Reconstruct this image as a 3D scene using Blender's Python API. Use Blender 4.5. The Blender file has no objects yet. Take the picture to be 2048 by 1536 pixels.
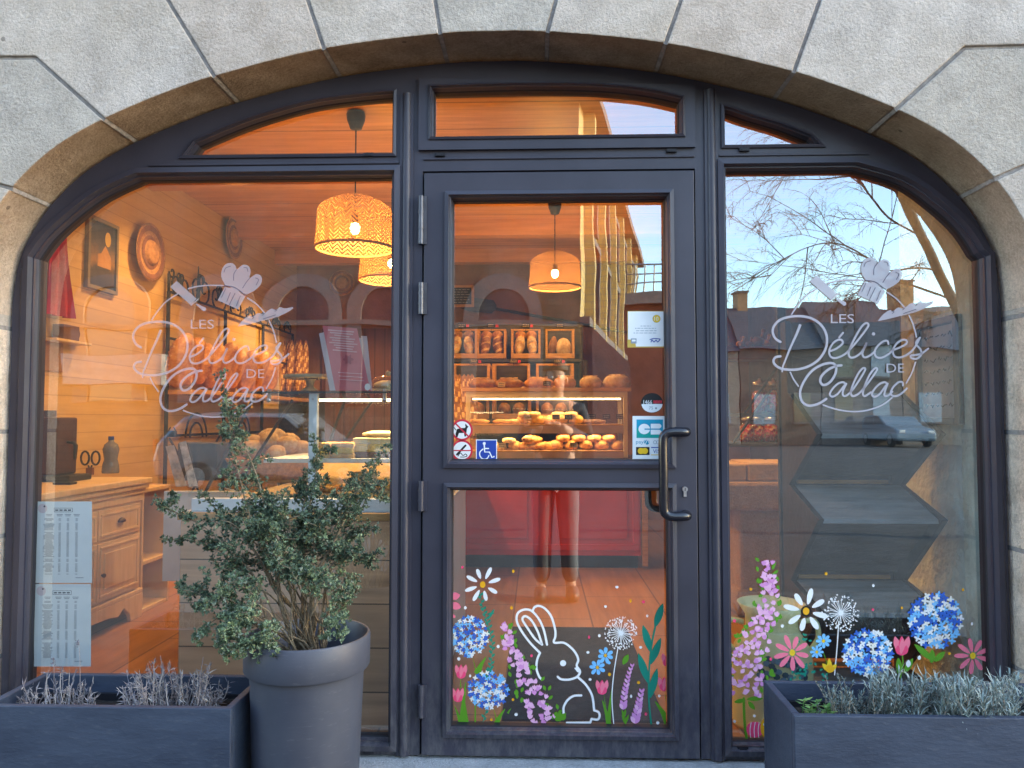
import bpy, bmesh, math, random
from mathutils import Vector, Matrix, Euler, noise, geometry
random.seed(11)
PI = math.pi
SC = bpy.context.scene
COL = SC.collection
# ---------------------------------------------------------------- camera geometry (measured from the photograph)
F = 1547.0
CAM = Vector((0.0, -2.8, 1.35))
YAW, PIT = math.radians(1.85), math.radians(2.6)
FW = Vector((-math.sin(YAW)*math.cos(PIT), math.cos(YAW)*math.cos(PIT), math.sin(PIT)))
RT = Vector((math.cos(YAW), math.sin(YAW), 0))
UP = RT.cross(FW)
def ray(px, py): return FW*F + RT*(px-1024) + UP*(768-py)
def W(px, py, y=0.0):                 # point of the plane y=const seen at a photo pixel
    d = ray(px, py); return CAM + d*((y-CAM.y)/d.y)
def WX(px, py, x):
    d = ray(px, py); return CAM + d*((x-CAM.x)/d.x)
def WZ(px, py, z):
    d = ray(px, py); return CAM + d*((z-CAM.z)/d.z)
def MIR(px, py, D):                   # place across the street whose mirror image falls at a pixel, D metres of path
    p = W(px, py, D-2.8); return Vector((p.x, -p.y, p.z))
FLOOR = 0.15
ORD = ['first','second','third','fourth','fifth','sixth','seventh','eighth','ninth','tenth','eleventh','twelfth']

# ---------------------------------------------------------------- materials
MATS = {}
def _n(nt, t, **k):
    n = nt.nodes.new(t)
    for a, b in k.items(): setattr(n, a, b)
    return n
def base(name):
    m = bpy.data.materials.new(name); m.use_nodes = True
    nt = m.node_tree; b = nt.nodes['Principled BSDF']
    return m, nt, b
def mix(nt, a, b, fac, mode='MIX'):
    n = _n(nt, 'ShaderNodeMix', data_type='RGBA', blend_type=mode)
    if isinstance(fac, (int, float)): n.inputs[0].default_value = fac
    else: nt.links.new(fac, n.inputs[0])
    for i, v in ((6, a), (7, b)):
        if hasattr(v, 'links') or hasattr(v, 'is_linked'): nt.links.new(v, n.inputs[i])
        else: n.inputs[i].default_value = (*v, 1)
    return n.outputs[2]
def mth(nt, op, a, b=None, clamp=False):
    n = _n(nt, 'ShaderNodeMath', operation=op, use_clamp=clamp)
    for i, v in ((0, a), (1, b)):
        if v is None: continue
        if isinstance(v, (int, float)): n.inputs[i].default_value = v
        else: nt.links.new(v, n.inputs[i])
    return n.outputs[0]
def coords(nt, stretch=(1,1,1), kind='Object'):
    tc = _n(nt, 'ShaderNodeTexCoord'); mp = _n(nt, 'ShaderNodeMapping')
    nt.links.new(tc.outputs[kind], mp.inputs[0]); mp.inputs['Scale'].default_value = stretch
    return mp.outputs[0]
def noi(nt, vec, scale, detail=4, rough=.55):
    n = _n(nt, 'ShaderNodeTexNoise'); n.inputs['Scale'].default_value = scale
    n.inputs['Detail'].default_value = detail; n.inputs['Roughness'].default_value = rough
    nt.links.new(vec, n.inputs['Vector']); return n.outputs['Fac']
def ramp(nt, fac, stops):
    r = _n(nt, 'ShaderNodeValToRGB'); nt.links.new(fac, r.inputs[0])
    e = r.color_ramp.elements
    while len(e) < len(stops): e.new(.5)
    for el, (p, c) in zip(e, stops):
        el.position = p; el.color = (*c, 1) if len(c) == 3 else c
    return r.outputs[0]
def rng(nt, v, a, b, c=0, d=1):
    n = _n(nt, 'ShaderNodeMapRange'); nt.links.new(v, n.inputs[0])
    for i, x in enumerate((a, b, c, d)): n.inputs[i+1].default_value = x
    return n.outputs[0]
def bump(nt, bsdf, h, strength, dist=.01):
    n = _n(nt, 'ShaderNodeBump'); n.inputs['Strength'].default_value = strength
    n.inputs['Distance'].default_value = dist
    nt.links.new(h, n.inputs['Height']); nt.links.new(n.outputs[0], bsdf.inputs['Normal'])
def mat(name, col, rough=.6, var=.2, scale=6, bmp=0, bscale=80, metal=0, spec=.4, stretch=(1,1,1), col2=None, emit=None, estr=0, bdist=.01):
    if name in MATS: return MATS[name]
    m, nt, b = base(name)
    v = coords(nt, stretch)
    lo = tuple(c*(1-var) for c in col); hi = col2 or tuple(min(1, c*(1+var)) for c in col)
    f = noi(nt, v, scale, 5)
    nt.links.new(mix(nt, lo, hi, rng(nt, f, .3, .7)), b.inputs['Base Color'])
    b.inputs['Roughness'].default_value = rough; b.inputs['Metallic'].default_value = metal
    b.inputs['Specular IOR Level'].default_value = spec
    if bmp: bump(nt, b, noi(nt, v, bscale, 4), bmp, bdist)
    if emit:
        b.inputs['Emission Color'].default_value = (*emit, 1); b.inputs['Emission Strength'].default_value = estr
    MATS[name] = m; return m
def planks(name, col, axis, pitch, gap=.03, dark=.25, grain=0, rough=.55, var=.3, off=0, bmp=.3, axis2=None, pitch2=1):
    """boards: dark joint lines every `pitch` metres along `axis`, grain stretched along axis `grain`"""
    if name in MATS: return MATS[name]
    m, nt, b = base(name)
    tc = _n(nt, 'ShaderNodeNewGeometry'); sp = _n(nt, 'ShaderNodeSeparateXYZ'); nt.links.new(tc.outputs['Position'], sp.inputs[0])
    u = mth(nt, 'ADD', mth(nt, 'DIVIDE', sp.outputs[axis], pitch), off)
    fr = mth(nt, 'FRACT', u); idx = mth(nt, 'FLOOR', u)
    line = mth(nt, 'LESS_THAN', mth(nt, 'ABSOLUTE', mth(nt, 'SUBTRACT', fr, .5)), .5-gap)
    if axis2 is not None:
        f2 = mth(nt, 'FRACT', mth(nt, 'ADD', mth(nt, 'DIVIDE', sp.outputs[axis2], pitch2), mth(nt, 'MULTIPLY', idx, .37)))
        line = mth(nt, 'MULTIPLY', line, mth(nt, 'LESS_THAN', mth(nt, 'ABSOLUTE', mth(nt, 'SUBTRACT', f2, .5)), .5-gap*pitch/pitch2))
    st = [9, 9, 9]; st[grain] = .7
    mp = _n(nt, 'ShaderNodeMapping'); nt.links.new(tc.outputs['Position'], mp.inputs[0]); mp.inputs['Scale'].default_value = st
    cv = _n(nt, 'ShaderNodeCombineXYZ'); nt.links.new(mth(nt, 'MULTIPLY', idx, 7.3), cv.inputs[(axis+1) % 3])
    nt.links.new(cv.outputs[0], mp.inputs['Location'])
    g = noi(nt, mp.outputs[0], 2.2, 6, .6)
    wn = _n(nt, 'ShaderNodeTexWhiteNoise', noise_dimensions='1D'); nt.links.new(idx, wn.inputs['W'])
    lo = tuple(c*(1-var) for c in col); hi = tuple(min(1, c*(1+var)) for c in col)
    c = mix(nt, lo, hi, rng(nt, g, .25, .75))
    c = mix(nt, c, tuple(x*.8 for x in col), mth(nt, 'MULTIPLY', wn.outputs['Value'], .5))
    c = mix(nt, tuple(x*dark for x in col), c, line)
    nt.links.new(c, b.inputs['Base Color']); b.inputs['Roughness'].default_value = rough
    if bmp: bump(nt, b, mth(nt, 'ADD', line, mth(nt, 'MULTIPLY', g, .3)), bmp, .004)
    MATS[name] = m; return m

# ---------------------------------------------------------------- mesh builder
ORG = {}
class MB:
    def __init__(s): s.v = []; s.f = []; s.m = []
    def add(s, vs, fs, m=0):
        o = len(s.v); s.v += [Vector(p) for p in vs]
        for f in fs: s.f.append([i+o for i in f]); s.m.append(m)
    def box(s, x0, x1, y0, y1, z0, z1, m=0, rot=None, piv=None):
        vs = [Vector((x, y, z)) for x in (x0, x1) for y in (y0, y1) for z in (z0, z1)]
        if rot:
            p = Vector(piv) if piv else Vector(((x0+x1)/2, (y0+y1)/2, (z0+z1)/2)); R = Euler(rot).to_matrix()
            vs = [R @ (v-p) + p for v in vs]
        s.add(vs, [(0,1,3,2),(4,6,7,5),(0,4,5,1),(2,3,7,6),(0,2,6,4),(1,5,7,3)], m); return s
    def tube(s, pts, r, n=8, m=0, cap=True):
        pts = [Vector(p) for p in pts]
        rs = r if isinstance(r, (list, tuple)) else [r]*len(pts)
        o = len(s.v); k = len(pts); prev = None
        for i, p in enumerate(pts):
            t = (pts[min(i+1, k-1)]-pts[max(i-1, 0)])
            if t.length < 1e-9: t = Vector((0, 0, 1))
            t.normalize()
            if prev is None:
                a = Vector((0, 0, 1)) if abs(t.z) < .9 else Vector((1, 0, 0)); a = (a - t*a.dot(t)).normalized()
            else:
                a = prev - t*prev.dot(t); a = a.normalized() if a.length > 1e-6 else t.orthogonal().normalized()
            prev = a; b = t.cross(a)
            for j in range(n):
                w = 2*PI*j/n; s.v.append(p + (a*math.cos(w)+b*math.sin(w))*rs[i])
        for i in range(k-1):
            for j in range(n):
                s.f.append([o+i*n+j, o+i*n+(j+1) % n, o+(i+1)*n+(j+1) % n, o+(i+1)*n+j]); s.m.append(m)
        if cap:
            s.f.append([o+j for j in range(n)][::-1]); s.m.append(m)
            s.f.append([o+(k-1)*n+j for j in range(n)]); s.m.append(m)
        return s
    def lathe(s, prof, c=(0,0,0), n=24, m=0, sx=1, sy=1):
        o = len(s.v); c = Vector(c)
        for (r, z) in prof:
            for j in range(n):
                w = 2*PI*j/n; s.v.append(c+Vector((r*math.cos(w)*sx, r*math.sin(w)*sy, z)))
        for i in range(len(prof)-1):
            for j in range(n):
                s.f.append([o+i*n+j, o+i*n+(j+1) % n, o+(i+1)*n+(j+1) % n, o+(i+1)*n+j]); s.m.append(m)
        return s
    def blob(s, c, rad, rot=(0,0,0), n=14, k=9, m=0, nz=0, nsc=3, pw=1.0, seed=0, flat=None):
        R = Euler(rot).to_matrix(); c = Vector(c); o = len(s.v)
        sg = lambda t: math.copysign(abs(t)**pw, t)
        for i in range(k+1):
            ph = -PI/2+PI*i/k
            for j in range(n):
                w = 2*PI*j/n
                d = Vector((sg(math.cos(ph))*sg(math.cos(w)), sg(math.cos(ph))*sg(math.sin(w)), sg(math.sin(ph))))
                q = 1+nz*noise.noise(d*nsc+Vector((seed*3.1, seed*1.7, 0)))
                p = Vector((d.x*rad[0]*q, d.y*rad[1]*q, d.z*rad[2]*q))
                if flat is not None: p.z = max(p.z, -rad[2]*flat)
                s.v.append(c+R @ p)
        for i in range(k):
            for j in range(n):
                s.f.append([o+i*n+j, o+i*n+(j+1) % n, o+(i+1)*n+(j+1) % n, o+(i+1)*n+j]); s.m.append(m)
        return s
    def prism(s, poly, y0, y1, m=0, axis='y', mp=None):
        """closed polygon in the plane normal to axis, extruded"""
        def P(a, b, h): return {'y': Vector((a, h, b)), 'x': Vector((h, a, b)), 'z': Vector((a, b, h))}[axis]
        n = len(poly); o = len(s.v)
        pl = list(poly); area = sum(pl[i][0]*pl[(i+1) % n][1]-pl[(i+1) % n][0]*pl[i][1] for i in range(n))
        if area < 0: pl = pl[::-1]
        s.v += [P(a, b, y0) for a, b in pl]+[P(a, b, y1) for a, b in pl]
        s.f.append(list(range(o, o+n))); s.m.append(m)
        s.f.append(list(range(o+2*n-1, o+n-1, -1))); s.m.append(m)
        for i in range(n):
            j = (i+1) % n; s.f.append([o+i, o+n+i, o+n+j, o+j]); s.m.append(mp if mp is not None else m)
        return s
    def plate(s, outer, holes, y0, y1, m=0):
        """flat plate in xz with holes, front at y0"""
        loops = [outer]+holes
        tri = geometry.tessellate_polygon([[Vector((a, b, 0)) for a, b in l] for l in loops])
        flat = [p for l in loops for p in l]; o = len(s.v); n = len(flat)
        s.v += [Vector((a, y0, b)) for a, b in flat]+[Vector((a, y1, b)) for a, b in flat]
        for t in tri:
            s.f.append([o+i for i in t]); s.m.append(m); s.f.append([o+n+i for i in reversed(t)]); s.m.append(m)
        k = 0
        for l in loops:
            for i in range(len(l)):
                a, b = k+i, k+(i+1) % len(l)
                s.f.append([o+a, o+b, o+n+b, o+n+a]); s.m.append(m)
            k += len(l)
        return s
    def build(s, name, mats, parent=None, smooth=False, bev=0, kind=None, label=None, sub=0):
        org = ORG[parent.name] if parent else Vector((0, 0, 0))
        me = bpy.data.meshes.new(name)
        me.from_pydata([v-org for v in s.v], [], s.f)
        if not isinstance(mats, (list, tuple)): mats = [mats]
        for x in mats: me.materials.append(x)
        me.polygons.foreach_set('material_index', [min(i, len(mats)-1) for i in s.m])
        bm = bmesh.new(); bm.from_mesh(me); bmesh.ops.recalc_face_normals(bm, faces=bm.faces); bm.to_mesh(me); bm.free()
        if smooth:
            me.polygons.foreach_set('use_smooth', [True]*len(me.polygons))
            if smooth != 'all':
                try: me.set_sharp_from_angle(angle=math.radians(40))
                except Exception: pass
        me.update()
        o = bpy.data.objects.new(name, me); COL.objects.link(o)
        ORG[o.name] = org
        if parent: o.parent = parent
        if bev:
            b = o.modifiers.new('bevel', 'BEVEL'); b.width = bev; b.segments = 2; b.limit_method = 'ANGLE'; b.angle_limit = math.radians(35)
        if sub:
            b = o.modifiers.new('sub', 'SUBSURF'); b.levels = b.render_levels = sub
        if kind: o['kind'] = kind
        if label: o['label'] = label
        return o
def thing(name, label, cat, loc=(0,0,0), group=None):
    o = bpy.data.objects.new(name, None); COL.objects.link(o)
    o.location = loc; o.empty_display_size = .1; ORG[o.name] = Vector(loc)
    return tag(o, label, cat, group)
def tag(o, label, cat, group=None):
    o['label'] = label; o['category'] = cat
    if group: o['group'] = group
    return o
def solo(mb, name, mats, label, cat, group=None, **k):        # a thing that is one mesh: origin at its base centre
    n = len(mb.v); c = sum(mb.v, Vector())/n; c.z = min(v.z for v in mb.v)
    mb.v = [v-c for v in mb.v]
    o = mb.build(name, mats, **k); o.location = c; ORG[o.name] = c
    return tag(o, label, cat, group)
def dup(root, loc, rot=None, label=None, group=None, scale=None):
    r = root.copy(); COL.objects.link(r); r.location = loc; ORG[r.name] = Vector(loc)
    if rot is not None: r.rotation_euler = rot
    if scale is not None: r.scale = scale if hasattr(scale, '__len__') else (scale,)*3
    if label: r['label'] = label
    if group: r['group'] = group
    for ch in list(root.children):
        c = ch.copy(); COL.objects.link(c); c.parent = r
        for g in list(ch.children):
            d = g.copy(); COL.objects.link(d); d.parent = c
    return r
def catmull(pts, k=6, closed=False):
    pts = [Vector(p) for p in pts]; n = len(pts); out = []
    rngi = range(n) if closed else range(n-1)
    for i in rngi:
        g = lambda j: pts[j % n] if closed else pts[max(0, min(n-1, j))]
        p0, p1, p2, p3 = g(i-1), g(i), g(i+1), g(i+2)
        for q in range(k):
            t = q/k
            out.append(.5*((2*p1)+(p2-p0)*t+(2*p0-5*p1+4*p2-p3)*t*t+(3*p1-p0-3*p2+p3)*t**3))
    if not closed: out.append(pts[-1])
    return out

# ---------------------------------------------------------------- flat drawings (stickers, painted glass): strokes in photo pixels laid on a pane
class Ink:
    """collects flat shapes; every shape gets its own tiny step outward so none are coplanar"""
    def __init__(s, y, clip=None, step=.00004, conv=None): s.y = y; s.mb = MB(); s.k = 0; s.clip = clip; s.step = step; s.conv = conv or (lambda p: p)
    def cl(s, p):
        p = s.conv(p)
        if s.clip:
            x0, x1, y0, y1 = s.clip; return (min(max(p[0], x0), x1), min(max(p[1], y0), y1))
        return p
    def tri(s, pts, tris, m):
        s.k += 1
        o = len(s.mb.v); vs = []
        for p in pts:
            w = W(*s.cl(p), s.y); vs.append(Vector((w.x, s.y-s.k*s.step, w.z)))
        s.mb.add(vs, tris, m)
    def poly(s, pts, m=0):
        pts = [(p[0], p[1]) for p in pts]
        t = geometry.tessellate_polygon([[Vector((a, b, 0)) for a, b in pts]])
        s.tri(pts, [list(x) for x in t], m); return s
    def ell(s, cx, cy, rx, ry=None, rot=0, m=0, n=14):
        ry = ry or rx; c, q = math.cos(rot), math.sin(rot)
        pts = [(cx+rx*math.cos(2*PI*i/n)*c-ry*math.sin(2*PI*i/n)*q, cy+rx*math.cos(2*PI*i/n)*q+ry*math.sin(2*PI*i/n)*c) for i in range(n)]
        s.tri(pts, [list(range(n))], m); return s
    def ring(s, cx, cy, r0, r1, m=0, n=32):
        pts = [(cx+r*math.cos(2*PI*i/n), cy+r*math.sin(2*PI*i/n)) for r in (r0, r1) for i in range(n)]
        s.tri(pts, [[i, (i+1) % n, n+(i+1) % n, n+i] for i in range(n)], m); return s
    def rect(s, x0, y0, x1, y1, m=0): s.tri([(x0,y0),(x1,y0),(x1,y1),(x0,y1)], [[0,1,2,3]], m); return s
    def line(s, pts, w, m=0, smooth=True, taper=None, k=6, ends=True):
        ps = [Vector((p[0], p[1], 0)) for p in pts]
        if smooth and len(ps) > 2: ps = catmull(ps, k)
        n = len(ps); L = []; R = []
        for i, p in enumerate(ps):
            t = ps[min(i+1, n-1)]-ps[max(i-1, 0)]
            t = t.normalized() if t.length > 1e-6 else Vector((1, 0, 0))
            q = Vector((-t.y, t.x, 0)); u = i/max(1, n-1)
            ww = w if taper is None else w*taper(u)
            L.append(p+q*ww/2); R.append(p-q*ww/2)
        pts = [(p.x, p.y) for p in L+R]
        s.tri(pts, [[i, i+1, n+i+1, n+i] for i in range(n-1)], m)
        if ends and taper is None:
            for e in (ps[0], ps[-1]): s.ell(e.x, e.y, w/2, m=m, n=10)
        return s
    def leaf(s, a, b, w, m=0, n=7):
        a = Vector((a[0], a[1])); b = Vector((b[0], b[1])); t = b-a; L = t.length or 1; q = Vector((-t.y, t.x))/L
        up = []; dn = []
        for i in range(n+1):
            u = i/n; ww = w/2*math.sin(PI*min(1, u*.95+.04))**.8; p = a+t*u
            up.append(p+q*ww); dn.append(p-q*ww)
        pts = [(p.x, p.y) for p in up+dn[::-1]]
        s.tri(pts, [list(range(len(pts)))], m); return s
    def text(s, txt, x0, y0, x1, y1, m=0, rot=0):
        """built-in sans lettering fitted in a pixel box"""
        cu = bpy.data.curves.new('lettering', 'FONT'); cu.body = txt; cu.size = 1; cu.fill_mode = 'FRONT'; cu.resolution_u = 3
        o = bpy.data.objects.new('lettering', cu); COL.objects.link(o)
        bpy.context.view_layer.update()
        me = o.evaluated_get(bpy.context.evaluated_depsgraph_get()).to_mesh()
        vs = [v.co.copy() for v in me.vertices]; fs = [list(p.vertices) for p in me.polygons]
        bpy.data.objects.remove(o); bpy.data.curves.remove(cu)
        if not vs: return s
        ax, bx = min(v.x for v in vs), max(v.x for v in vs); ay, by = min(v.y for v in vs), max(v.y for v in vs)
        pts = [(x0+(v.x-ax)/(bx-ax or 1)*(x1-x0), y1-(v.y-ay)/(by-ay or 1)*(y1-y0)) for v in vs]
        if rot:
            cx, cy = (x0+x1)/2, (y0+y1)/2; c, q = math.cos(rot), math.sin(rot)
            pts = [(cx+(a-cx)*c-(b-cy)*q, cy+(a-cx)*q+(b-cy)*c) for a, b in pts]
        s.tri(pts, fs, m); return s
    def build(s, name, mats, parent=None, label=None): return s.mb.build(name, mats, parent, label=label)
    def solo(s, name, mats, label, cat, group=None): return solo(s.mb, name, mats, label, cat, group)
# ================================================================ MATERIALS
def stone_mat(name, lo, hi, stain, bmp=.9, sc=1.0):
    m, nt, b = base(name); v = coords(nt)
    big = noi(nt, v, 1.1*sc, 4, .6); med = noi(nt, v, 9*sc, 5, .65); fine = noi(nt, v, 95*sc, 5, .75)
    c = mix(nt, lo, hi, rng(nt, mth(nt, 'ADD', mth(nt, 'MULTIPLY', med, .5), mth(nt, 'MULTIPLY', fine, .5)), .36, .64))
    c = mix(nt, c, stain, rng(nt, big, .48, .74, 0, .6))
    vo = _n(nt, 'ShaderNodeTexVoronoi'); vo.inputs['Scale'].default_value = 5.5*sc; nt.links.new(v, vo.inputs['Vector'])
    pit = mth(nt, 'LESS_THAN', vo.outputs['Distance'], .045)
    c = mix(nt, c, tuple(x*.35 for x in lo), mth(nt, 'MULTIPLY', pit, .6))
    sp = noi(nt, v, 330*sc, 2, .5)
    c = mix(nt, c, tuple(x*.45 for x in lo), rng(nt, sp, .60, .72, 0, .45))
    nt.links.new(c, b.inputs['Base Color']); b.inputs['Roughness'].default_value = .9; b.inputs['Specular IOR Level'].default_value = .2
    h = mth(nt, 'ADD', mth(nt, 'MULTIPLY', fine, 1.0), mth(nt, 'MULTIPLY', noi(nt, v, 38*sc, 4, .6), .8))
    h = mth(nt, 'SUBTRACT', h, mth(nt, 'MULTIPLY', pit, .6))
    bump(nt, b, h, bmp, .012); return m
M = {}
M['granite'] = stone_mat('granite', (.43,.370,.318), (.74,.650,.575), (.49,.39,.28))
M['granite_b'] = stone_mat('granite_pinkish', (.43,.355,.295), (.73,.625,.55), (.50,.40,.30))
M['granite_c'] = stone_mat('granite_greyer', (.38,.335,.29), (.67,.60,.52), (.44,.36,.28))
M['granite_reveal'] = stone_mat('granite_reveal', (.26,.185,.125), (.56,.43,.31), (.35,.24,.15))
def lighten_low(m):                                    # the arch soffit is stained brown, bounced sun is painted on the jambs below
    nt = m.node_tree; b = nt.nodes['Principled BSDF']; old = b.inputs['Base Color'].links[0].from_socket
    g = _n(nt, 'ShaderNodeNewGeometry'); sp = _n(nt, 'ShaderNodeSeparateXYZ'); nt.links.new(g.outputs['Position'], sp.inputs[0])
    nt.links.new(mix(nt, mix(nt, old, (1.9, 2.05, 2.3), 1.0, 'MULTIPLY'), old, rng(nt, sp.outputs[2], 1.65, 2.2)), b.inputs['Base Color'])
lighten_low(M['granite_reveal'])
M['mortar'] = mat('mortar', (.30,.27,.25), .95, .3, 40, .5, 120)
M['sill_stone'] = stone_mat('sill_stone', (.35,.36,.37), (.62,.63,.64), (.30,.30,.30))
M["plaster"] = mat("rough_plaster", (.56,.68,.62), .9, .22, 5, 1.0, 14, bdist=.03)
def alu():
    m, nt, b = base('dark_grey_aluminium'); v = coords(nt)
    f = noi(nt, v, 3, 4); g = noi(nt, coords(nt, (30, 30, 6)), 6, 5, .7)
    c = mix(nt, (.028,.027,.042), (.046,.044,.064), rng(nt, f, .3, .7)); c = mix(nt, c, (.10,.10,.12), rng(nt, g, .62, .85, 0, .5))
    gp = _n(nt, 'ShaderNodeNewGeometry'); sp = _n(nt, 'ShaderNodeSeparateXYZ'); nt.links.new(gp.outputs['Position'], sp.inputs[0])
    dust = mth(nt, 'MULTIPLY', rng(nt, sp.outputs[2], .17, .62, 1, 0), rng(nt, noi(nt, coords(nt, (14, 14, 5)), 3, 6, .7), .42, .7))
    c = mix(nt, c, (.17,.165,.165), mth(nt, 'MULTIPLY', dust, .55))
    nt.links.new(c, b.inputs['Base Color']); nt.links.new(rng(nt, g, .3, .7, .38, .55), b.inputs['Roughness'])
    b.inputs['Specular IOR Level'].default_value = .5
    bump(nt, b, noi(nt, v, 420, 2), .10, .002); return m
M['alu'] = alu()
M['gasket'] = mat('rubber_gasket', (.012,.012,.018), .6)
M['steel'] = mat('brushed_steel', (.55,.55,.57), .32, .15, 40, metal=1)
M['hinge'] = mat('hinge_grey_metal', (.11,.11,.125), .38, .2, 40, metal=.5)
M['handle'] = mat('black_handle', (.012,.012,.018), .22, .2, 20, spec=.6)
def glass(name, ior=1.75, gain=1.9, wob=.05, tint=(.93,.95,.94), coat=(1,1,1), haze=0.0):
    m = bpy.data.materials.new(name); m.use_nodes = True; nt = m.node_tree; nt.nodes.clear()
    out = _n(nt, 'ShaderNodeOutputMaterial'); mx = _n(nt, 'ShaderNodeMixShader'); tr = _n(nt, 'ShaderNodeBsdfTransparent'); gl = _n(nt, 'ShaderNodeBsdfGlossy')
    tr.inputs[0].default_value = (*tint, 1); gl.inputs['Roughness'].default_value = .0; gl.inputs[0].default_value = (*coat, 1)
    fr = _n(nt, 'ShaderNodeFresnel'); fr.inputs[0].default_value = ior
    geo = _n(nt, 'ShaderNodeNewGeometry')
    # a thin sheet reflects the same from both faces
    lw = _n(nt, 'ShaderNodeLayerWeight'); 
    v = coords(nt)
    if wob:
        bp = _n(nt, 'ShaderNodeBump'); bp.inputs['Strength'].default_value = wob; bp.inputs['Distance'].default_value = .02
        nt.links.new(noi(nt, v, 2.3, 2, .4), bp.inputs['Height']); nt.links.new(bp.outputs[0], gl.inputs['Normal'])
    # Schlick: r0 + (1-r0)(1-cos)^5 ; layer weight facing with blend .5 = 1-cos
    lw.inputs['Blend'].default_value = .5
    r0 = ((ior-1)/(ior+1))**2*gain
    p5 = mth(nt, 'POWER', lw.outputs['Facing'], 5)
    k = mth(nt, 'ADD', mth(nt, 'MULTIPLY', p5, 1-r0), r0, clamp=True)
    nt.nodes.remove(fr); nt.nodes.remove(geo)
    nt.links.new(k, mx.inputs[0]); nt.links.new(tr.outputs[0], mx.inputs[1]); nt.links.new(gl.outputs[0], mx.inputs[2])
    df = _n(nt, 'ShaderNodeBsdfDiffuse'); df.inputs[0].default_value = (.8,.8,.8,1); m2 = _n(nt, 'ShaderNodeMixShader')          # thin film of dust and wiping smears
    sm = mth(nt, 'MULTIPLY', rng(nt, noi(nt, coords(nt, (2.2, 1, 1.1)), 2.6, 7, .68), .38, .72), haze); nt.links.new(sm, m2.inputs[0])
    nt.links.new(mx.outputs[0], m2.inputs[1]); nt.links.new(df.outputs[0], m2.inputs[2]); nt.links.new(m2.outputs[0], out.inputs[0])
    return m
M['pane'] = glass('window_glass', 1.75, 3.3, .06, coat=(.80,.95,1.0), haze=.028)
M['case_glass'] = glass('display_glass', 1.5, 1.6, 0, (.97,.98,.97))
M['vinyl'] = mat('white_vinyl', (.62,.58,.64), .5, .05, 10)
def sheer(m, k):
    nt = m.node_tree; o = nt.nodes['Material Output']; b = nt.nodes['Principled BSDF']; t = _n(nt, 'ShaderNodeBsdfTransparent'); x = _n(nt, 'ShaderNodeMixShader'); x.inputs[0].default_value = k
    nt.links.new(b.outputs[0], x.inputs[1]); nt.links.new(t.outputs[0], x.inputs[2]); nt.links.new(x.outputs[0], o.inputs[0])
sheer(M['vinyl'], .30)
M['vinyl_thin'] = mat('white_vinyl_thin', (.64,.57,.61), .5, .05, 10); sheer(M['vinyl_thin'], .54)
M['vinyl_gap'] = mat('vinyl_cut_shadow', (.10,.09,.13), .6)
def flat(name, c, r=.55): return mat('paint_'+name, c, r, .06, 12)
M['p_white'] = flat('white', (.86,.86,.86)); M['p_orange'] = flat('orange', (.86,.42,.01)); M['p_pink'] = flat('pink', (.90,.07,.19))
M['p_pink2'] = flat('light_pink', (.92,.20,.29)); M['p_blue'] = flat('blue', (.03,.13,.55)); M['p_sky'] = flat('sky_blue', (.20,.52,.86))
M['p_cream'] = flat('cream', (.85,.82,.74)); M['p_green'] = flat('green', (.10,.30,.015)); M['p_teal'] = flat('teal', (.005,.24,.16))
M['p_lilac'] = flat('lilac', (.70,.28,.58)); M['p_lilac2'] = flat('light_lilac', (.86,.46,.68)); M['p_yellow'] = flat('yellow', (.85,.55,.02))
M['paper'] = mat('paper', (.80,.84,.86), .7, .04, 10); M['ink'] = mat('printing_ink', (.05,.06,.09), .7)
M['ink_pale'] = mat('printing_ink_pale', (.30,.34,.40), .7); M['red_print'] = mat('red_print', (.62,.03,.06), .5)
M['blue_print'] = mat('blue_print', (.02,.06,.36), .5); M['gold_print'] = mat('gold_print', (.62,.42,.08), .5); M['black_print'] = mat('black_print', (.01,.01,.012), .5)
M['cyan_print'] = mat('cyan_print', (.0,.30,.48), .5); M['green_print'] = mat('green_print', (.0,.36,.30), .5); M['rose_print'] = mat('rose_print', (.70,.58,.62), .6)
def composite():
    m, nt, b = base('slate_composite'); v = coords(nt, (1,1,3))
    f = noi(nt, v, 4, 6, .65); g = noi(nt, v, 26, 5, .7)
    c = mix(nt, (.017,.026,.050), (.040,.056,.092), rng(nt, f, .3, .7)); c = mix(nt, c, (.10,.115,.14), rng(nt, g, .56, .8, 0, .5))
    nt.links.new(c, b.inputs['Base Color']); b.inputs['Roughness'].default_value = .62; bump(nt, b, g, .35, .006); return m
M['planter'] = composite()
def plastic_pot():
    m, nt, b = base('grey_plastic_pot'); f = noi(nt, coords(nt), 5, 4); g = noi(nt, coords(nt, (4, 4, 22)), 5, 6, .75)
    c = mix(nt, (.040,.046,.068), (.068,.074,.098), rng(nt, f, .3, .7)); c = mix(nt, c, (.15,.155,.18), rng(nt, g, .58, .78, 0, .6))
    nt.links.new(c, b.inputs['Base Color']); b.inputs['Roughness'].default_value = .5; bump(nt, b, g, .12, .004); return m
M['pot'] = plastic_pot()
M['soil'] = mat('soil', (.02,.015,.012), .95, .5, 30, 1, 60)
# ================================================================ SETTING: ground, street, the stone front
mb = MB(); mb.add([(-90,-120,-.004),(90,-120,-.004),(90,60,-.004),(-90,60,-.004)], [(0,1,2,3)])
ground = mb.build('ground', mat('pale_street_asphalt', (.050,.050,.055), .9, .25, 3, .6, 120), kind='structure')
mb = MB()
mb.box(-14, 14, -3.4, -.25, -.12, 0)
pave = mb.build('pavement', mat('pavement_concrete', (.075,.073,.075), .9, .2, 5, .6, 90), kind='structure')

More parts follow.
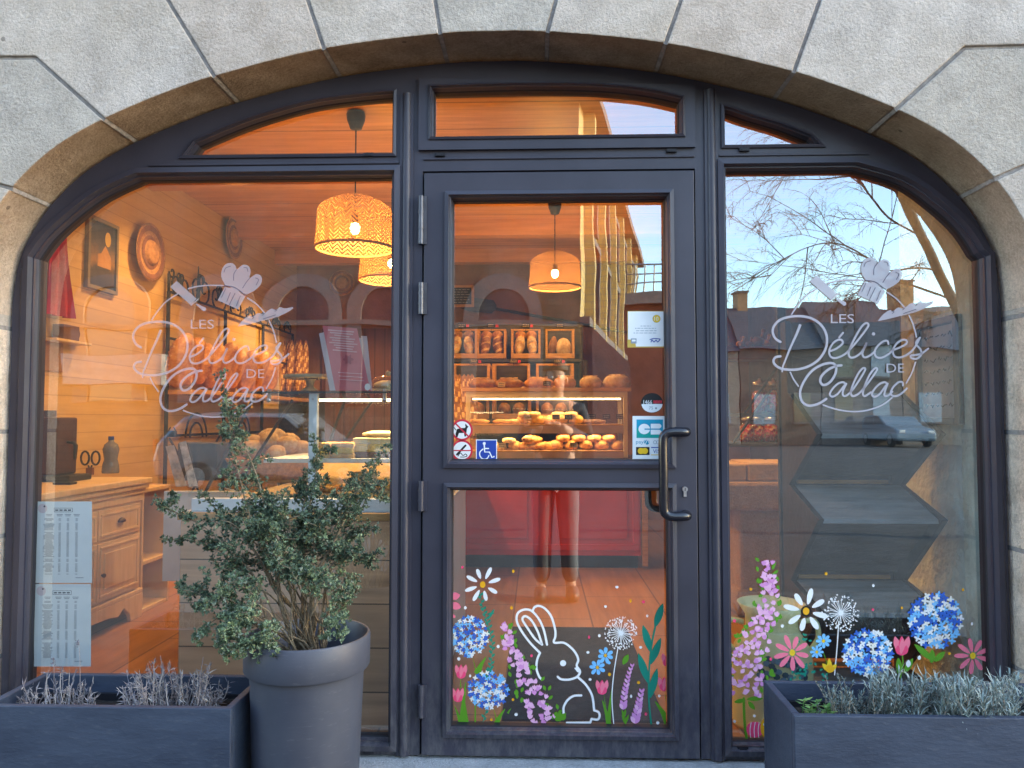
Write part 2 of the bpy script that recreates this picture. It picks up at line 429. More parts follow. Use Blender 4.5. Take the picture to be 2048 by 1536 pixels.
X0 = -.145
HALF = [(1.775,1.70),(1.773,1.79),(1.756,1.92),(1.717,2.02),(1.642,2.135),(1.533,2.245),(1.42,2.322),(1.30,2.382),(1.13,2.452),(.95,2.512),(.575,2.602),(.18,2.648),(0,2.653)]
R_ = catmull([(a, b, 0) for a, b in HALF], 5)
ARCH = [(X0-p.x, p.y) for p in R_]+[(X0+p.x, p.y) for p in R_[::-1]][1:]          # left springing -> right springing
FY = -.25                                                                        # front face of the stone
def near(px, py):
    w = W(px, py, FY); return min(range(len(ARCH)), key=lambda i: (ARCH[i][0]-w.x)**2+(ARCH[i][1]-w.z)**2)
def zpix(px, py, y): return W(px, py, y).z
JL, JR = X0-1.775, X0+1.775
def joint_pts(px):                      # polyline outward in world xz
    return [(W(a, b, FY).x, W(a, b, FY).z) for a, b in px]
joints = []                             # each: (start point on the opening edge, arch index or None, outward polyline)
for zz in (-.02, .50, .93, 1.305, 1.68):
    joints.append(((JL, zz), None, [(-12.0 if zz < 0 else -3.9, zz)]))
for px, ext in (([(35,383),(0,370)], (-3.9, 2.02)), ([(205,245),(70,115),(0,115)], (-3.9, 2.60)), ([(425,160),(335,0)], None), ([(645,103),(615,0)], None), ([(878,70),(870,0)], None),
                ([(1108,68),(1112,0)], None), ([(1340,95),(1362,0)], None), ([(1575,145),(1640,0)], None), ([(1790,235),(1930,95),(2048,92)], (3.6, 2.57)), ([(1995,350),(2048,332)], (3.6, 2.02))):
    i = near(*px[0]); pl = joint_pts(px[1:])
    if ext: pl.append(ext)
    else:
        a = ARCH[i]; b = pl[-1]; t = (3.35-b[1])/(b[1]-a[1]); pl.append((b[0]+(b[0]-a[0])*t, 3.35))
    joints.append((ARCH[i], i, pl))
for zz in (1.70, 1.305, .905, .50, -.02):
    joints.append(((JR, zz), None, [(3.6, zz)]))
def inset(poly, d):
    n = len(poly); out = []
    A = sum(poly[i][0]*poly[(i+1) % n][1]-poly[(i+1) % n][0]*poly[i][1] for i in range(n)); sg = 1 if A > 0 else -1
    for i in range(n):
        a, b, c = Vector(poly[i-1]), Vector(poly[i]), Vector(poly[(i+1) % n])
        e1 = (b-a); e2 = (c-b)
        if e1.length < 1e-6 or e2.length < 1e-6: out.append(tuple(b)); continue
        e1.normalize(); e2.normalize()
        n1 = Vector((-e1.y, e1.x))*sg; n2 = Vector((-e2.y, e2.x))*sg; nn = n1+n2
        k = 1+n1.dot(n2); nn = nn/k if k > .2 else n1
        out.append((b.x+nn.x*d, b.y+nn.y*d))
    return out
bakery = thing('bakery_front', 'pale granite shop front with a wide low stone arch over the glazing', 'building', (0, 0, 0))
front = MB(); rev = MB(); mor = MB()
NA = len(ARCH)
for k in range(len(joints)-1):
    (a, ia, pa), (b, ib, pb) = joints[k], joints[k+1]
    arc = []
    s0 = 0 if ia is None else ia; s1 = NA-1 if ib is None else ib
    if ia is None and ib is None: arc = [a, b]
    elif ia is None: arc = [a]+[ARCH[i] for i in range(0, ib+1)]
    elif ib is None: arc = [ARCH[i] for i in range(ia, NA)]+[b]
    else: arc = [ARCH[i] for i in range(ia, ib+1)]
    arc = [p for i, p in enumerate(arc) if i == 0 or (Vector(p)-Vector(arc[i-1])).length > 1e-4]
    outb = list(pb); outa = list(pa)[::-1]
    corner = []
    ea, eb = pa[-1], pb[-1]
    if abs(ea[0]-eb[0]) > .01 and abs(ea[1]-eb[1]) > .01: corner = [(eb[0] if eb[0] < -3 or eb[0] > 3 else ea[0], 3.35)]
    poly = arc+outb+corner+outa
    poly = inset(poly, .0062)
    front.prism(poly, FY+random.uniform(-.002, .002), -.012, (0, 2, 0, 3)[(k*7) % 4], mp=None)
# the reveal is the same stone seen edge-on: give side faces facing the opening the weathered finish
g = front
blocks = MB(); blocks.v = g.v
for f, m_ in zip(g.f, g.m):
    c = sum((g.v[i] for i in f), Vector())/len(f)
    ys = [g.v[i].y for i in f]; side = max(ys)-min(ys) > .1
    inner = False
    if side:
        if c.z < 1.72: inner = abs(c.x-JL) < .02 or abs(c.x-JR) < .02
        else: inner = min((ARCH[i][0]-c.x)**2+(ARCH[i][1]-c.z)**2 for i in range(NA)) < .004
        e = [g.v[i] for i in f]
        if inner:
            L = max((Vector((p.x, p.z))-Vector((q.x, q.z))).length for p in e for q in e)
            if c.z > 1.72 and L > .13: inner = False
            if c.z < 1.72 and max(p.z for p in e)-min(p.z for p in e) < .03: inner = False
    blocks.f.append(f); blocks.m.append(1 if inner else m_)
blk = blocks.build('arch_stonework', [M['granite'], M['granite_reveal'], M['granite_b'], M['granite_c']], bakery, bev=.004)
for (a, i, pl) in joints:
    pts = [a]+list(pl)
    for p, q in zip(pts, pts[1:]):
        d = (Vector(q)-Vector(p)); 
        if d.length < 1e-5: continue
        d.normalize(); nn = Vector((-d.y, d.x))*.0075; s = Vector(p)+(d*.006 if p == a else Vector((0, 0)))
        mor.prism([tuple(s+nn), tuple(Vector(q)+nn), tuple(Vector(q)-nn), tuple(s-nn)], FY+.008+random.random()*.0005, -.014)
mor.build('mortar_joint', M['mortar'], bakery)
wl = MB()
wl.box(-14, -3.905, FY+.003, -.012, -.02, 9); wl.box(3.605, 13, FY+.003, -.012, -.02, 9); wl.box(-3.905, 3.605, FY+.003, -.012, 3.355, 9)
wl.build('upper_wall', M['granite'], bakery)
# pale threshold stone under the glazing
th = MB(); th.box(JL+.003, JR-.003, -.235, .12, -.01, .168)
solo(th, 'threshold', M['sill_stone'], 'pale granite threshold step under the door and windows', 'step', bev=.008)

# ================================================================ SHOP FRONT FRAME
GY = 0.0; PY = -.05
def P2(px, py, y=-.004): w = W(px, py, y); return (w.x, w.z)
ZB = .176
LW = [P2(*p) for p in catmull([(78,530,0),(112,482,0),(156,441,0),(198,408,0),(236,386,0),(290,362,0)], 4) for p in [(p.x, p.y)]]
lwx = -.522
lwl = W(71, 1000, -.004).x
LW = [(lwl, .222)]+[(lwl, LW[0][1])]+LW[1:]+[(lwx, LW[-1][1]), (lwx, .222)]
LF = [P2(p.x, p.y) for p in catmull([(385,303,0),(480,262,0),(560,235,0),(650,213,0),(780,198,0)], 4)]
LF[-1] = (lwx, LF[-1][1]); LF = [(a, max(c_, 2.315)) for a, c_ in LF]; LF[0] = (LF[0][0], 2.315); LF = LF+[(lwx, 2.315)]
cz0, cx0, cx1 = 2.368, W(868, 230, -.004).x, W(1357, 240, -.004).x
CF = [(cx0, cz0)]+[P2(p.x, p.y) for p in catmull([(869,190,0),(1000,186,0),(1110,185,0),(1207,188,0),(1290,197,0),(1357,211,0)], 4)]
CF[1] = (cx0, CF[1][1]); CF[-1] = (cx1, CF[-1][1]); CF.append((cx1, cz0))
rwx = .674
RF = [P2(p.x, p.y) for p in catmull([(1448,228,0),(1490,243,0),(1554,262,0),(1623,289,0)], 4)]
RF[0] = (rwx, RF[0][1]); RF[-1] = (RF[-1][0], 2.331); RF = RF+[(rwx, 2.331)]
RW = [P2(p.x, p.y) for p in catmull([(1700,342,0),(1795,371,0),(1863,418,0),(1914,466,0),(1949,520,0)], 4)]
rwr = W(1964, 900, -.004).x
RW = [(rwx, RW[0][1])]+RW[:-1]+[(rwr, RW[-1][1]), (rwr, .222), (rwx, .222)]
DO = [(-.412, ZB-.01), (-.412, 2.246), (.566, 2.246), (.566, ZB-.01)]
front_t = thing('shop_window_frame', 'dark grey metal frame with big panes filling the stone arch', 'shop window', (0, 0, ZB))
outer = [(JL+.004, ZB)]+[(X0+(p[0]-X0)*.9975, p[1]-.004) for p in ARCH]+[(JR-.004, ZB)]
DOn = [(-.412, ZB+.0), (-.412, 2.246), (.566, 2.246), (.566, ZB+.0)]
fr = MB()
# door notch: follow the outer loop down to the opening so the plate has no bar under the door
outer2 = outer+[(.566, ZB), (.566, 2.246), (-.412, 2.246), (-.412, ZB)]
fr.plate(outer2, [LW, LF, CF, RF, RW], PY, .03)
frame = fr.build('frame', M['alu'], front_t, bev=.003)
def offset_in(poly, d): return inset(poly, d)
def bead(poly, w, y0, y1, name, parent, gas=True):
    """chamfered glazing bead round an opening, standing proud outside, sloping to the glass"""
    b = MB(); o = inset(poly, -w); i = inset(poly, .004); n = len(poly)
    o1 = inset(poly, -w*.35)
    L = [(o, y0+.002), (o, y1), (o1, y1-.004), (i, y0+.025)]
    for lp, y in L: b.v += [Vector((a, y, z)) for a, z in lp]
    for k in range(3):
        for j in range(n):
            b.f.append([k*n+j, k*n+(j+1) % n, (k+1)*n+(j+1) % n, (k+1)*n+j]); b.m.append(0)
    ob = b.build(name, M['alu'], parent)
    if gas:
        q = MB(); a2 = inset(poly, .002); a3 = inset(poly, .007)
        q.v += [Vector((a, y0+.022, z)) for a, z in a2]+[Vector((a, y0+.030, z)) for a, z in a3]+[Vector((a, -.0015, z)) for a, z in a3]
        for k in range(2):
            for j in range(n): q.f.append([k*n+j, k*n+(j+1) % n, (k+1)*n+(j+1) % n, (k+1)*n+j]); q.m.append(0)
        q.build('gasket', M['gasket'], ob)
    return ob
for pl in (LW, RW): bead(pl, .030, PY, PY-.016, 'glazing_bead', front_t)
for pl in (LF, RF): bead(pl, .014, PY, PY-.008, 'glazing_bead', front_t)
# middle fanlight: an opening sash with its own raised frame
sash = MB()
so = [(cx0-.048, cz0-.048), (cx0-.048, 2.585), (cx1+.048, 2.545), (cx1+.048, cz0-.048)]
sash.plate(so, [CF], PY-.014, PY-.001)
sash.build('fanlight_sash', M['alu'], front_t, bev=.004)
bead(CF, .012, PY-.012, PY-.020, 'glazing_bead', front_t)
def pane(poly, name, parent):
    g = MB(); p = inset(poly, -.006); n = len(p); g.v = [Vector((a, 0.0, z)) for a, z in p]
    t = geometry.tessellate_polygon([[Vector((a, b, 0)) for a, b in p]])
    g.f = [list(x) for x in t]; g.m = [0]*len(g.f)
    return g.build(name, M['pane'], parent)
paneL = pane(LW, 'window_pane', front_t); pane(LF, 'fanlight_pane', front_t); pane(CF, 'fanlight_pane', front_t); pane(RF, 'fanlight_pane', front_t)
paneR = pane(RW, 'window_pane', front_t)
# mullions: rounded posts either side of the door
for x in (-.470, .624):
    b = MB(); b.tube([(x, PY-.003, ZB), (x, PY-.003, 2.53)], .016, 12); b.box(x-.024, x+.024, PY-.008, PY+.004, ZB, 2.53)
    b.build('mullion', M['alu'], front_t, smooth=True)
# side posts, bull-nosed
for x, zt in ((-1.868, 1.90), (1.598, 1.88)):
    b = MB(); b.tube([(x, PY-.002, ZB), (x, PY-.002, zt)], .015, 10); b.build('side_post', M['alu'], front_t, smooth=True)
# bars between windows and fanlights: a shallow ridge
for xa, xb, z in ((-1.42, -.50, 2.278), (-.41, .565, 2.290), (.65, 1.18, 2.292)):
    b = MB(); b.box(xa, xb, PY-.006, PY-.001, z-.004, z+.004); b.build('transom_ridge', M['alu'], front_t, bev=.002)
# drain caps
for px, py in ((738,310),(880,310),(1343,302),(1488,300),(738,1502),(1485,1495)):
    p = W(px, py, PY-.002); b = MB(); b.box(p.x-.018, p.x+.018, PY-.009, PY+.0, p.z-.006, p.z+.006); b.box(p.x-.012, p.x+.012, PY-.013, PY-.008, p.z-.006, p.z+.001)
    b.build('drain_cap', M['gasket'], front_t)

# ================================================================ DOOR
door = thing('shop_door', 'dark grey metal door with two glass panes and a long black pull handle', 'door', (.075, -.05, ZB))
DL0, DL1, DB, DT = -.405, .560, ZB+.004, 2.236
U = [(-.299, 1.180+.0), (-.299, 2.128), (.459, 2.128), (.459, 1.180)]
Lo = [(-.299, .288), (-.299, 1.100), (.459, 1.100), (.459, .288)]
U = [(a, zpix(1100, 922, -.008) if b < 1.5 else zpix(1100, 402, -.008)) for a, b in U]
dl_, dr_ = W(904, 700, -.008).x, W(1332, 700, -.008).x; U = [(dl_ if a < 0 else dr_, b) for a, b in U]
Lo = [(a, zpix(1100, 978, PY) if b > .6 else zpix(1100, 1451, -.008)) for a, b in Lo]; Lo = [(dl_ if a < 0 else dr_, b) for a, b in Lo]
d = MB(); d.plate([(DL0, DB), (DL0, DT), (DL1, DT), (DL1, DB)], [U, Lo], PY-.012, .028); d.build('door_leaf', M['alu'], door, bev=.003)
b = MB()
for z in (ZB,): b.box(DL0-.006, DL1+.005, PY+.004, .03, DB-.006, DT+.008)
# dark rebate gap behind the leaf edge
b2 = MB(); b2.plate([(DL0-.006, ZB), (DL0-.006, DT+.009), (DL1+.005, DT+.009), (DL1+.005, ZB)], [[(DL0+.02, ZB+.03), (DL0+.02, DT-.03), (DL1-.02, DT-.03), (DL1-.02, ZB+.03)]], PY+.012, .026)
b2.build('door_rebate', M['gasket'], door)
bead(U, .022, PY-.012, PY-.022, 'glazing_bead', door); bead(Lo, .022, PY-.012, PY-.022, 'glazing_bead', door)
paneU = pane(U, 'door_pane', door); paneD = pane(Lo, 'door_pane', door)
for y0_, y1_, mm in ((392,488,'hinge'),(565,628,'hinge'),(962,1022,'alu'),(1370,1435,'alu')):
    a = W(842, y0_, PY-.02); c = W(842, y1_, PY-.02); zm = (a.z+c.z)/2; x = a.x
    b = MB(); b.tube([(x, PY-.020, c.z), (x, PY-.020, a.z)], .0095, 12); b.box(x-.004, x+.02, PY-.018, PY-.006, c.z, a.z)
    for q in (.34, .67):
        z = c.z+(a.z-c.z)*q; b.tube([(x, PY-.020, z-.003), (x, PY-.020, z+.003)], .0108, 12)
    b.build('hinge', M[mm], door, smooth=True)
hp = []
za, zb_ = W(1375, 864, PY-.06).z, W(1375, 1032, PY-.06).z
xg, xm = W(1327, 950, PY-.075).x, W(1372, 950, PY-.03).x
path = [(xm, PY-.012, za), (xm, PY-.045, za), (xm-.012, PY-.066, za), (xg+.03, PY-.072, za), (xg+.009, PY-.073, za-.008), (xg, PY-.074, za-.032), (xg, PY-.075, (za+zb_)/2), (xg, PY-.074, zb_+.032), (xg+.009, PY-.073, zb_+.008), (xg+.03, PY-.072, zb_), (xm-.012, PY-.066, zb_), (xm, PY-.045, zb_), (xm, PY-.012, zb_)]
b = MB(); b.tube(catmull(path, 5), .0165, 14); b.build('pull_handle', M['handle'], door, smooth=True)
b = MB(); ip = [(p[0]-.022, -p[1]*.6+.02, p[2]) for p in path]
b.tube(catmull([(q[0], .03+abs(q[1]-.03)*1.0, q[2]) for q in ip], 4), .013, 10); b.build('inner_handle', M['handle'], door, smooth=True)
lk = W(1370, 982, PY-.016); b = MB()
b.tube([(lk.x, PY-.011, lk.z+.006), (lk.x, PY-.020, lk.z+.006)], .0095, 14); b.box(lk.x-.005, lk.x+.005, PY-.019, PY-.011, lk.z-.020, lk.z+.004)
lo = b.build('lock_cylinder', M['steel'], door, smooth=True)
b = MB(); b.box(lk.x-.0012, lk.x+.0012, PY-.0206, PY-.0196, lk.z+.001, lk.z+.011); b.build('keyhole', M['gasket'], lo)
for px in (940, 1300):
    p = W(px, 1475, PY-.014); b = MB(); b.box(p.x-.014, p.x+.014, PY-.0155, PY-.011, p.z-.004, p.z+.003); b.build('drain_cap', M['gasket'], door)
# ================================================================ LETTERING AND PICTURES ON THE GLASS
DY = -.0035
def clipbox(pane_poly_px): return pane_poly_px
rr = random.Random(5)
# ---- shop logo in white vinyl (drawn once in pixels of the right-hand pane, put on both)
SZ = 4.517
def S(p): return (1520+p[0]/SZ, 500+p[1]/SZ)
def SL(pts): return [S(p) for p in pts]
def HL(pts): return [(240+x/4.2675+1279, 500+y/4.2675-11) for x, y in pts]
def logo(dx, dy, pane_ob, name, vm):
    k = Ink(DY, conv=lambda p: (p[0]+dx, p[1]+dy))
    w1, w2 = 3.9, 4.8
    k.line(SL([(185,830),(140,800),(115,745),(125,690),(175,635),(260,605),(370,598),(470,620),(550,675),(595,750),(605,830),(585,910),(530,990),(450,1045),(360,1075),(270,1082),(190,1070),(140,1040),(122,1005),(140,970),(185,960)]), w2)
    k.line(SL([(365,672),(330,760),(280,870),(235,980),(205,1060),(200,1105)]), 5.6, taper=lambda u: .95-.45*u)
    k.line(SL([(632,915),(690,890),(745,845),(735,812),(695,815),(650,855),(625,915),(640,965),(690,975),(760,945),(810,900),(880,820),(950,730),(980,680),(960,660),(920,690),(870,770),(825,860),(800,930),(815,970),(860,965),(910,930),(945,880),(965,835),(940,890),(925,940),(945,970),(990,955),(1040,915)]), w1)
    k.line(SL([(715,790),(750,748)]), w1, smooth=False); k.ell(*S((1025,758)), 3.4)
    k.line(SL([(1160,850),(1150,822),(1115,825),(1065,865),(1035,920),(1050,965),(1100,972),(1160,940),(1205,903),(1265,880),(1320,845),(1320,815),(1280,815),(1230,850),(1200,910),(1215,960),(1265,970),(1330,945),(1390,890),(1445,792)]), w1)
    k.line(SL([(1445,792),(1410,830),(1415,860),(1450,900),(1455,945),(1420,980),(1375,980),(1360,955),(1400,950),(1460,935),(1520,890)]), w1)
    k.line(SL([(735,1042),(680,1050),(610,1085),(555,1140),(545,1190),(575,1220),(630,1195),(675,1130),(688,1070),(670,1030),(620,1022),(540,1045),(460,1100),(395,1190),(362,1280),(375,1360),(420,1400),(480,1403),(545,1380),(598,1345)]), w2)
    k.line(SL([(775,1215),(750,1195),(700,1210),(650,1260),(630,1305),(655,1325),(700,1300),(750,1240),(778,1208)]), w1)
    k.line(SL([(778,1208),(752,1265),(747,1310),(775,1317),(820,1280),(880,1200),(935,1110),(950,1075),(930,1068),(890,1110),(850,1190),(822,1270),(828,1315),(860,1315),(910,1280),(980,1195),(1040,1110),(1058,1075),(1040,1068),(1000,1110),(960,1190),(935,1260),(928,1305),(950,1318),(1000,1285)]), w1)
    k.line(SL([(1150,1212),(1125,1195),(1080,1210),(1030,1260),(1010,1305),(1035,1325),(1080,1300),(1125,1240),(1152,1208)]), w1)
    k.line(SL([(1152,1208),(1130,1265),(1122,1310),(1150,1317),(1195,1280)]), w1)
    k.line(SL([(1290,1225),(1285,1195),(1250,1195),(1200,1240),(1180,1290),(1195,1317),(1240,1317),(1290,1285),(1325,1250)]), w1)
    for a in ([(285,580),(340,500),(410,420),(520,345)], [(615,300),(700,280),(800,270),(925,272)], [(1150,385),(1230,440),(1300,515)], [(1345,590),(1380,670),(1400,740),(1410,785)],
              [(1402,1015),(1370,1110),(1320,1200)], [(1190,1335),(1100,1400),(980,1445),(860,1460),(740,1450),(640,1425),(570,1400)], [(345,1230),(300,1165),(272,1105)]):
        k.line(SL(a), 3.0)
    k.text('LES', *S((637,580)), *S((848,662))); k.text('DE', *S((1140,1027)), *S((1300,1107)))
    # rolling pin
    k.poly(SL([(510,230),(690,392),(636,447),(450,285)])); k.line(SL([(688,440),(765,490)]), 7, smooth=False, taper=lambda u: .45+.75*u); k.ell(*S((762,488)), 3.4); k.line(SL([(640,450),(705,395)]), 2.2, smooth=False)
    # chef hat
    k.poly([(p.x, p.y) for p in catmull([(*q, 0) for q in HL([(900,300),(868,235),(872,170),(905,122),(955,112),(990,138),(1000,165),(1050,128),(1098,138),(1118,185),(1108,240),(1165,206),(1210,228),(1208,285),(1165,338),(1085,382)])], 4)])
    k.poly(HL([(895,318),(985,330),(1072,398),(1010,508),(925,470),(836,430)]))
    # loaf
    k.poly([(p.x, p.y) for p in catmull([(*q, 0) for q in HL([(1005,655),(1055,595),(1110,560),(1135,572),(1180,538),(1225,548),(1262,520),(1300,500),(1335,515),(1365,488),(1400,498),(1440,495),(1480,487),(1460,515),(1350,570),(1200,610),(1080,640)])], 3)])
    g = 1
    for a in ([(890,190),(905,155),(945,140)], [(1000,165),(975,205),(972,260)], [(1110,240),(1078,280),(1050,325)], [(1060,150),(1085,155),(1095,185)], [(1160,240),(1185,255),(1165,300)]): k.line(HL(a), 1.5, g)
    k.line(HL([(893,306),(985,322),(1078,392)]), 1.7, g)
    for a in ([(905,330),(870,405)], [(945,365),(915,440)], [(985,370),(935,470)], [(1030,395),(995,480)]): k.line(HL(a), 1.3, g, smooth=False)
    for a in ([(1130,590),(1145,575),(1125,570)], [(1215,560),(1232,548),(1215,540)], [(1325,525),(1340,513),(1325,508)]): k.line(HL(a), 1.2, g)
    k.line(HL([(1225,590),(1330,555)]), 1.5, g, smooth=False)
    return k.build(name, [vm, M['vinyl_gap']], pane_ob, 'white vinyl lettering with a chef hat, rolling pin and loaf in a broken circle')
logo(0, 0, paneR, 'logo_lettering', M['vinyl']); logo(-1279, 11, paneL, 'logo_lettering', M['vinyl_thin'])

# ---- painted spring pictures
PM = [M[x] for x in ('p_white','p_orange','p_pink','p_pink2','p_blue','p_sky','p_cream','p_green','p_teal','p_lilac','p_lilac2','p_yellow','black_print')]
WHT, ORA, PNK, PK2, BLU, SKY_, CRM, GRN, TEA, LIL, LI2, YEL, BLK = range(13)
lay = [0]
def ink(clip):
    lay[0] += 1; return Ink(DY-lay[0]*.00002, clip, .000006)
def daisy(k, cx, cy, r, m, cm=ORA, n=8, a0=0, w=.30, inner=.30, cr=.15, ring=False):
    for i in range(n):
        a = a0+2*PI*i/n+rr.uniform(-.06, .06); R1 = r*rr.uniform(.9, 1.05)
        c, s = math.cos(a), math.sin(a)
        p0 = (cx+c*r*inner, cy+s*r*inner); p1 = (cx+c*R1, cy+s*R1)
        pts = []
        L = math.hypot(p1[0]-p0[0], p1[1]-p0[1]); 
        for j in range(12):
            t = 2*PI*j/12; u = (1-math.cos(t))/2; ww = r*w/2*math.sin(t)*(.62+.38*u)
            pts.append((p0[0]+c*L*u-s*ww, p0[1]+s*L*u+c*ww))
        k.tri(pts, [list(range(12))], m)
    if ring: k.ell(cx, cy, r*cr*1.5, m=BLK)
    k.ell(cx, cy, r*cr*.9, r*cr*1.05, m=cm)
def hydrangea(k, cx, cy, rx, ry, n=95):
    pts = []; t = 0
    while len(pts) < n and t < 6000:
        t += 1; a = rr.uniform(0, 2*PI); q = math.sqrt(rr.random()); p = (cx+rx*q*math.cos(a), cy+ry*q*math.sin(a))
        if all((p[0]-o[0])**2+(p[1]-o[1])**2 > (min(rx, ry)*.145)**2 for o in pts): pts.append(p)
    for i, p in enumerate(pts):
        m = (BLU, SKY_, WHT, SKY_, BLU, CRM)[i % 6]; r = min(rx, ry)*.145; a0 = rr.uniform(0, 2)
        for j in range(4):
            a = a0+j*PI/2; k.ell(p[0]+math.cos(a)*r*.50, p[1]+math.sin(a)*r*.50, r*.50, r*.31, a, m, 8)
def tulip(k, cx, cy, s):
    k.ell(cx, cy+s*.25, s*.78, s*.85, m=PNK)
    for dx, a in ((-.55, -.12), (0, 0), (.55, .12)):
        k.leaf((cx+dx*s*.7, cy+s*.6), (cx+dx*s*1.25+a*s, cy-s*1.15), s*.75, PK2 if dx else PNK)
    k.leaf((cx-.1*s, cy+s*.9), (cx+.12*s, cy-s*.95), s*.6, PK2)
    k.leaf((cx-.5*s, cy+s*.9), (cx-.45*s, cy-s*.1), s*.5, PNK); k.leaf((cx+.5*s, cy+s*.9), (cx+.5*s, cy-s*.1), s*.5, PNK)
def dandelion(k, cx, cy, r, stem):
    k.line(stem, 2.0, WHT); 
    for i in range(26):
        a = 2*PI*i/26+rr.uniform(-.08, .08); R1 = r*rr.uniform(.5, .75)
        k.line([(cx, cy), (cx+math.cos(a)*R1, cy+math.sin(a)*R1)], 1.1, WHT, smooth=False, ends=False); k.ell(cx+math.cos(a)*R1, cy+math.sin(a)*R1, 1.5, m=WHT, n=6)
    for i in range(150):
        a = rr.uniform(0, 2*PI); R1 = r*rr.uniform(.66, 1.04); k.ell(cx+math.cos(a)*R1, cy+math.sin(a)*R1, rr.uniform(.7, 1.9), m=WHT, n=6)
    k.ell(cx, cy, r*.14, m=WHT)
def lilac(k, path, w0, w1, n, s=9):
    ps = catmull([(*p, 0) for p in path], 10); L = len(ps)
    for i in range(int(n*.4)):
        u = rr.random(); p = ps[int(u*(L-1))]; w = (w0+(w1-w0)*u)*.62; a = rr.uniform(-2.6, -.4); q = (p.x+rr.choice((-1, 1))*w*rr.uniform(.7, 1.2), p.y+rr.uniform(-8, 8))
        k.leaf(q, (q[0]+math.cos(a)*s*1.3, q[1]+math.sin(a)*s*1.3), s*.75, GRN, 5)
    for i in range(n):
        u = rr.random()**.72; p = ps[int(u*(L-1))]; w = (w0+(w1-w0)*u)*.5
        c = (p.x+rr.uniform(-w, w), p.y+rr.uniform(-w, w)*.6); a = rr.uniform(-2.6, -.5); m = rr.choice((LIL, LI2, LIL, LI2, LI2))
        for j in (-.6, 0, .6):
            ss = s*rr.uniform(.8, 1.15); k.leaf((c[0]-math.cos(a+j)*2, c[1]-math.sin(a+j)*2), (c[0]+math.cos(a+j)*ss, c[1]+math.sin(a+j)*ss), ss*.62, m, 5)
def dots(k, pts, m):
    for x, y in pts: k.ell(x, y, rr.uniform(2.2, 3.5), rr.uniform(2.6, 3.6), m=m, n=9)
def blade(k, a, b, w, m=GRN): k.line([a, ((a[0]+b[0])/2+(a[0]-b[0])*.08, (a[1]+b[1])/2), b], w, m, taper=lambda u: 1-.9*u)
DC = (905, 1332, 982, 1449)
Z = 4.0417
def D(x, y): return (880+x/Z, 1100+y/Z)
def DL(pts): return [D(*p) for p in pts]
def fin(k, name, lab, pane_ob=None): return k.build(name, PM, pane_ob or paneD, lab)
k = ink(DC)
for pts in ([(205,467),(152,880),(470,780),(243,1018),(615,1330),(1430,300),(1338,457),(1288,693),(1675,533),(1838,657),(1622,787),(1196,828),(1213,1047),(1545,1183),(1772,1180),(1760,1397)],): dots(k, DL(pts), WHT)
dots(k, DL([(592,172),(578,468),(1540,412),(1370,1006),(1605,1072),(590,1210),(416,1372)]), ORA); dots(k, DL([(181,140),(1205,705),(740,855),(1645,420),(1665,1327)]), PNK)
fin(k, 'painted_dots', 'scattered white, orange and pink painted dots')
k = ink(DC)
k.line(DL([(325,360),(345,470),(375,560),(395,640),(420,740),(420,850),(410,960),(390,1010),(375,1280),(345,1395)]), 1.3, TEA)
for i in range(40):
    ps = catmull([(*p, 0) for p in DL([(325,360),(345,470),(375,560),(400,640),(420,740),(420,850),(410,960),(390,1010),(375,1280),(345,1395)])], 8)
    p = ps[int(i/40*(len(ps)-1))]; a = -PI/2+(.75 if i % 2 else -.75)
    k.leaf((p.x, p.y), (p.x+math.cos(a)*9, p.y+math.sin(a)*9), 4.5, TEA, 5)
for a, b in (((390,560),(440,475)), ((380,520),(440,510))): k.leaf(D(*a), D(*b), 5, TEA)
fin(k, 'painted_vine', 'teal painted vine with small paired leaves')
k = ink(DC); daisy(k, *D(345,280), 37, WHT, a0=.5, w=.27, inner=.33, cr=.17); fin(k, 'painted_daisy', 'white painted daisy with orange centre')
k = ink(DC)
for a, b, w in (((85,380),(162,365),62), ((85,440),(170,465),62), ((85,520),(125,545),30)): k.leaf(D(*a), D(*b), w/Z, PK2)
fin(k, 'painted_daisy', 'pink painted daisy cut off by the pane edge')
k = ink(DC); blade(k, D(175,1405), D(208,1070), 13); blade(k, D(215,1405), D(190,1180), 9); blade(k, D(165,1405), D(118,1260), 8); blade(k, D(300,1000), D(372,865), 15); blade(k, D(295,1020), D(265,870), 3); blade(k, D(285,1405), D(285,1010), 3.5); blade(k, D(460,1405), D(432,1280), 3.5); blade(k, D(455,1405), D(525,1285), 12); blade(k, D(548,1320), D(575,1280), 5)
fin(k, 'painted_grass', 'green painted grass blades and stems')
k = ink(DC); hydrangea(k, *D(245,700), 35, 40); fin(k, 'painted_hydrangea', 'upper blue and white painted hydrangea')
k = ink(DC); hydrangea(k, *D(390,1130), 40, 36); fin(k, 'painted_hydrangea', 'lower blue and white painted hydrangea')
for x, y, s in ((170,985,12.5), (145,1175,12.5), (1310,1112,13), (1838,890,12), (1812,1085,13)):
    k = ink(DC)
    if x == 1310:
        blade(k, D(1352,1410), D(1325,1170), 3.5); blade(k, D(1365,1412), D(1312,1215), 11); blade(k, D(1360,1412), D(1388,1130), 10)
    if x == 1812: blade(k, D(1838,1300), D(1818,1160), 3.5); blade(k, D(1850,1410), D(1740,1225), 18)
    if x == 170: blade(k, D(166,1110), D(168,1030), 3)
    tulip(k, *D(x, y), s); fin(k, 'painted_tulip', 'pink painted tulip with green leaves' if x in (1310, 1812) else 'pink painted tulip head')
k = ink(DC)
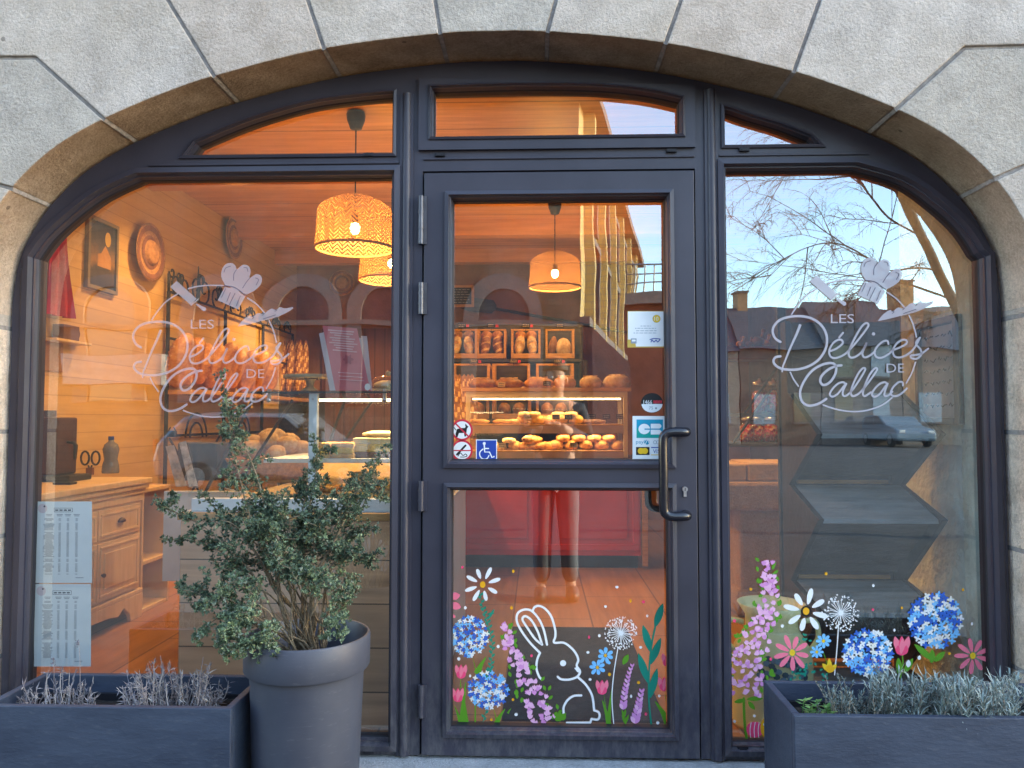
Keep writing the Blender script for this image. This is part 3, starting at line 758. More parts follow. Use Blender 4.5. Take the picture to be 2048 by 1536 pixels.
for q in ([(750,490),(765,462),(800,452),(850,475),(900,540),(930,640),(932,700),(922,748),(1000,750),(1060,790),(1100,840),(1118,890),(1105,935),(1130,975),(1125,1005),(1100,1030),(1040,1048),(980,1045),(952,1025)],
          [(808,832),(720,740),(650,640),(620,570),(630,510),(680,482),(740,492),(800,560),(840,650),(865,765)],
          [(825,765),(770,720),(700,620),(666,560),(690,535),(740,570),(790,660),(825,765)],
          [(808,832),(785,890),(780,960),(800,1020),(815,1040)],
          [(1110,1025),(1180,1090),(1230,1180),(1246,1295)], [(1246,1297),(1280,1310),(1290,1340),(1275,1370),(1225,1365)], [(1225,1365),(1215,1394)], [(1215,1395),(1025,1397)],
          [(1000,1320),(1000,1270),(1030,1215),(1080,1180),(1142,1176)]):
    k.line(DL(q), 4.4, WHT)
k.poly(DL([(1085,955),(1110,945),(1135,970),(1132,995),(1108,985)]), WHT); k.ell(*D(995,915), 6.2, m=WHT)
fin(k, 'painted_rabbit', 'white painted outline of a sitting rabbit')
k = ink(DC); lilac(k, [D(*p) for p in ((535,600),(545,720),(590,860),(650,980),(720,1100),(790,1260),(830,1370))], 8, 60, 100, 8.5)
for i in range(8):
    a = rr.uniform(-2.5, -.6); q = D(rr.uniform(930,1010), rr.uniform(1340,1395)); k.leaf(q, (q[0]+math.cos(a)*10, q[1]+math.sin(a)*10), 8, GRN)
fin(k, 'painted_lilac', 'lilac painted flower spike leaning beside the rabbit')
k = ink(DC); dandelion(k, *D(1462,672), 32, DL([(1440,785),(1405,1000),(1390,1200),(1405,1415)])); fin(k, 'painted_dandelion', 'white painted dandelion clock on a long stem')
k = ink(DC)
for x, y in ((1337,853), (1272,950)): daisy(k, *D(x, y), 16.5, SKY_, ORA, 7, w=.55, inner=.2, cr=.2, a0=rr.random())
k.leaf(D(1372,900), D(1365,925), 6, SKY_); fin(k, 'painted_flower', 'two sky blue painted flowers with yellow centres')
k = ink(DC); k.leaf(D(1480,925), D(1522,845), 11, GRN); fin(k, 'painted_leaf', 'single green painted leaf')
def lavender(k, path, w, base_leaves):
    ps = catmull([(*p, 0) for p in path], 8); n = len(ps)
    for i in range(2, n, 3):
        p = ps[i]; u = i/n
        for sd in (-1, 1):
            a = -PI/2+sd*.7; ww = w*(.55+.6*u); k.leaf((p.x, p.y+2), (p.x+math.cos(a)*ww, p.y+math.sin(a)*ww*1.1), ww*.62, LIL if (i//3+sd) % 3 else LI2, 5)
    for a, b in base_leaves: k.leaf(a, b, 4.5, GRN)
k = ink(DC); lavender(k, DL([(1560,925),(1530,1000),(1510,1090),(1492,1180),(1482,1280)]), 10, [(D(1500,1410), D(1470,1330)), (D(1500,1400), D(1525,1330)), (D(1492,1360), D(1470,1290)), (D(1492,1350), D(1500,1285)), (D(1500,1415), D(1500,1350))]); fin(k, 'painted_lavender', 'taller lilac painted lavender sprig')
k = ink(DC); lavender(k, DL([(1635,1130),(1615,1220),(1600,1310),(1578,1400)]), 13, []); fin(k, 'painted_lavender', 'shorter lilac painted lavender sprig')
k = ink(DC); k.line(DL([(1740,620),(1712,760),(1692,950),(1688,1200),(1708,1415)]), 3.6, TEA)
for a, b in (((1738,622),(1802,432)), ((1706,825),(1640,608)), ((1702,922),(1785,712)), ((1685,1075),(1603,835)), ((1698,1195),(1755,958))): k.leaf(D(*a), D(*b), 15, TEA, 9)
fin(k, 'painted_plant', 'teal painted plant with five long leaves')
# right-hand window
RC = (1462, 1973, 1090, 1478)
Y3 = 3.368
def E(x, y): return (1440+x/Y3, 1100+y/Y3)
def EL(pts): return [E(*p) for p in pts]
k = ink(RC); dots(k, EL([(420,512),(1033,240),(1175,540),(1697,497),(320,1065),(232,1118),(98,1155)]), WHT); dots(k, EL([(715,160),(208,264),(1225,390),(1637,268),(1545,697)]), ORA); dots(k, EL([(1030,402),(97,478),(342,735)]), PNK)
fin(k, 'painted_dots', 'scattered white, orange and pink painted dots', paneR)
k = ink(RC)
k.line(EL([(160,1000),(165,1150),(180,1280)]), 5, GRN)
for a, b in (((180,1005),(290,1000)), ((170,1010),(95,1025)), ((190,1020),(235,1075)), ((330,830),(375,850)), ((250,760),(290,720)), ((350,800),(345,840))): k.leaf(E(*a), E(*b), 9, GRN)
lilac(k, EL([(315,85),(320,200),(330,330),(310,450),(250,580),(190,720),(170,850),(175,970)]), 20, 70, 150, 8.5)
fin(k, 'painted_lilac', 'tall lilac painted flower spike', paneR)
k = ink(RC)
for cx, cy in ((575,590), (560,820), (610,800), (690,840), (510,850)):
    for i in range(7): 
        a = rr.uniform(0, 6.28); q = E(cx+rr.uniform(-35, 35), cy+rr.uniform(-45, 35)); k.leaf(q, (q[0]+math.cos(a)*7, q[1]+math.sin(a)*7), 4.5, TEA, 5)
fin(k, 'painted_vine', 'teal painted sprigs of small leaves', paneR)
k = ink(RC); daisy(k, *E(580,412), 45, WHT, a0=.2, w=.30, inner=.30, cr=.16, ring=True); fin(k, 'painted_daisy', 'white painted daisy with orange centre', paneR)
k = ink(RC); dandelion(k, *E(812,425), 36, EL([(800,480),(790,640),(772,842)])); fin(k, 'painted_dandelion', 'white painted dandelion clock', paneR)
k = ink(RC); k.line(EL([(697,690),(720,760),(735,830)]), 1.2, GRN)
daisy(k, *E(697,613), 16, SKY_, YEL, 8, w=.5, inner=.2, cr=.22); daisy(k, *E(652,687), 13.5, SKY_, YEL, 8, w=.5, inner=.2, cr=.22); fin(k, 'painted_flower', 'two sky blue painted flowers', paneR)
k = ink(RC); daisy(k, *E(487,692), 37, PK2, YEL, 9, a0=.15, w=.33, inner=.2, cr=.17); fin(k, 'painted_daisy', 'large pink painted daisy left of the hydrangea', paneR)
k = ink(RC)
for a, b in (((740,820),(690,765)), ((740,820),(735,730)), ((740,820),(785,770))): k.leaf(E(*a), E(*b), 10, YEL)
k.ell(*E(740,800), 9, 8, m=ORA); fin(k, 'painted_tulip', 'small yellow painted tulip', paneR)
k = ink(RC); hydrangea(k, *E(995,690), 48, 45, 110); fin(k, 'painted_hydrangea', 'lower blue and white painted hydrangea', paneR)
k = ink(RC)
for a, b in (((1430,740),(1310,635)), ((1425,760),(1430,670)), ((1445,750),(1515,685))): k.leaf(E(*a), E(*b), 13, GRN)
fin(k, 'painted_leaf', 'green painted leaves under the hydrangea', paneR)
k = ink(RC); hydrangea(k, *E(1450,475), 52, 53, 125); fin(k, 'painted_hydrangea', 'upper blue and white painted hydrangea', paneR)
k = ink(RC); k.line(EL([(1228,700),(1232,780),(1215,860)]), 2.5, GRN); k.leaf(E(1215,850), E(1200,725), 13, GRN); k.leaf(E(1240,830), E(1300,730), 12, GRN); k.leaf(E(1268,790), E(1270,740), 10, WHT); k.leaf(E(1340,740), E(1345,710), 7, WHT)
tulip(k, *E(1225,648), 17); fin(k, 'painted_tulip', 'pink painted tulip between the hydrangeas', paneR)
k = ink(RC); daisy(k, *E(1703,712), 38, PK2, YEL, 9, a0=.3, w=.30, inner=.2, cr=.17); fin(k, 'painted_daisy', 'pink painted daisy by the window edge', paneR)
k = ink(RC); k.ell(*E(235,1210), 17.5, 16, .2, PNK)
for dx in (-9, -1, 7): k.line([E(235+dx*3.4+6, 1160), E(235+dx*3.4-2, 1210), E(235+dx*3.4+2, 1262)], 1.3, WHT)
fin(k, 'painted_egg', 'pink painted egg with white stripes', paneR)
k = ink(RC); k.ell(*E(335,1197), 19, 24, 0, ORA)
for x, y in ((300,1175), (330,1170), (310,1235), (345,1215), (322,1130)): k.ell(*E(x, y), 2.8, m=WHT)
fin(k, 'painted_egg', 'orange painted egg with white spots', paneR)

# ---- papers and stickers
def price_list(px0, py0, px1, py1, lab, seed):
    q = random.Random(seed); k = Ink(.0045, step=.00002)
    k.rect(px0, py0, px1, py1, 0)
    w, h = px1-px0, py1-py0; X = lambda u: px0+u*w; Y_ = lambda v: py0+v*h
    k.ring(X(.125), Y_(.085), 7, 9.5, 3, 20); k.ell(X(.125), Y_(.085), 7.5, m=3); k.ell(X(.16), Y_(.06), 2.2, m=1, n=6)
    for a in (Y_(.082), Y_(.128)): k.rect(X(.33), a-.5, X(.655), a+.3, 1)
    for a in (X(.33), X(.655)): k.rect(a-.3, Y_(.082), a+.5, Y_(.128), 1)
    for i in range(4): k.rect(X(.35+i*.075), Y_(.098), X(.35+i*.075+.055), Y_(.114), 1)
    for cx in (.24, .43, .575, .73):
        k.rect(X(cx-.055), Y_(.155), X(cx+.055), Y_(.163), 2); k.rect(X(cx-.045), Y_(.172), X(cx+.045), Y_(.180), 2)
    y = .205
    while y < .89:
        if q.random() < .12: y += .017; continue
        wd = q.uniform(.05, .10); k.rect(X(.24-wd), Y_(y), X(.24+wd), Y_(y+.007), 2)
        for cx in (.43, .575, .73): k.rect(X(cx-.02), Y_(y+.001), X(cx+.022), Y_(y+.007), 2)
        y += .0135
    k.rect(X(.72), Y_(.928), X(.86), Y_(.936), 2)
    return k.solo('price_list', [M['paper'], M['ink'], M['ink_pale'], M['rose_print']], lab, 'notice', 'price lists taped inside the left window')
price_list(71, 1003, 184, 1166, 'upper of two white price list sheets taped inside the left window', 3)
price_list(68, 1168, 182, 1333, 'lower of two white price list sheets taped inside the left window', 4)
k = Ink(DY, step=.00002); k.ell(924, 860, 21.5, m=0, n=32); k.ell(924, 860, 17.5, m=1, n=32)
k.poly([(911,868),(914,858),(922,856),(930,856),(932,850),(937,853),(934,857),(933,864),(932,873),(929,873),(928,866),(918,866),(915,874),(912,874)], 2); k.line([(912,860),(908,855)], 1.6, 2, smooth=False); k.poly([(930,852),(931,847),(934,851)], 2)
k.line([(912,848),(936,872)], 3.0, 0, smooth=False)
k.solo('no_dogs_sticker', [M['red_print'], M['p_white'], M['black_print']], 'round red and white sticker with a crossed out black dog', 'sticker')
k = Ink(DY, step=.00002); k.ell(924, 901, 21.5, m=0, n=32); k.ell(924, 901, 17.5, m=1, n=32)
k.line([(914,909),(931,891)], 4, 2, smooth=False); k.line([(916,912),(921,906),(926,911),(931,908),(934,912),(928,914),(921,914)], 1.6, 2); k.line([(907,901),(941,901)], 2.4, 0, smooth=False)
k.solo('no_smoking_sticker', [M['red_print'], M['p_white'], M['black_print']], 'round red and white sticker with a barred cigarette', 'sticker')
k = Ink(DY, step=.00002); k.rect(952, 879, 994, 923, 1); k.rect(953.5, 880.5, 992.5, 921.5, 0)
k.ell(968.5, 887, 3.1, m=1); k.line([(968.5,890),(969.5,904),(979,904),(984,915),(988,913)], 2.6, 1, smooth=False)
k.line([(969.5,897),(977,897)], 2.2, 1, smooth=False); k.line([(966,898),(960,904),(960,912),(966,918),(974,917),(978,911)], 2.2, 1)
k.solo('wheelchair_sticker', [M['blue_print'], M['p_white']], 'square blue sticker with a white wheelchair symbol', 'sticker')
k = Ink(DY, step=.00002); k.rect(1255, 622, 1329, 695, 2); k.rect(1256, 623, 1328, 693, 0); k.poly([(1255,679),(1270,679),(1271,686),(1272,694),(1255,694)], 2)
k.ell(1313, 637.5, 8, m=2, n=20); k.ell(1313, 637.5, 6.6, m=4, n=20); k.text('10', 1308.5, 633.5, 1317, 641.5, 0)
for y, a, b in ((651.5,1281,1302), (656,1270,1312), (661,1272,1313), (665.5,1267,1314)):
    x = a
    while x < b: w = rr.uniform(3, 8); k.rect(x, y, min(b, x+w), y+1.1, 3); x += w+1.6
k.rect(1262, 677, 1273, 687, 3); k.ell(1266, 681, 2.4, m=0, n=8); k.ell(1269.4, 681, 2.2, m=0, n=8)
k.line([(1300,679),(1308,677),(1320,678)], 1.6, 5); k.line([(1302,684),(1304,680),(1308,684),(1312,680),(1315,684),(1320,679)], 1.7, 5)
k.solo('certificate_sticker', [M['p_white'], M['ink'], M['gold_print'], M['ink_pale'], M['p_yellow'], M['blue_print']], 'square white notice with a gold seal at the top of the door glass', 'notice')
k = Ink(DY, step=.00002); k.ell(1304, 806, 22, 20, m=0, n=30)
k.poly([(1304+21*math.cos(t), 808+17*math.sin(t)) for t in [i*PI/14 for i in range(15)]], 1); k.text('1466', 1287, 800, 1304, 808, 1)
for i in range(6): k.rect(1307+i*2.9, 800.5+(i % 2)*.6, 1309.2+i*2.9, 807, 2)
k.text('75', 1298, 813, 1306, 819, 3); k.ell(1312, 816.5, 2, m=3)
k.solo('round_sticker', [M['black_print'], M['paper'], M['red_print'], M['ink_pale']], 'small round black and white sticker above the card payment sticker', 'sticker')
k = Ink(DY, step=.00002); k.rect(1265, 832, 1331, 918, 0); k.rect(1273, 839, 1326, 876, 1)
k.poly([(1273,876),(1273,856),(1300,865),(1326,870),(1326,876)], 2)
arc = [(1288.5+11.5*math.cos(t), 858+10.5*math.sin(t)) for t in [math.radians(a) for a in range(20, 341, 16)]]
k.poly(arc+[(1300,857),(1289,857),(1289,859.5),(1300,859.5)], 3)
for a, b in ((847.5,857), (859.5,869)): k.poly([(1301.5,a),(1319,a),(1322,a+2),(1323,(a+b)/2),(1322,b-2),(1319,b),(1301.5,b)], 3)
k.text('payl', 1272, 880, 1289, 889.5, 1); k.ell(1294, 884.5, 4.8, m=1); k.line([(1291,888),(1295,880),(1298,886)], 1.3, 0); k.ring(1310, 884.5, 2.8, 3.7, 6); k.ring(1316, 884.5, 2.8, 3.7, 6)
k.rect(1272, 894, 1299, 910, 4); k.ell(1281.5, 902, 6.2, m=5); k.ell(1290, 902, 6.2, m=5); k.rect(1282, 896.5, 1289, 907.5, 5)
k.rect(1302, 894, 1328, 896, 7); k.rect(1302, 909, 1328, 910.5, 5); k.text('VISA', 1306, 898.5, 1327, 906.5, 7)
k.solo('card_payment_sticker', [M['paper'], M['cyan_print'], M['green_print'], M['p_white'], M['black_print'], M['p_yellow'], M['ink_pale'], M['blue_print']], 'pale blue card payment sticker partly behind the door handle', 'sticker')
# ================================================================ PLANTERS AND PLANTS OUTSIDE
def trough(name, x0, x1, y0, y1, z1, lab):
    t = thing(name, lab, 'planter', ((x0+x1)/2, (y0+y1)/2, 0)); w = .022; i = .035
    b = MB()
    def ringbox(a0, a1, b0, b1, c0, c1, d, m=0):
        for q in ((a0, a1, b0, b0+d), (a0, a1, b1-d, b1)): b.box(q[0], q[1], q[2], q[3], c0, c1, m)
        b.box(a0, a0+d, b0+d+.0004, b1-d-.0004, c0+.0003, c1-.0003, m); b.box(a1-d, a1, b0+d+.0004, b1-d-.0004, c0+.0003, c1-.0003, m)
    ringbox(x0, x1, y0, y1, .0, z1, w)
    b.build('box_walls', M['planter'], t, bev=.003)
    b = MB()
    ringbox(x0+w+.001, x1-w-.001, y0+w+.001, y1-w-.001, .02, z1-.055, .012); b.build('liner', mat('black_liner', (.012,.012,.016), .5), t)
    b = MB(); n = 14
    for iy in range(5):
        for ix in range(n): 
            b.v.append(Vector((x0+w+.003+(x1-x0-2*w-.006)*ix/(n-1), y0+w+.003+(y1-y0-2*w-.006)*iy/4, z1-.075+rr.uniform(-.008, .012))))
    for iy in range(4):
        for ix in range(n-1): b.f.append([iy*n+ix, iy*n+ix+1, (iy+1)*n+ix+1, (iy+1)*n+ix]); b.m.append(0)
    b.build('soil', M['soil'], t)
    return t
TZ = .517
PLx, PRx = W(462, 1420, -.56).x, W(1588, 1425, -.56).x
trough('planter', -1.62, PLx, -.56, -.262, TZ, 'dark slate grey trough planter left of the door with dry twigs in it')
trough('planter', PRx, 1.66, -.56, -.262, TZ, 'dark slate grey trough planter right of the door with silvery plants')
# round pot
pc = W(616, 1266, -.40); pcx, pcy = pc.x, -.40; pz = pc.z; pr = .190
pot = thing('plant_pot', 'tall round grey plastic pot with a broad rim in front of the window', 'plant pot', (pcx, pcy, 0))
b = MB(); b.lathe([(.145,0),(.150,.03),(pr-.020,pz-.130),(pr-.016,pz-.105)], (pcx, pcy, 0), 56)
b.lathe([(pr-.016,pz-.104),(pr-.004,pz-.100),(pr-.001,pz-.095),(pr,pz-.006),(pr-.003,pz),(pr-.009,pz),(pr-.012,pz-.006),(pr-.020,pz-.12),(.14,.30)], (pcx, pcy, 0), 56)
b.build('pot_wall', M['pot'], pot, smooth=True)
b = MB(); b.lathe([(pr-.021,pz-.115),(.1,pz-.10),(.001,pz-.09)], (pcx, pcy, 0), 24); b.build('soil', M['soil'], pot, smooth='all')

def leaf_quad(mb, p, d, n, L, w, m, fold=.25):
    d = d.normalized(); s = d.cross(n)
    s = s.normalized() if s.length > 1e-5 else d.orthogonal().normalized()
    u = s.cross(d)
    o = len(mb.v)
    mb.v += [p, p+d*L*.45+s*w*.5+u*w*fold, p+d*L, p+d*L*.45-s*w*.5+u*w*fold, p+d*L*.5-u*w*.05]
    mb.f += [[o, o+1, o+4], [o+1, o+2, o+4], [o+2, o+3, o+4], [o+3, o, o+4]]; mb.m += [m]*4
def rv(r=rr): 
    while True:
        v = Vector((r.uniform(-1, 1), r.uniform(-1, 1), r.uniform(-1, 1)))
        if .05 < v.length < 1: return v.normalized()
LEAF = [mat('leaf_dark', (.062,.092,.060), .45, .3, 30), mat('leaf_mid', (.125,.175,.105), .45, .3, 30), mat('leaf_light', (.21,.275,.15), .45, .3, 30), mat('leaf_silver', (.32,.36,.27), .6, .3, 30)]
BARK = mat('shrub_bark', (.22,.17,.11), .9, .35, 40, .6, 90)
shrub = thing('shrub', 'straggly evergreen shrub with tiny leaves growing in the round grey pot', 'shrub', (pcx, pcy, pz-.1))
wood = MB(); fol = MB(); q = random.Random(21)
def twig(p0, p1, r0, r1, sag=.06, k=6):
    m = (p0+p1)/2+Vector((q.uniform(-1, 1)*.03, q.uniform(-1, 1)*.03, sag))
    ps = catmull([p0, p0.lerp(m, .5)+rv(q)*.012, m, m.lerp(p1, .55)+rv(q)*.015, p1], 4)
    wood.tube(ps, [r0+(r1-r0)*i/(len(ps)-1) for i in range(len(ps))], 6, cap=False); return ps
def dress(ps, u0, dens, spread, L, tone):
    n = len(ps); tot = sum((ps[i+1]-ps[i]).length for i in range(n-1)); cnt = int(tot*dens)
    for _ in range(cnt):
        u = u0+(1-u0)*q.random(); f = u*(n-1); i = min(n-2, int(f)); c = ps[i].lerp(ps[i+1], f-i); t = (ps[i+1]-ps[i]).normalized()
        out = rv(q); out = (out-t*out.dot(t)*.6)
        sp = c+out*spread*q.random()**.7*(1.15-u*.55)
        if q.random() < .2: wood.tube([c, sp], [.0012, .0007], 4, cap=False)
        d0 = (out*.7+t*.7+Vector((0, 0, .25))).normalized(); m = min(3, max(0, int(q.gauss(tone, .75))))
        for j in range(5):
            leaf_quad(fol, sp, (d0+rv(q)*.9), rv(q), L*q.uniform(.6, 1.15), L*q.uniform(.38, .55), m)
base0 = Vector((pcx, pcy, pz-.105))
# (tip pixel, depth offset, clothed part from, density, spread, tone)
TIPS = [((442,742),.02,.30,300,.040,1.0), ((452,800),-.02,.45,260,.045,1.0), ((626,868),.0,.40,330,.034,.9), ((610,940),.05,.45,320,.040,.8), ((775,888),.02,.45,290,.034,.8), ((735,935),-.05,.4,300,.044,.9), ((700,960),.05,.4,260,.05,.8),
        ((306,1000),-.04,.45,330,.034,.9), ((322,1078),.0,.45,300,.032,.9), ((400,985),.05,.4,300,.044,1.0), ((512,965),.03,.4,300,.04,1.0), ((560,985),-.06,.4,300,.05,1.0), ((660,1005),-.06,.45,320,.05,.9),
        ((440,1040),-.09,.4,310,.06,.9), ((520,1050),-.11,.4,330,.065,1.0), ((590,1050),.06,.4,330,.07,.8), ((650,1070),.0,.4,330,.07,1.0), ((690,1090),-.08,.5,310,.05,1.1), ((480,1110),.06,.4,330,.07,.8), ((420,1120),-.02,.5,310,.055,.9),
        ((545,1110),-.12,.45,330,.07,1.2), ((600,1120),-.10,.45,330,.06,1.2), ((765,1100),.03,.7,240,.03,.9), ((745,1045),.0,.6,220,.03,.8), ((375,1190),-.02,.6,280,.032,1.2), ((405,1215),-.10,.55,290,.04,1.9), ((455,1170),-.12,.5,280,.05,2.0),
        ((650,1160),-.12,.6,320,.05,1.5), ((385,1280),-.08,.6,260,.03,1.9), ((440,1300),-.15,.5,280,.035,2.1), ((465,1250),-.12,.5,280,.045,1.7), ((500,1235),-.15,.5,260,.045,1.6), ((690,1220),-.06,.7,240,.04,1.7), ((710,1170),.03,.7,160,.04,2.0), ((470,1020),.02,.5,300,.05,.9), ((620,1020),.02,.5,320,.05,.8), ((545,1020),-.02,.45,330,.06,.9)]
for (tp, dy, u0, dens, spr, tone) in TIPS:
    tip = W(tp[0], tp[1], pcy+dy)
    st = base0+Vector((q.uniform(-.05, .06), q.uniform(-.05, .05), 0))
    mid = W(600+(tp[0]-600)*.32+q.uniform(-10, 10), max(tp[1]+70, 1140), pcy+dy*.5) if tp[1] < 1150 else W(590+(tp[0]-590)*.5, 1235, pcy+dy*.6-.03)
    stout = TIPS.index((tp, dy, u0, dens, spr, tone)) in (0, 2, 5, 9, 12, 17)
    a = twig(st, mid, .0088 if stout else .0034, .0058 if stout else .0026, .0); c = twig(mid, tip, .0050 if stout else .0026, .0011, .02 if tp[1] < 1150 else .045)
    dress(c, max(0, u0-.3), dens*1.0, spr*.85, .0115, tone)
    for s in range(6):                                   # side shoots
        f = q.uniform(.35, .85); pc_ = c[int(f*(len(c)-1))]; dr = (c[-1]-c[0]).normalized()
        e = pc_+(dr*.6+rv(q)*.9).normalized()*q.uniform(.05, .14)*(1.25-f); g = twig(pc_, e, .0022, .0008, .0); dress(g, .15, dens*1.5, spr*.42, .0110, tone+.15)
for _ in range(14):                                       # bare and half dead twigs round the foot
    a = base0+Vector((q.uniform(-.07, .07), q.uniform(-.06, .06), .0)); e = W(q.uniform(520, 700), q.uniform(1140, 1230), pcy+q.uniform(-.1, .1)); twig(a, e, .003, .0008, .0)
for _ in range(60):                                       # seedlings over the rim, left
    a = W(q.uniform(440, 560), q.uniform(1255, 1320), pcy-.17+q.uniform(-.02, .03)); g = [a, a+Vector((q.uniform(-.02, .02), -.01, .02))]; dress(g, 0, 330, .014, .013, 2.1)
for _ in range(26):
    a = W(q.uniform(645, 695), q.uniform(1235, 1285), pcy-.10+q.uniform(-.03, .03)); g = [a, a+Vector((0, 0, .02))]; dress(g, 0, 300, .016, .014, 1.8)
wood.build('branches', BARK, shrub, smooth='all'); fol.build('foliage', LEAF, shrub)

# dry lavender in the left trough: two clumps
DRY = [mat('dry_stalk', (.30,.25,.24), .9, .3, 30), mat('dry_grey', (.24,.23,.26), .9, .3, 30), mat('dry_pale', (.42,.38,.36), .9, .25, 30)]
def clump(px0, px1, py_top, n, lab, dens=1):
    m = MB(); zb = TZ-.072
    for i in range(n):
        px = px0+(px1-px0)*(i+q.random())/n; y = q.uniform(-.50, -.33); b0 = W(px, 1400, y); b0.z = zb
        edge = abs((px-px0)/(px1-px0)-.5)*2; h = (zpix(0, py_top, y)-zb)*(1-.55*edge**2)*q.uniform(.45, 1.0)
        lean = Vector((q.uniform(-.25, .25)+(px-(px0+px1)/2)/(px1-px0)*.5, q.uniform(-.3, .1), 1)).normalized()
        tip = b0+lean*h; md = (b0+tip)/2+rv(q)*.012; ps = catmull([b0, md, tip], 4); mm = q.choice((0, 0, 1, 2))
        m.tube(ps, [.0020, .0017, .0016, .0014, .0013, .0012, .0011, .0009, .0008][:len(ps)], 4, mm, False)
        for _ in range(int(13*dens)):
            u = q.uniform(.12, 1); p = ps[int(u*(len(ps)-1))]
            leaf_quad(m, p, lean*.7+rv(q)*.8+Vector((0, 0, -.1)), rv(q), q.uniform(.012, .032), .0032, q.choice((0, 1, 1, 2)), .6)
    return solo(m, 'dry_plant', DRY, lab, 'plant')
clump(45, 190, 1330, 44, 'dry brown lavender stubble at the left end of the left planter', .75)
clump(255, 440, 1300, 78, 'withered grey lavender clump at the right end of the left planter', 1.2)
m = MB()
for (a, b_, c_) in (((160,1333),(158,1290),(155,1282)), ((108,1400),(108,1330),(107,1318))):
    y = -.42; z0 = W(a[0], 1420, y); z0.z = TZ-.072; ps = catmull([z0, W(*a, y), W(*b_, y), W(*c_, y)], 4); m.tube(ps, .0010, 4, 0, False)
    tp = ps[-1]
    for i in range(26): leaf_quad(m, tp+Vector((rr.uniform(-.004, .004), rr.uniform(-.004, .004), -rr.uniform(0, .022))), Vector((0, 0, 1))+rv()*.6, rv(), .008, .004, 1)
solo(m, 'dry_flower_stalk', DRY, 'two thin dry lavender flower stalks standing in front of the price lists', 'plant')
# silvery lavender on the right, one darker bush and two brighter ones
SIL = [mat('silver_leaf', (.20,.26,.25), .6, .25, 30), mat('silver_leaf_pale', (.34,.41,.39), .6, .2, 30), mat('silver_leaf_dark', (.09,.125,.115), .6, .25, 30), mat('silver_stem', (.22,.20,.17), .9)]
def lav(px0, px1, ptop, n, L, lab, tones, y0=-.52, y1=-.33, wid=.0042):
    m = MB(); zb = TZ-.07; rk = random.Random(n)
    for i in range(n):
        px = px0+(px1-px0)*rk.random(); y = rk.uniform(y0, y1); b0 = W(px, 1410, y); b0.z = zb
        u = (px-px0)/(px1-px0); h = (zpix(0, ptop(u), y)-zb)*rk.uniform(.55, 1.0)
        lean = Vector((rk.gauss(0, .22)+(u-.5)*.55, rk.gauss(-.12, .2), 1)).normalized(); tip = b0+lean*h
        ps = catmull([b0, (b0+tip)/2+rv(rk)*.012, tip], 5); m.tube(ps, .0013, 4, 3, False)
        nl = int(16+h*90)
        for j in range(nl):
            v = .2+.8*(j/nl); p = ps[int(v*(len(ps)-1))]; a = j*2.4
            d = Vector((math.cos(a), math.sin(a), .35+.9*v)).normalized()+lean*.35
            ll = L*rk.uniform(.6, 1.1); n0 = rv(rk); w = wid*rk.uniform(.8, 1.2); mm = rk.choice(tones)
            d.normalize(); s = d.cross(Vector((0, 0, 1))); s = s.normalized() if s.length > 1e-4 else Vector((1, 0, 0))
            dr = Vector((rk.uniform(-.2, .2)*ll, rk.uniform(-.2, .2)*ll, -ll*rk.uniform(.05, .5))); o = len(m.v)
            m.v += [p-s*w*.35, p+s*w*.35, p+d*ll*.5+s*w*.5, p+d*ll*.5-s*w*.5, p+d*ll+dr]
            m.f += [[o, o+1, o+2, o+3], [o+3, o+2, o+4]]; m.m += [mm, mm]
    return solo(m, 'lavender_plant', SIL, lab, 'plant')
lav(1655, 1775, lambda u: 1345-18*math.sin(u*9), 85, .022, 'small dense dark grey lavender bush left of the silvery bushes', (0, 2, 2, 0), wid=.0034)
lav(1765, 1905, lambda u: 1325-8*math.sin(u*7), 70, .058, 'wide silvery lavender bush with long curling leaves in the right planter', (0, 1, 0, 2))
lav(1895, 2030, lambda u: 1335-12*math.sin(u*8), 52, .056, 'silvery lavender bush at the far right end of the right planter', (0, 1, 1, 0))
MINT = [mat('mint_leaf', (.10,.24,.06), .45, .25, 20), mat('mint_leaf_pale', (.20,.36,.10), .45, .2, 20)]
m = MB()
for i in range(17):
    p = W(q.uniform(1602, 1660), q.uniform(1395, 1425), -.50+q.uniform(-.03, .04)); p.z = TZ+q.uniform(-.05, .022)
    b0 = Vector((p.x+q.uniform(-.01, .01), p.y+.01, TZ-.072)); m.tube([b0, p], .0012, 4, 0, False)
    for j in range(6):
        a = j*PI/3+q.random(); d = Vector((math.cos(a), math.sin(a), .3-.1*(j % 2)))
        leaf_quad(m, p+Vector((0, 0, -.006*(j % 3))), d, Vector((0, 0, 1)), q.uniform(.018, .030), .015, q.choice((0, 1, 0)), -.12)
solo(m, 'mint_plant', MINT, 'bright green mint sprouting at the left end of the right planter', 'plant')
# ================================================================ THE SHOP INSIDE
def area(nm, loc, sx, sy, e, rot=(0,0,0), col=(1,.62,.26)):
    l = bpy.data.lights.new(nm, 'AREA'); l.shape = 'RECTANGLE'; l.size = sx; l.size_y = sy; l.energy = e; l.color = col
    o = bpy.data.objects.new(nm, l); COL.objects.link(o); o.location = loc; o.rotation_euler = rot

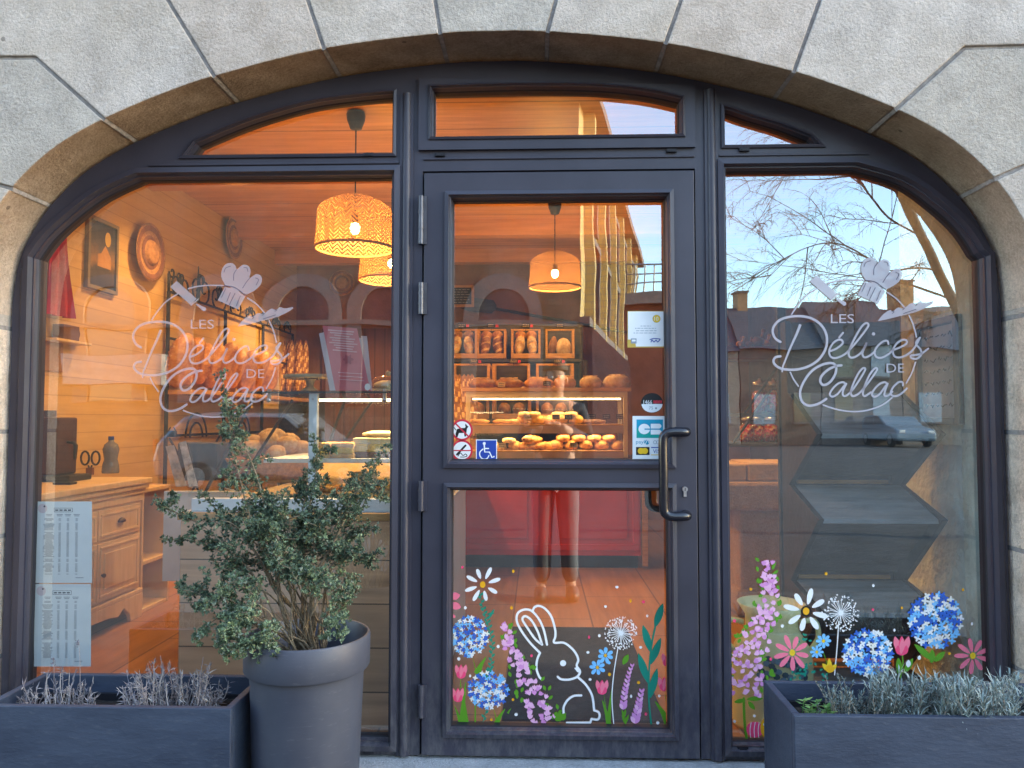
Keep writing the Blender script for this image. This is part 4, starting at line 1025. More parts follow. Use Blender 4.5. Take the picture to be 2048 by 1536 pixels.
def WD(px, py, D): return W(px, py, D-2.8)
XL, XR, YB, CZ = -2.9, 2.5, 6.4, 3.22
M['wallwood'] = planks('painted_wall_boards', (.62,.42,.17), 2, .115, .028, .72, 1, .5, .14)
M['ceilwood'] = planks('ceiling_boards', (.62,.30,.10), 1, .42, .02, .45, 0, .5, .35)
M['floorwood'] = planks('floor_wood_tiles', (.36,.17,.06), 0, .46, .010, .35, 1, .38, .3, off=.31, axis2=1, pitch2=.92)
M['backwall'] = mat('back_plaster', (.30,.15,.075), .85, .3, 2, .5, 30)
M['panelwood'] = planks('counter_planks', (.62,.37,.22), 2, .1672, .016, .22, 0, .5, .38, off=.19)
M['palewood'] = mat('pale_painted_wood', (.70,.54,.32), .45, .1, 4, .1, 60, stretch=(1,8,1))
M['crate'] = mat('crate_wood', (.55,.30,.10), .6, .25, 8, .3, 60, stretch=(1,1,6))
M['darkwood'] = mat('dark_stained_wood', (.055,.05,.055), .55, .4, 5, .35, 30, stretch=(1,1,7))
M['standwood'] = mat('grey_stained_boards', (.24,.275,.29), .55, .45, 3, .4, 30, stretch=(1,6,6))
M['redpaint'] = mat('red_counter_paint', (.62,.038,.034), .42, .15, 3, .08, 40)
M['iron'] = mat('wrought_iron', (.018,.014,.014), .5, .3, 20)
M['white_metal'] = mat('white_coated_metal', (.66,.72,.75), .4, .06, 8)
M['ivory'] = mat('ivory_metal', (.72,.62,.45), .4, .06, 8)
M['acrylic'] = glass('clear_acrylic', 1.45, 2.5, 0, (.90,.90,.90))
CR = {}
def crust(name, a, b_, c_): 
    m, nt, b = base(name); v = coords(nt); f = noi(nt, v, 16, 4); g = noi(nt, v, 55, 3)
    nt.links.new(ramp(nt, mth(nt, 'ADD', mth(nt, 'MULTIPLY', f, .7), mth(nt, 'MULTIPLY', g, .3)), [(.32, a), (.5, b_), (.68, c_)]), b.inputs['Base Color'])
    b.inputs['Roughness'].default_value = .6; bump(nt, b, g, .4, .01); return m
CR['gold'] = crust('golden_crust', (.30,.11,.025), (.52,.24,.06), (.70,.42,.14)); CR['brown'] = crust('brown_crust', (.13,.05,.02), (.28,.12,.04), (.48,.25,.09))
CR['crumb'] = crust('pale_scored_crust', (.55,.32,.12), (.70,.46,.20), (.80,.60,.32)); CR['flour'] = crust('floury_crust', (.36,.20,.09), (.60,.45,.28), (.80,.72,.58))
CR['pastry'] = crust('butter_pastry', (.42,.20,.05), (.66,.38,.10), (.80,.58,.22)); CR['choc'] = crust('dark_pastry', (.06,.025,.015), (.14,.06,.03), (.25,.12,.06))
CR['cream'] = crust('cream_topping', (.70,.56,.30), (.80,.68,.42), (.86,.80,.62)); CR['yellow'] = crust('custard_filling', (.62,.36,.04), (.74,.50,.09), (.82,.64,.22))
# room shell
b = MB(); b.add([(XL-.3,-.010,FLOOR+.02),(XR+.3,-.010,FLOOR+.02),(XR+.3,YB+.3,FLOOR+.02),(XL-.3,YB+.3,FLOOR+.02)], [(0,1,2,3)])
FL = FLOOR+.02
b.build('floor', M['floorwood'], kind='structure')
b = MB(); b.box(XL-.3, XR+.3, .0, YB+.3, CZ, CZ+.12); b.build('ceiling', M['ceilwood'], kind='structure')
b = MB(); b.box(XL-.15, XL, -.005, YB+.15, FL, CZ-.003); b.build('wall_left', M['wallwood'], kind='structure')
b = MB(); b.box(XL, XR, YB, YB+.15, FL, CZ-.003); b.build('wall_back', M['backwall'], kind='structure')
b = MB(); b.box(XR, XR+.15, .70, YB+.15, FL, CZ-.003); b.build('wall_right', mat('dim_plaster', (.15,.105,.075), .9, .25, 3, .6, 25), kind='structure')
b = MB(); b.box(1.745, XR+.15, -.006, .95, FL+.001, CZ-.004); ow = b.build('wall_return', M['plaster'], kind='structure')
# ceiling beams: across and one pale lengthways board
for i, y in enumerate((1.15, 2.75, 4.35, 5.6)):
    b = MB(); b.box(XL+.002, XR-.002, y, y+.13, CZ-.15, CZ+.002); solo(b, 'ceiling_beam', M['ceilwood'], ('wooden ceiling beam nearest the shop window', 'second wooden ceiling beam from the window', 'third wooden ceiling beam from the window', 'wooden ceiling beam nearest the back wall')[i], 'beam', 'wooden ceiling beams')
# ---------------- sideboard on the left
sx0, sx1, sy0, sy1 = XL+.01, -2.39, .42, 1.82
sb = thing('sideboard', 'cream wooden sideboard with panelled doors and drawers against the left wall', 'sideboard', ((sx0+sx1)/2, (sy0+sy1)/2, FL))
b = MB(); b.box(sx0, sx1, sy0, sy1, FL+.17, .86); b.build('body', M['palewood'], sb, bev=.004)
b = MB(); b.box(sx0, sx1+.055, sy0-.03, sy1+.03, .965, .999); b.box(sx0, sx1+.042, sy0-.02, sy1+.02, .935, .9645); b.box(sx0, sx1+.025, sy0-.012, sy1+.012, .905, .9345); b.box(sx0, sx1+.012, sy0-.006, sy1+.006, .861, .9045); b.build('top', M['palewood'], sb, bev=.006)
b = MB(); b.box(sx0, sx1+.02, sy0-.01, sy1+.01, FL+.145, FL+.1695)
pr_ = [(sy0-.01, FL), (sy0+.12, FL), (sy0+.14, FL+.05), (sy0+.20, FL+.095), (sy0+.26, FL+.06), (sy0+.36, FL+.075), (sy0+.62, FL+.085), (sy1-.62, FL+.085), (sy1-.36, FL+.075), (sy1-.26, FL+.06), (sy1-.20, FL+.095), (sy1-.14, FL+.05), (sy1-.12, FL), (sy1+.01, FL), (sy1+.01, FL+.1445), (sy0-.01, FL+.1445)]
b.prism(pr_, sx1-.005, sx1+.02, axis='x'); b.build('plinth', M['palewood'], sb, bev=.004)
nd = 3; dw = (sy1-sy0-.08)/nd
def panelled(nm, y0, y1, z0, z1, par):
    b = MB(); b.box(sx1+.0005, sx1+.014, y0, y1, z0, z1); w = .045
    e = b.build(nm, M['palewood'], par, bev=.003)
    b = MB(); b.box(sx1+.012, sx1+.020, y0+.02, y1-.02, z0+.02, z0+.035); b.box(sx1+.012, sx1+.020, y0+.02, y1-.02, z1-.035, z1-.02); b.box(sx1+.012, sx1+.0198, y0+.02, y0+.035, z0+.036, z1-.036); b.box(sx1+.012, sx1+.0198, y1-.035, y1-.02, z0+.036, z1-.036)
    if z1-z0 > .3: b.prism([(y0+.06, z0+.06), (y1-.06, z0+.06), (y1-.06, z1-.06), (y0+.06, z1-.06)], sx1+.012, sx1+.0195, axis='x')
    b.build('moulding', M['palewood'], e, bev=.003); return e
bronze = mat('bronze_handle', (.10,.075,.05), .4, .2, 30, metal=.6)
for i in range(nd):
    y0 = sy0+.03+i*(dw+.01); y1 = y0+dw
    e = panelled('drawer', y0, y1, .685, .850, sb)
    b = MB(); b.blob((sx1+.022, (y0+y1)/2, .768), (.016, .036, .022), n=14, k=8, flat=.15); b.build('cup_handle', bronze, e, smooth='all')
    e = panelled('cupboard_door', y0, y1, FL+.185, .672, sb)
    b = MB(); b.tube([(sx1+.012, y0+.028, .50), (sx1+.03, y0+.028, .50)], .005, 8); b.blob((sx1+.034, y0+.028, .50), (.012, .012, .012), n=10, k=6); b.build('knob', bronze, e, smooth='all')
# open shelf unit beyond it
su = thing('shelf_unit', 'low open white shelf unit beyond the cream sideboard', 'shelf', (-2.6, 2.0, FL)); b = MB()
ux0, ux1, uy0, uy1, uz = XL+.01, -2.40, 1.86, 2.22, .925
b.box(ux0, ux1, uy0, uy0+.02, FL, uz); b.box(ux0, ux1, uy1-.02, uy1, FL, uz); b.box(ux0, ux0+.012, uy0+.021, uy1-.021, FL, uz-.001); b.build('carcass', M['palewood'], su, bev=.002)
for z in (FL+.001, .46, .90): b = MB(); b.box(ux0+.013, ux1-.002, uy0+.0205, uy1-.0205, z, z+.022); b.build('shelf_board', M['palewood'], su, bev=.002)
p = Vector((-2.52, 1.96, .482)); b = MB(); b.blob((p.x, p.y, p.z+.09), (.06, .035, .09), n=12, k=8); b.tube([(p.x, p.y, p.z+.17), (p.x, p.y, p.z+.21)], .012, 8); solo(b, 'sweet_bag', mat('red_packet', (.62,.08,.03), .4, .3, 20), 'shiny red and orange sweet packet on the open white shelf', 'packet', smooth='all')
# things on the sideboard
g = WD(107, 955, 4.35); g.z = .999
gr = thing('coffee_grinder', 'dark brown boxy coffee machine with a spout at the left end of the sideboard', 'coffee machine', (g.x, g.y, .999)); dk = mat('dark_machine_plastic', (.060,.022,.018), .35, .2, 8)
b = MB(); b.box(g.x-.085, g.x+.075, g.y-.10, g.y+.10, 1.035, 1.36); b.build('casing', dk, gr, bev=.012)
b = MB(); b.box(g.x-.10, g.x+.16, g.y-.11, g.y+.11, 1.0, 1.034); b.build('base_tray', M['iron'], gr, bev=.008)
b = MB(); b.tube([(g.x+.074, g.y, 1.22), (g.x+.115, g.y, 1.215), (g.x+.125, g.y, 1.20), (g.x+.122, g.y, 1.12)], [.008, .010, .012, .008], 10); b.build('spout', M['iron'], gr, smooth=True)
b = MB(); b.tube([(g.x-.05, g.y, 1.36), (g.x-.05, g.y, 1.40)], .05, 16); b.build('hopper_lid', dk, gr, smooth=True)
s_ = WD(180, 942, 4.8); s_.z = .999; sc = thing('scissors', 'black handled scissors standing upright in a holder on the sideboard', 'scissors', s_)
b = MB()
for sg in (-1, 1): b.tube([Vector((s_.x+sg*.034+math.cos(t)*.026, s_.y, 1.105+math.sin(t)*.042)) for t in [2*PI*i/20 for i in range(21)]], .0065, 8, cap=False)
b.tube([(s_.x-.012, s_.y, 1.06), (s_.x+.01, s_.y, 1.0)], .006, 6); b.tube([(s_.x+.012, s_.y, 1.06), (s_.x-.01, s_.y, 1.0)], .006, 6); b.build('handles', M['iron'], sc, smooth='all')
b = MB(); b.box(s_.x-.02, s_.x+.02, s_.y-.015, s_.y+.015, .9995, 1.045); b.build('holder', mat('brown_holder', (.16,.06,.03), .5), sc, bev=.004)
s_ = WD(221, 942, 4.95); s_.z = .999; bt = thing('bottle', 'waisted clear plastic bottle with a blue cap on the sideboard', 'bottle', s_)
b = MB(); b.lathe([(.001,1.0),(.050,1.0),(.053,1.01),(.050,1.05),(.040,1.09),(.046,1.13),(.050,1.155),(.040,1.185),(.018,1.205),(.016,1.215)], (s_.x, s_.y, 0), 20); b.build('bottle_body', mat('cloudy_bottle', (.16,.17,.22), .15, .2, 9), bt, smooth='all')
b = MB(); b.lathe([(.017,1.214),(.018,1.216),(.018,1.238),(.001,1.239)], (s_.x, s_.y, 0), 16); b.build('cap', M['blue_print'], bt, smooth=True)
b = MB(); c_ = WD(130, 962, 4.1); b.box(c_.x-.05, c_.x+.05, c_.y-.03, c_.y+.03, .9995, 1.012); solo(b, 'small_box', M['iron'], 'small flat dark tin at the front edge of the sideboard', 'tin', bev=.003)
# on the left wall: apron, poster, small wooden shelf and arch niche, straw hats
x = XL+.03; b = MB()
a0, a1 = WX(80, 470, x), WX(141, 470, x); zt, zb2 = WX(110, 452, x).z, WX(110, 632, x).z
n = 14; 
for i in range(n+1):
    for j in range(9):
        u, v = i/n, j/8; y = a0.y+(a1.y-a0.y)*(.5+(u-.5)*(.55+.45*v)); z = zt+(zb2-zt)*v-.02*math.sin(u*PI)*(1-v); b.v.append(Vector((x+.025*math.sin(u*18+v*2)*(.3+v)+.02, y, z)))
for i in range(n):
    for j in range(8): b.f.append([i*9+j, (i+1)*9+j, (i+1)*9+j+1, i*9+j+1]); b.m.append(0)
solo(b, 'apron', mat('crimson_cloth', (.42,.02,.055), .8, .25, 6, .3, 200), 'crimson apron hanging on the left wall at the window edge', 'apron', smooth='all')
def wall_board(px0, px1, pyt, pyb, nm, lab, cat, fm, im, x=XL+.012):
    A, B_ = WX(px0, (pyt+pyb)/2, x), WX(px1, (pyt+pyb)/2, x); z1, z0 = WX(px0, pyt, x).z, WX(px0, pyb, x).z
    t = thing(nm, lab, cat, (x, (A.y+B_.y)/2, z0)); b = MB()
    b.box(x-.011, x+.018, A.y, A.y+.025, z0, z1); b.box(x-.011, x+.018, B_.y-.025, B_.y, z0, z1); b.box(x-.011, x+.0178, A.y+.0255, B_.y-.0255, z0, z0+.025); b.box(x-.011, x+.0178, A.y+.0255, B_.y-.0255, z1-.025, z1); b.build('frame', fm, t, bev=.002)
    b = MB(); b.box(x-.011, x+.006, A.y+.0258, B_.y-.0258, z0+.0255, z1-.0255); b.build('picture', im, t); return t, A.y, B_.y, z0, z1
def picture_mat():
    m, nt, b = base('night_village_print'); v = coords(nt); sp = _n(nt, 'ShaderNodeSeparateXYZ'); nt.links.new(v, sp.inputs[0]); f = noi(nt, v, 9, 5)
    c = ramp(nt, mth(nt, 'ADD', sp.outputs[2], mth(nt, 'MULTIPLY', f, .22)), [(.10, (.03,.03,.04)), (.24, (.09,.07,.06)), (.30, (.30,.17,.07)), (.40, (.10,.09,.10)), (.55, (.035,.04,.06))])
    nt.links.new(c, b.inputs['Base Color']); b.inputs['Roughness'].default_value = .35; return m
t, ya, yb2, z0, z1 = wall_board(172, 233, 425, 574, 'poster', 'dark framed night scene poster high on the left wall', 'poster', mat('grey_frame', (.22,.18,.12), .5), picture_mat())
b = MB(); x = XL+.0195; ym = (ya+yb2)/2
b.add([(x, ym+.05, z1-.12+.03*0)]+[(x, ym+.06+.035*math.cos(a), z1-.12+.05*math.sin(a)) for a in [i*2*PI/14 for i in range(14)]], [list(range(1, 15))]); b.build('round_badge', M['gold_print'], t)
b = MB(); b.add([(x+.0004, ym-.06, z0+.16), (x+.0004, ym+.10, z0+.16), (x+.0004, ym+.10, z0+.24), (x+.0004, ym+.03, z0+.31), (x+.0004, ym-.02, z0+.25), (x+.0004, ym-.06, z0+.24)], [list(range(6))]); b.build('lit_house', mat('print_amber', (.50,.27,.10), .5), t)
straw = mat('straw', (.42,.22,.08), .8, .3, 40, .6, 90); strawd = mat('straw_band', (.20,.08,.04), .8, .3, 40)
def hat(px, py, r, lab, x=XL, back=False):
    if not back: p = WX(px, py, x+.05)
    else: p = W(px, py, YB-.05)
    t = thing('straw_hat', lab, 'hat', p, 'straw hats on the walls')
    b = MB(); prof = [(.001,.034),(r*.34,.033),(r*.40,.026),(r*.43,.006),(r*.62,.002),(r*.80,.004),(r,.012),(r,.008),(r*.43,.0),(.001,.0)]
    rings = MB()
    for mb_, pf in ((b, prof), (rings, [(r*.44,.010),(r*.50,.012),(r*.58,.006)]), (rings, [(r*.74,.008),(r*.86,.013),(r*.92,.011)])): mb_.lathe(pf, (0, 0, 0), 30)
    R = Euler((0, PI/2, 0)).to_matrix() if not back else Euler((PI/2, 0, 0)).to_matrix()
    for mb_, nm, mm in ((b, 'brim_and_crown', straw), (rings, 'band', strawd)):
        mb_.v = [R @ v+p for v in mb_.v]; mb_.build(nm, mm, t, smooth='all')
hat(300, 505, .215, 'large striped straw hat hung on the left wall beside the poster'); hat(467, 475, .20, 'reddish straw hat further along the left wall'); hat(684, 566, .155, 'small round straw hat on the back wall', back=True)
b = MB(); p = WX(128, 668, XL+.03); b.box(XL, XL+.10, p.y-.18, p.y+.18, p.z-.055, p.z-.04); ws = solo(b, 'wall_shelf', M['palewood'], 'narrow wooden ledge on the left wall under the apron', 'shelf', bev=.003)
b = MB(); b.box(XL+.02, XL+.09, p.y-.10, p.y+.06, p.z-.039, p.z+.05); b.tube([Vector((XL+.055, p.y+.085+.028*math.cos(t), p.z+.01+.032*math.sin(t))) for t in [2*PI*i/16 for i in range(17)]], .007, 6, cap=False); solo(b, 'mug', mat('brown_mug', (.14,.07,.05), .4), 'brown square mug on the narrow wall ledge', 'mug', bev=.006)
b = MB(); p = WX(100, 708, XL+.02); b.box(XL+.001, XL+.012, p.y-.14, p.y+.14, p.z-.10, p.z+.09); solo(b, 'paper_notice', mat('brown_paper', (.34,.20,.12), .7), 'brown paper sheet pinned low on the left wall', 'notice')
# ---------------- wrought iron bread rack along the left wall
rx = -2.855; ry0, ry1 = W(335, 700, 0).y, 0
def yat(px, x): return WX(px, 700, x).y
y0, y1 = yat(335, rx), min(YB-.05, yat(585, rx)); zs = 1.575; zt = 2.34
rk = thing('bread_rack', 'black wrought iron rack with scrollwork along the left wall, holding long loaves', 'bread rack', (rx, (y0+y1)/2, FL))
b = MB()
for y in (y0, y0+(y1-y0)*.36, y0+(y1-y0)*.68, y1):
    b = MB(); b.tube([(rx, y, FL), (rx, y, zt)], .016, 8); b.build('post', M['iron'], rk)
b = MB()
for z in (zt, 1.98, 1.66, 1.22): 
    b.tube([(rx, y0, z), (rx, y1, z)], .011, 8)
for y in (y0, y0+(y1-y0)*.36, y0+(y1-y0)*.68, y1): b.tube([(rx, y, 1.56), (rx+.28, y, 1.53)], .010, 6)
b.build('rails', M['iron'], rk)
b = MB()
def scroll(c, r, turns, s, flip=1, a0=0): return [Vector((c[0], c[1]+flip*r*(1-.8*u)*math.cos(a0+s*u*turns*2*PI), c[2]+r*(1-.8*u)*math.sin(a0+s*u*turns*2*PI))) for u in [i/18 for i in range(19)]]
L = y1-y0
for i in range(8):
    yc = y0+L*(i+.5)/8; h = .10+.09*math.exp(-((i-1.2)/1.3)**2)
    b = MB()
    for fl in (-1, 1): b.tube(scroll((rx, yc+fl*.07, zt+h*.6), h*.6, 1.1, 1, fl, -PI/2), .008, 6); b.tube(scroll((rx, yc+fl*.03, zt+h*1.0), h*.4, 1.0, 1, -fl, -PI/2), .007, 6)
    b.build('scroll', M['iron'], rk, smooth='all')
b = MB()
b.tube([(rx, y0, zt), (rx, y0, zt+.14)], .012, 6); b.tube(scroll((rx, y0+.05, zt+.16), .05, 1, 1, 1, PI), .008, 6)
yq = y0+L*.17; b.tube([(rx, yq, zt), (rx, yq, zt+.30)], [.02, .004], 6)
b.build('finial', M['iron'], rk, smooth='all')
for i in range(2):
    b = MB()
    ya_ = y0+L*(.02+.33*i); yb_ = ya_+L*.31
    b.tube([(rx, ya_, 1.2), (rx, yb_, .4)], .009, 6); b.tube([(rx, yb_, 1.2), (rx, ya_, .4)], .009, 6)
    for k_ in range(2): b.tube([Vector((rx, (ya_+yb_)/2+(.20-.08*k_)*math.cos(t), 1.2+(.20-.08*k_)*math.sin(t))) for t in [PI*j/14 for j in range(15)]], .009, 6)
    b.build('crossed_brace', M['iron'], rk, smooth='all')
b = MB(); b.box(rx+.017, rx+.31, y0-.02, y1+.02, zs-.035, zs); b.build('shelf_board', M['crate'], rk, bev=.004)
# loaf shapes
def loaf_mesh(L, r, nsl, slope=.9, seed=0, taper=.75, flat=.55, mats=None):
    m = MB(); n = 14; k = 30; rg = random.Random(seed)
    for i in range(k+1):
        u = i/k; t = 2*u-1; pr2 = max(0.001, (1-abs(t)**3.2))**.5*(1-(1-taper)*abs(t)**2)
        for j in range(n):
            w = 2*PI*j/n; top = max(0, math.cos(w)); s = (u*nsl+.10*math.sin(w)*slope*nsl*.9) % 1
            cut = math.exp(-((s-.5)/.13)**2)*top if .08 < u < .92 else 0
            bulge = .10*math.exp(-((s-.30)/.18)**2)*top
            q_ = r*pr2*(1-.20*cut+bulge)*(1+.03*noise.noise(Vector((u*9, w, seed))))
            z = q_*math.cos(w); z = max(z, -r*flat)
            m.v.append(Vector((L*t/2, q_*math.sin(w), z+r*flat)))
    for i in range(k):
        for j in range(n):
            u = (i+.5)/k; w = 2*PI*(j+.5)/n; top = math.cos(w); s = (u*nsl+.10*math.sin(w)*slope*nsl*.9) % 1
            m.f.append([i*n+j, i*n+(j+1) % n, (i+1)*n+(j+1) % n, (i+1)*n+j]); m.m.append(1 if top > .25 and abs(s-.5) < .15 and .08 < u < .92 else 0)
    return m
PROT = {}
def bread(kind, mk, mats, loc, rot, lab, cat, group, nm, scale=None):
    if kind not in PROT:
        o = mk().build(nm, mats, smooth='all'); PROT[kind] = [o, False]
    o, used = PROT[kind]
    if not used: PROT[kind][1] = True; o.location = loc; o.rotation_euler = rot; ORG[o.name] = Vector(loc)
    else: o = o.copy(); COL.objects.link(o); o.location = loc; o.rotation_euler = rot
    if scale: o.scale = scale if hasattr(scale, '__len__') else (scale,)*3
    return tag(o, lab, cat, group)
NB = 9
for i in range(NB):
    px = 356+ (532-356)*i/(NB-1); y = yat(px+12, rx+.12)
    h = (.62, .58, .50, .56, .66, .52, .60, .66, .56)[i]
    bread('bat%d' % (i % 3), lambda s=i: loaf_mesh(.44, .085, 6, 1.6, s), [CR['gold'], CR['crumb']], (rx+.15, y, zs+.215), (rr.uniform(-.3, .3), -(PI/2-.30)+rr.uniform(-.04, .04), PI*0+rr.uniform(-.25, .25)),
          ORD[i]+' thick golden loaf from the left leaning in the iron bread rack', 'bread', 'thick loaves leaning in the iron rack', 'loaf', (h/.62, 1.35, 1.15))
for i in range(8):
    p = WD(548+i*8.5, 775, 8.75); bread('bag', lambda: loaf_mesh(.66, .044, 5, 2.2, 3), [CR['brown'], CR['crumb']], (p.x, p.y+.05*(i % 2), zs+.36), (0, -(PI/2-.12), PI/2+rr.uniform(-.2, .2)), ORD[i]+' thin baguette from the left standing right of the bread rack', 'baguette', 'thin baguettes standing beside the rack', 'baguette')
b = MB(); p0, p1 = WD(540, 780, 8.7), WD(640, 780, 8.7); b.box(p0.x-.05, p1.x, p0.y-.1, p0.y+.22, FL, zs); solo(b, 'baguette_cabinet', M['darkwood'], 'dark wooden cabinet under the standing baguettes at the back', 'cabinet', bev=.005)
# ---------------- pendant lamps
def shade_mat(nm, hole, solid):
    m, nt, b = base(nm); v = coords(nt); sp = _n(nt, 'ShaderNodeSeparateXYZ'); nt.links.new(v, sp.inputs[0])
    an = mth(nt, 'ARCTAN2', sp.outputs[1], sp.outputs[0]); a = mth(nt, 'MULTIPLY', an, 22/(2*PI))
    tri = mth(nt, 'PINGPONG', a, .5); ph = mth(nt, 'ADD', mth(nt, 'MULTIPLY', sp.outputs[2], 40), mth(nt, 'MULTIPLY', tri, 2.6))
    st = mth(nt, 'ABSOLUTE', mth(nt, 'SUBTRACT', mth(nt, 'FRACT', ph), .5)); strand = rng(nt, st, .24, .34, 1, 0)
    edge = rng(nt, mth(nt, 'ABSOLUTE', mth(nt, 'SUBTRACT', mth(nt, 'FRACT', mth(nt, 'MULTIPLY', a, 1)), .5)), .0, .03, .3, 1)
    f = mth(nt, 'MULTIPLY', strand, edge); c = mix(nt, (.035,.012,.004), (.40,.20,.06), f)
    nt.links.new(c, b.inputs['Base Color']); b.inputs['Roughness'].default_value = .7
    tl = _n(nt, 'ShaderNodeBsdfTranslucent'); nt.links.new(mix(nt, (.03,.008,.002), (.55,.25,.05), f), tl.inputs[0]); mx = _n(nt, 'ShaderNodeMixShader'); mx.inputs[0].default_value = .13
    out = nt.nodes['Material Output']; nt.links.new(b.outputs[0], mx.inputs[1]); nt.links.new(tl.outputs[0], mx.inputs[2]); nt.links.new(mx.outputs[0], out.inputs[0])
    bump(nt, b, f, .8, .01)
    tp = _n(nt, 'ShaderNodeBsdfTransparent'); m2 = _n(nt, 'ShaderNodeMixShader'); nt.links.new(rng(nt, f, 0, 1, hole, solid), m2.inputs[0]); nt.links.new(mx.outputs[0], m2.inputs[1]); nt.links.new(tp.outputs[0], m2.inputs[2]); nt.links.new(m2.outputs[0], out.inputs[0]); return m
SHADE = shade_mat('woven_rattan_shade', .75, .08); SHADE2 = shade_mat('thin_woven_shade', .93, .62); BULB = mat('lit_bulb', (1, .85, .6), .3, emit=(1, .72, .34), estr=60)
def pendant(px, pys, D, wpx, lab, energy, SHADE=SHADE):
    p = WD(px, pys, D); r = wpx/2/F*D; top = CZ
    t = thing('pendant_lamp', lab, 'pendant lamp', (p.x, p.y, p.z), 'woven pendant lamps')
    b = MB(); b.lathe([(.001,top-.002),(.052,top-.003),(.058,top-.02),(.055,top-.05),(.035,top-.105),(.010,top-.112),(.001,top-.113)], (p.x, p.y, 0), 20); b.build('ceiling_cup', M['iron'], t, smooth='all')
    b = MB(); b.tube([(p.x, p.y, top-.1), (p.x, p.y, p.z+r*.36)], .0045, 6); b.build('cord', M['iron'], t)
    b = MB(); h = r*1.5; pf = [(r*.08, h*.60), (r*.40, h*.54), (r*.72, h*.44), (r*.90, h*.35), (r*.945, h*.28), (r*.96, -.05*h), (r, -.30*h), (r*.985, -.34*h)]
    b.lathe([(a, z) for a, z in pf], (p.x, p.y, p.z), 48); b.build('lamp_shade', SHADE, t, smooth='all')
    b = MB(); b.tube([Vector((p.x+r*.99*math.cos(a), p.y+r*.99*math.sin(a), p.z-.34*h)) for a in [2*PI*i/40 for i in range(41)]], .008, 6, cap=False); b.build('shade_rim', straw, t, smooth='all')
    b = MB(); b.tube([(p.x, p.y, p.z+r*.36), (p.x, p.y, p.z+r*.14)], .02, 10); b.build('socket', M['iron'], t, smooth=True)
    b = MB(); b.blob((p.x, p.y, p.z+r*.02), (.030, .030, .036), n=14, k=9); b.build('bulb', BULB, t, smooth='all')
    l = bpy.data.lights.new('pendant_light', 'POINT'); l.energy = energy; l.color = (1, .515, .15); l.shadow_soft_size = .04
    o = bpy.data.objects.new('pendant_light', l); COL.objects.link(o); o.location = (p.x, p.y, p.z-r*.22)
LE = 62
pendant(710, 458, 4.6, 160, 'woven rattan pendant lamp nearest the window, left of the door', LE)
pendant(783, 528, 5.75, 132, 'woven rattan pendant lamp half hidden behind the left door post', LE)
pendant(1110, 548, 6.6, 106, 'thin open-weave pendant lamp seen through the door', LE*.8, SHADE2)
# ---------------- left display counter
cf = thing('display_counter', 'refrigerated pastry counter clad in dark planks, glass sides above', 'display counter', (-.9, .6, FL))
cx0_, cx1_, cy = WD(358, 1200, 3.0).x, -.40, .2
b = MB(); b.box(cx0_, cx1_, cy, cy+.03, FL, .955); b.build('plank_front', M['panelwood'], cf, bev=.003)
b = MB(); b.box(cx0_-.012, cx1_, cy-.006, cy+.035, .956, .985); b.build('ledge', M['crate'], cf, bev=.003)
b = MB(); b.box(cx0_-.01, cx1_, cy+.036, 1.55, FL+.05, .985); b.build('case_body', M['white_metal'], cf, bev=.004)
wp = WD(331, 1100, 3.75); wq = WD(376, 1100, 3.75); b = MB(); b.box(wp.x, cx0_-.013, .92, .96, WD(350, 1160, 3.75).z, 1.0); b.build('end_panel', M['white_metal'], cf, bev=.003)
b = MB(); b.box(cx0_+.02, cx1_, cy+.045, cy+.09, .9855, 1.035); b.build('base_rail', M['white_metal'], cf, bev=.003)
p = WD(627, 890, 3.06); b = MB(); b.box(p.x-.017, p.x+.017, cy+.045, cy+.075, 1.0355, 1.452); b.build('glass_post', M['white_metal'], cf, bev=.003)
b = MB(); b.box(p.x-.004, p.x+.004, cy+.042, cy+.044, 1.425, 1.433); b.build('screw', M['steel'], cf)
zt_ = 1.463; b = MB(); b.box(WD(500, 785, 3.05).x, cx1_, cy+.03, 1.0, zt_-.010, zt_); b.build('top_glass', M['acrylic'], cf)
b = MB(); b.box(WD(505, 785, 3.05).x, cx1_, cy+.029, cy+.032, zt_-.011, zt_-.004); b.build('top_edge', mat('dark_glass_edge', (.05,.06,.06), .2), cf)
b = MB(); b.box(p.x-.5, cx1_, cy+.052, cy+.058, 1.04, 1.45); b.build('end_glass', M['case_glass'], cf)
for px in (540, 770): 
    c_ = WD(px, 795, 3.05); b = MB(); b.box(c_.x-.006, c_.x+.006, cy+.036, cy+.05, 1.418, 1.47); b.blob((c_.x, cy+.034, 1.425), (.010, .006, .010), n=10, k=6); b.build('glass_clip', M['steel'], cf, smooth=True)
b = MB(); a, c_ = WD(540, 918, 3.3), WD(785, 918, 3.3); b.box(a.x, cx1_, .42, .95, a.z-.012, a.z+.006); b.build('glass_shelf', M['white_metal'], cf, bev=.002); MSZ = a.z+.006
for i, (pa, pb_, D_) in enumerate((((400,1005), (505,800), 3.6), ((480,965), (585,800), 4.1), ((640,935), (690,800), 4.0), ((690,880), (745,800), 4.4))):
    A, B_ = WD(*pa, D_), WD(*pb_, D_); b = MB(); b.tube([A, B_], .008, 6); b.build('slanted_strut', M['darkwood'], cf)
b = MB(); a = WD(415, 1005, 3.7); c_ = WD(600, 940, 5.2); b.box(a.x-.1, -.5, 1.62, 3.6, .985, 1.012); b.build('pale_worktop', M['palewood'], cf, bev=.003)
b = MB(); b.box(cx0_+.03, cx1_-.02, cy+.09, 1.5, .9855, 1.000); b.build('display_tray', M['ivory'], cf)
b = MB(); b.box(WD(640, 805, 3.3).x, cx1_, .46, .475, 1.425, 1.437); b.build('light_strip', mat('lit_strip', (1, .9, .7), .4, emit=(1, .70, .34), estr=9), cf)
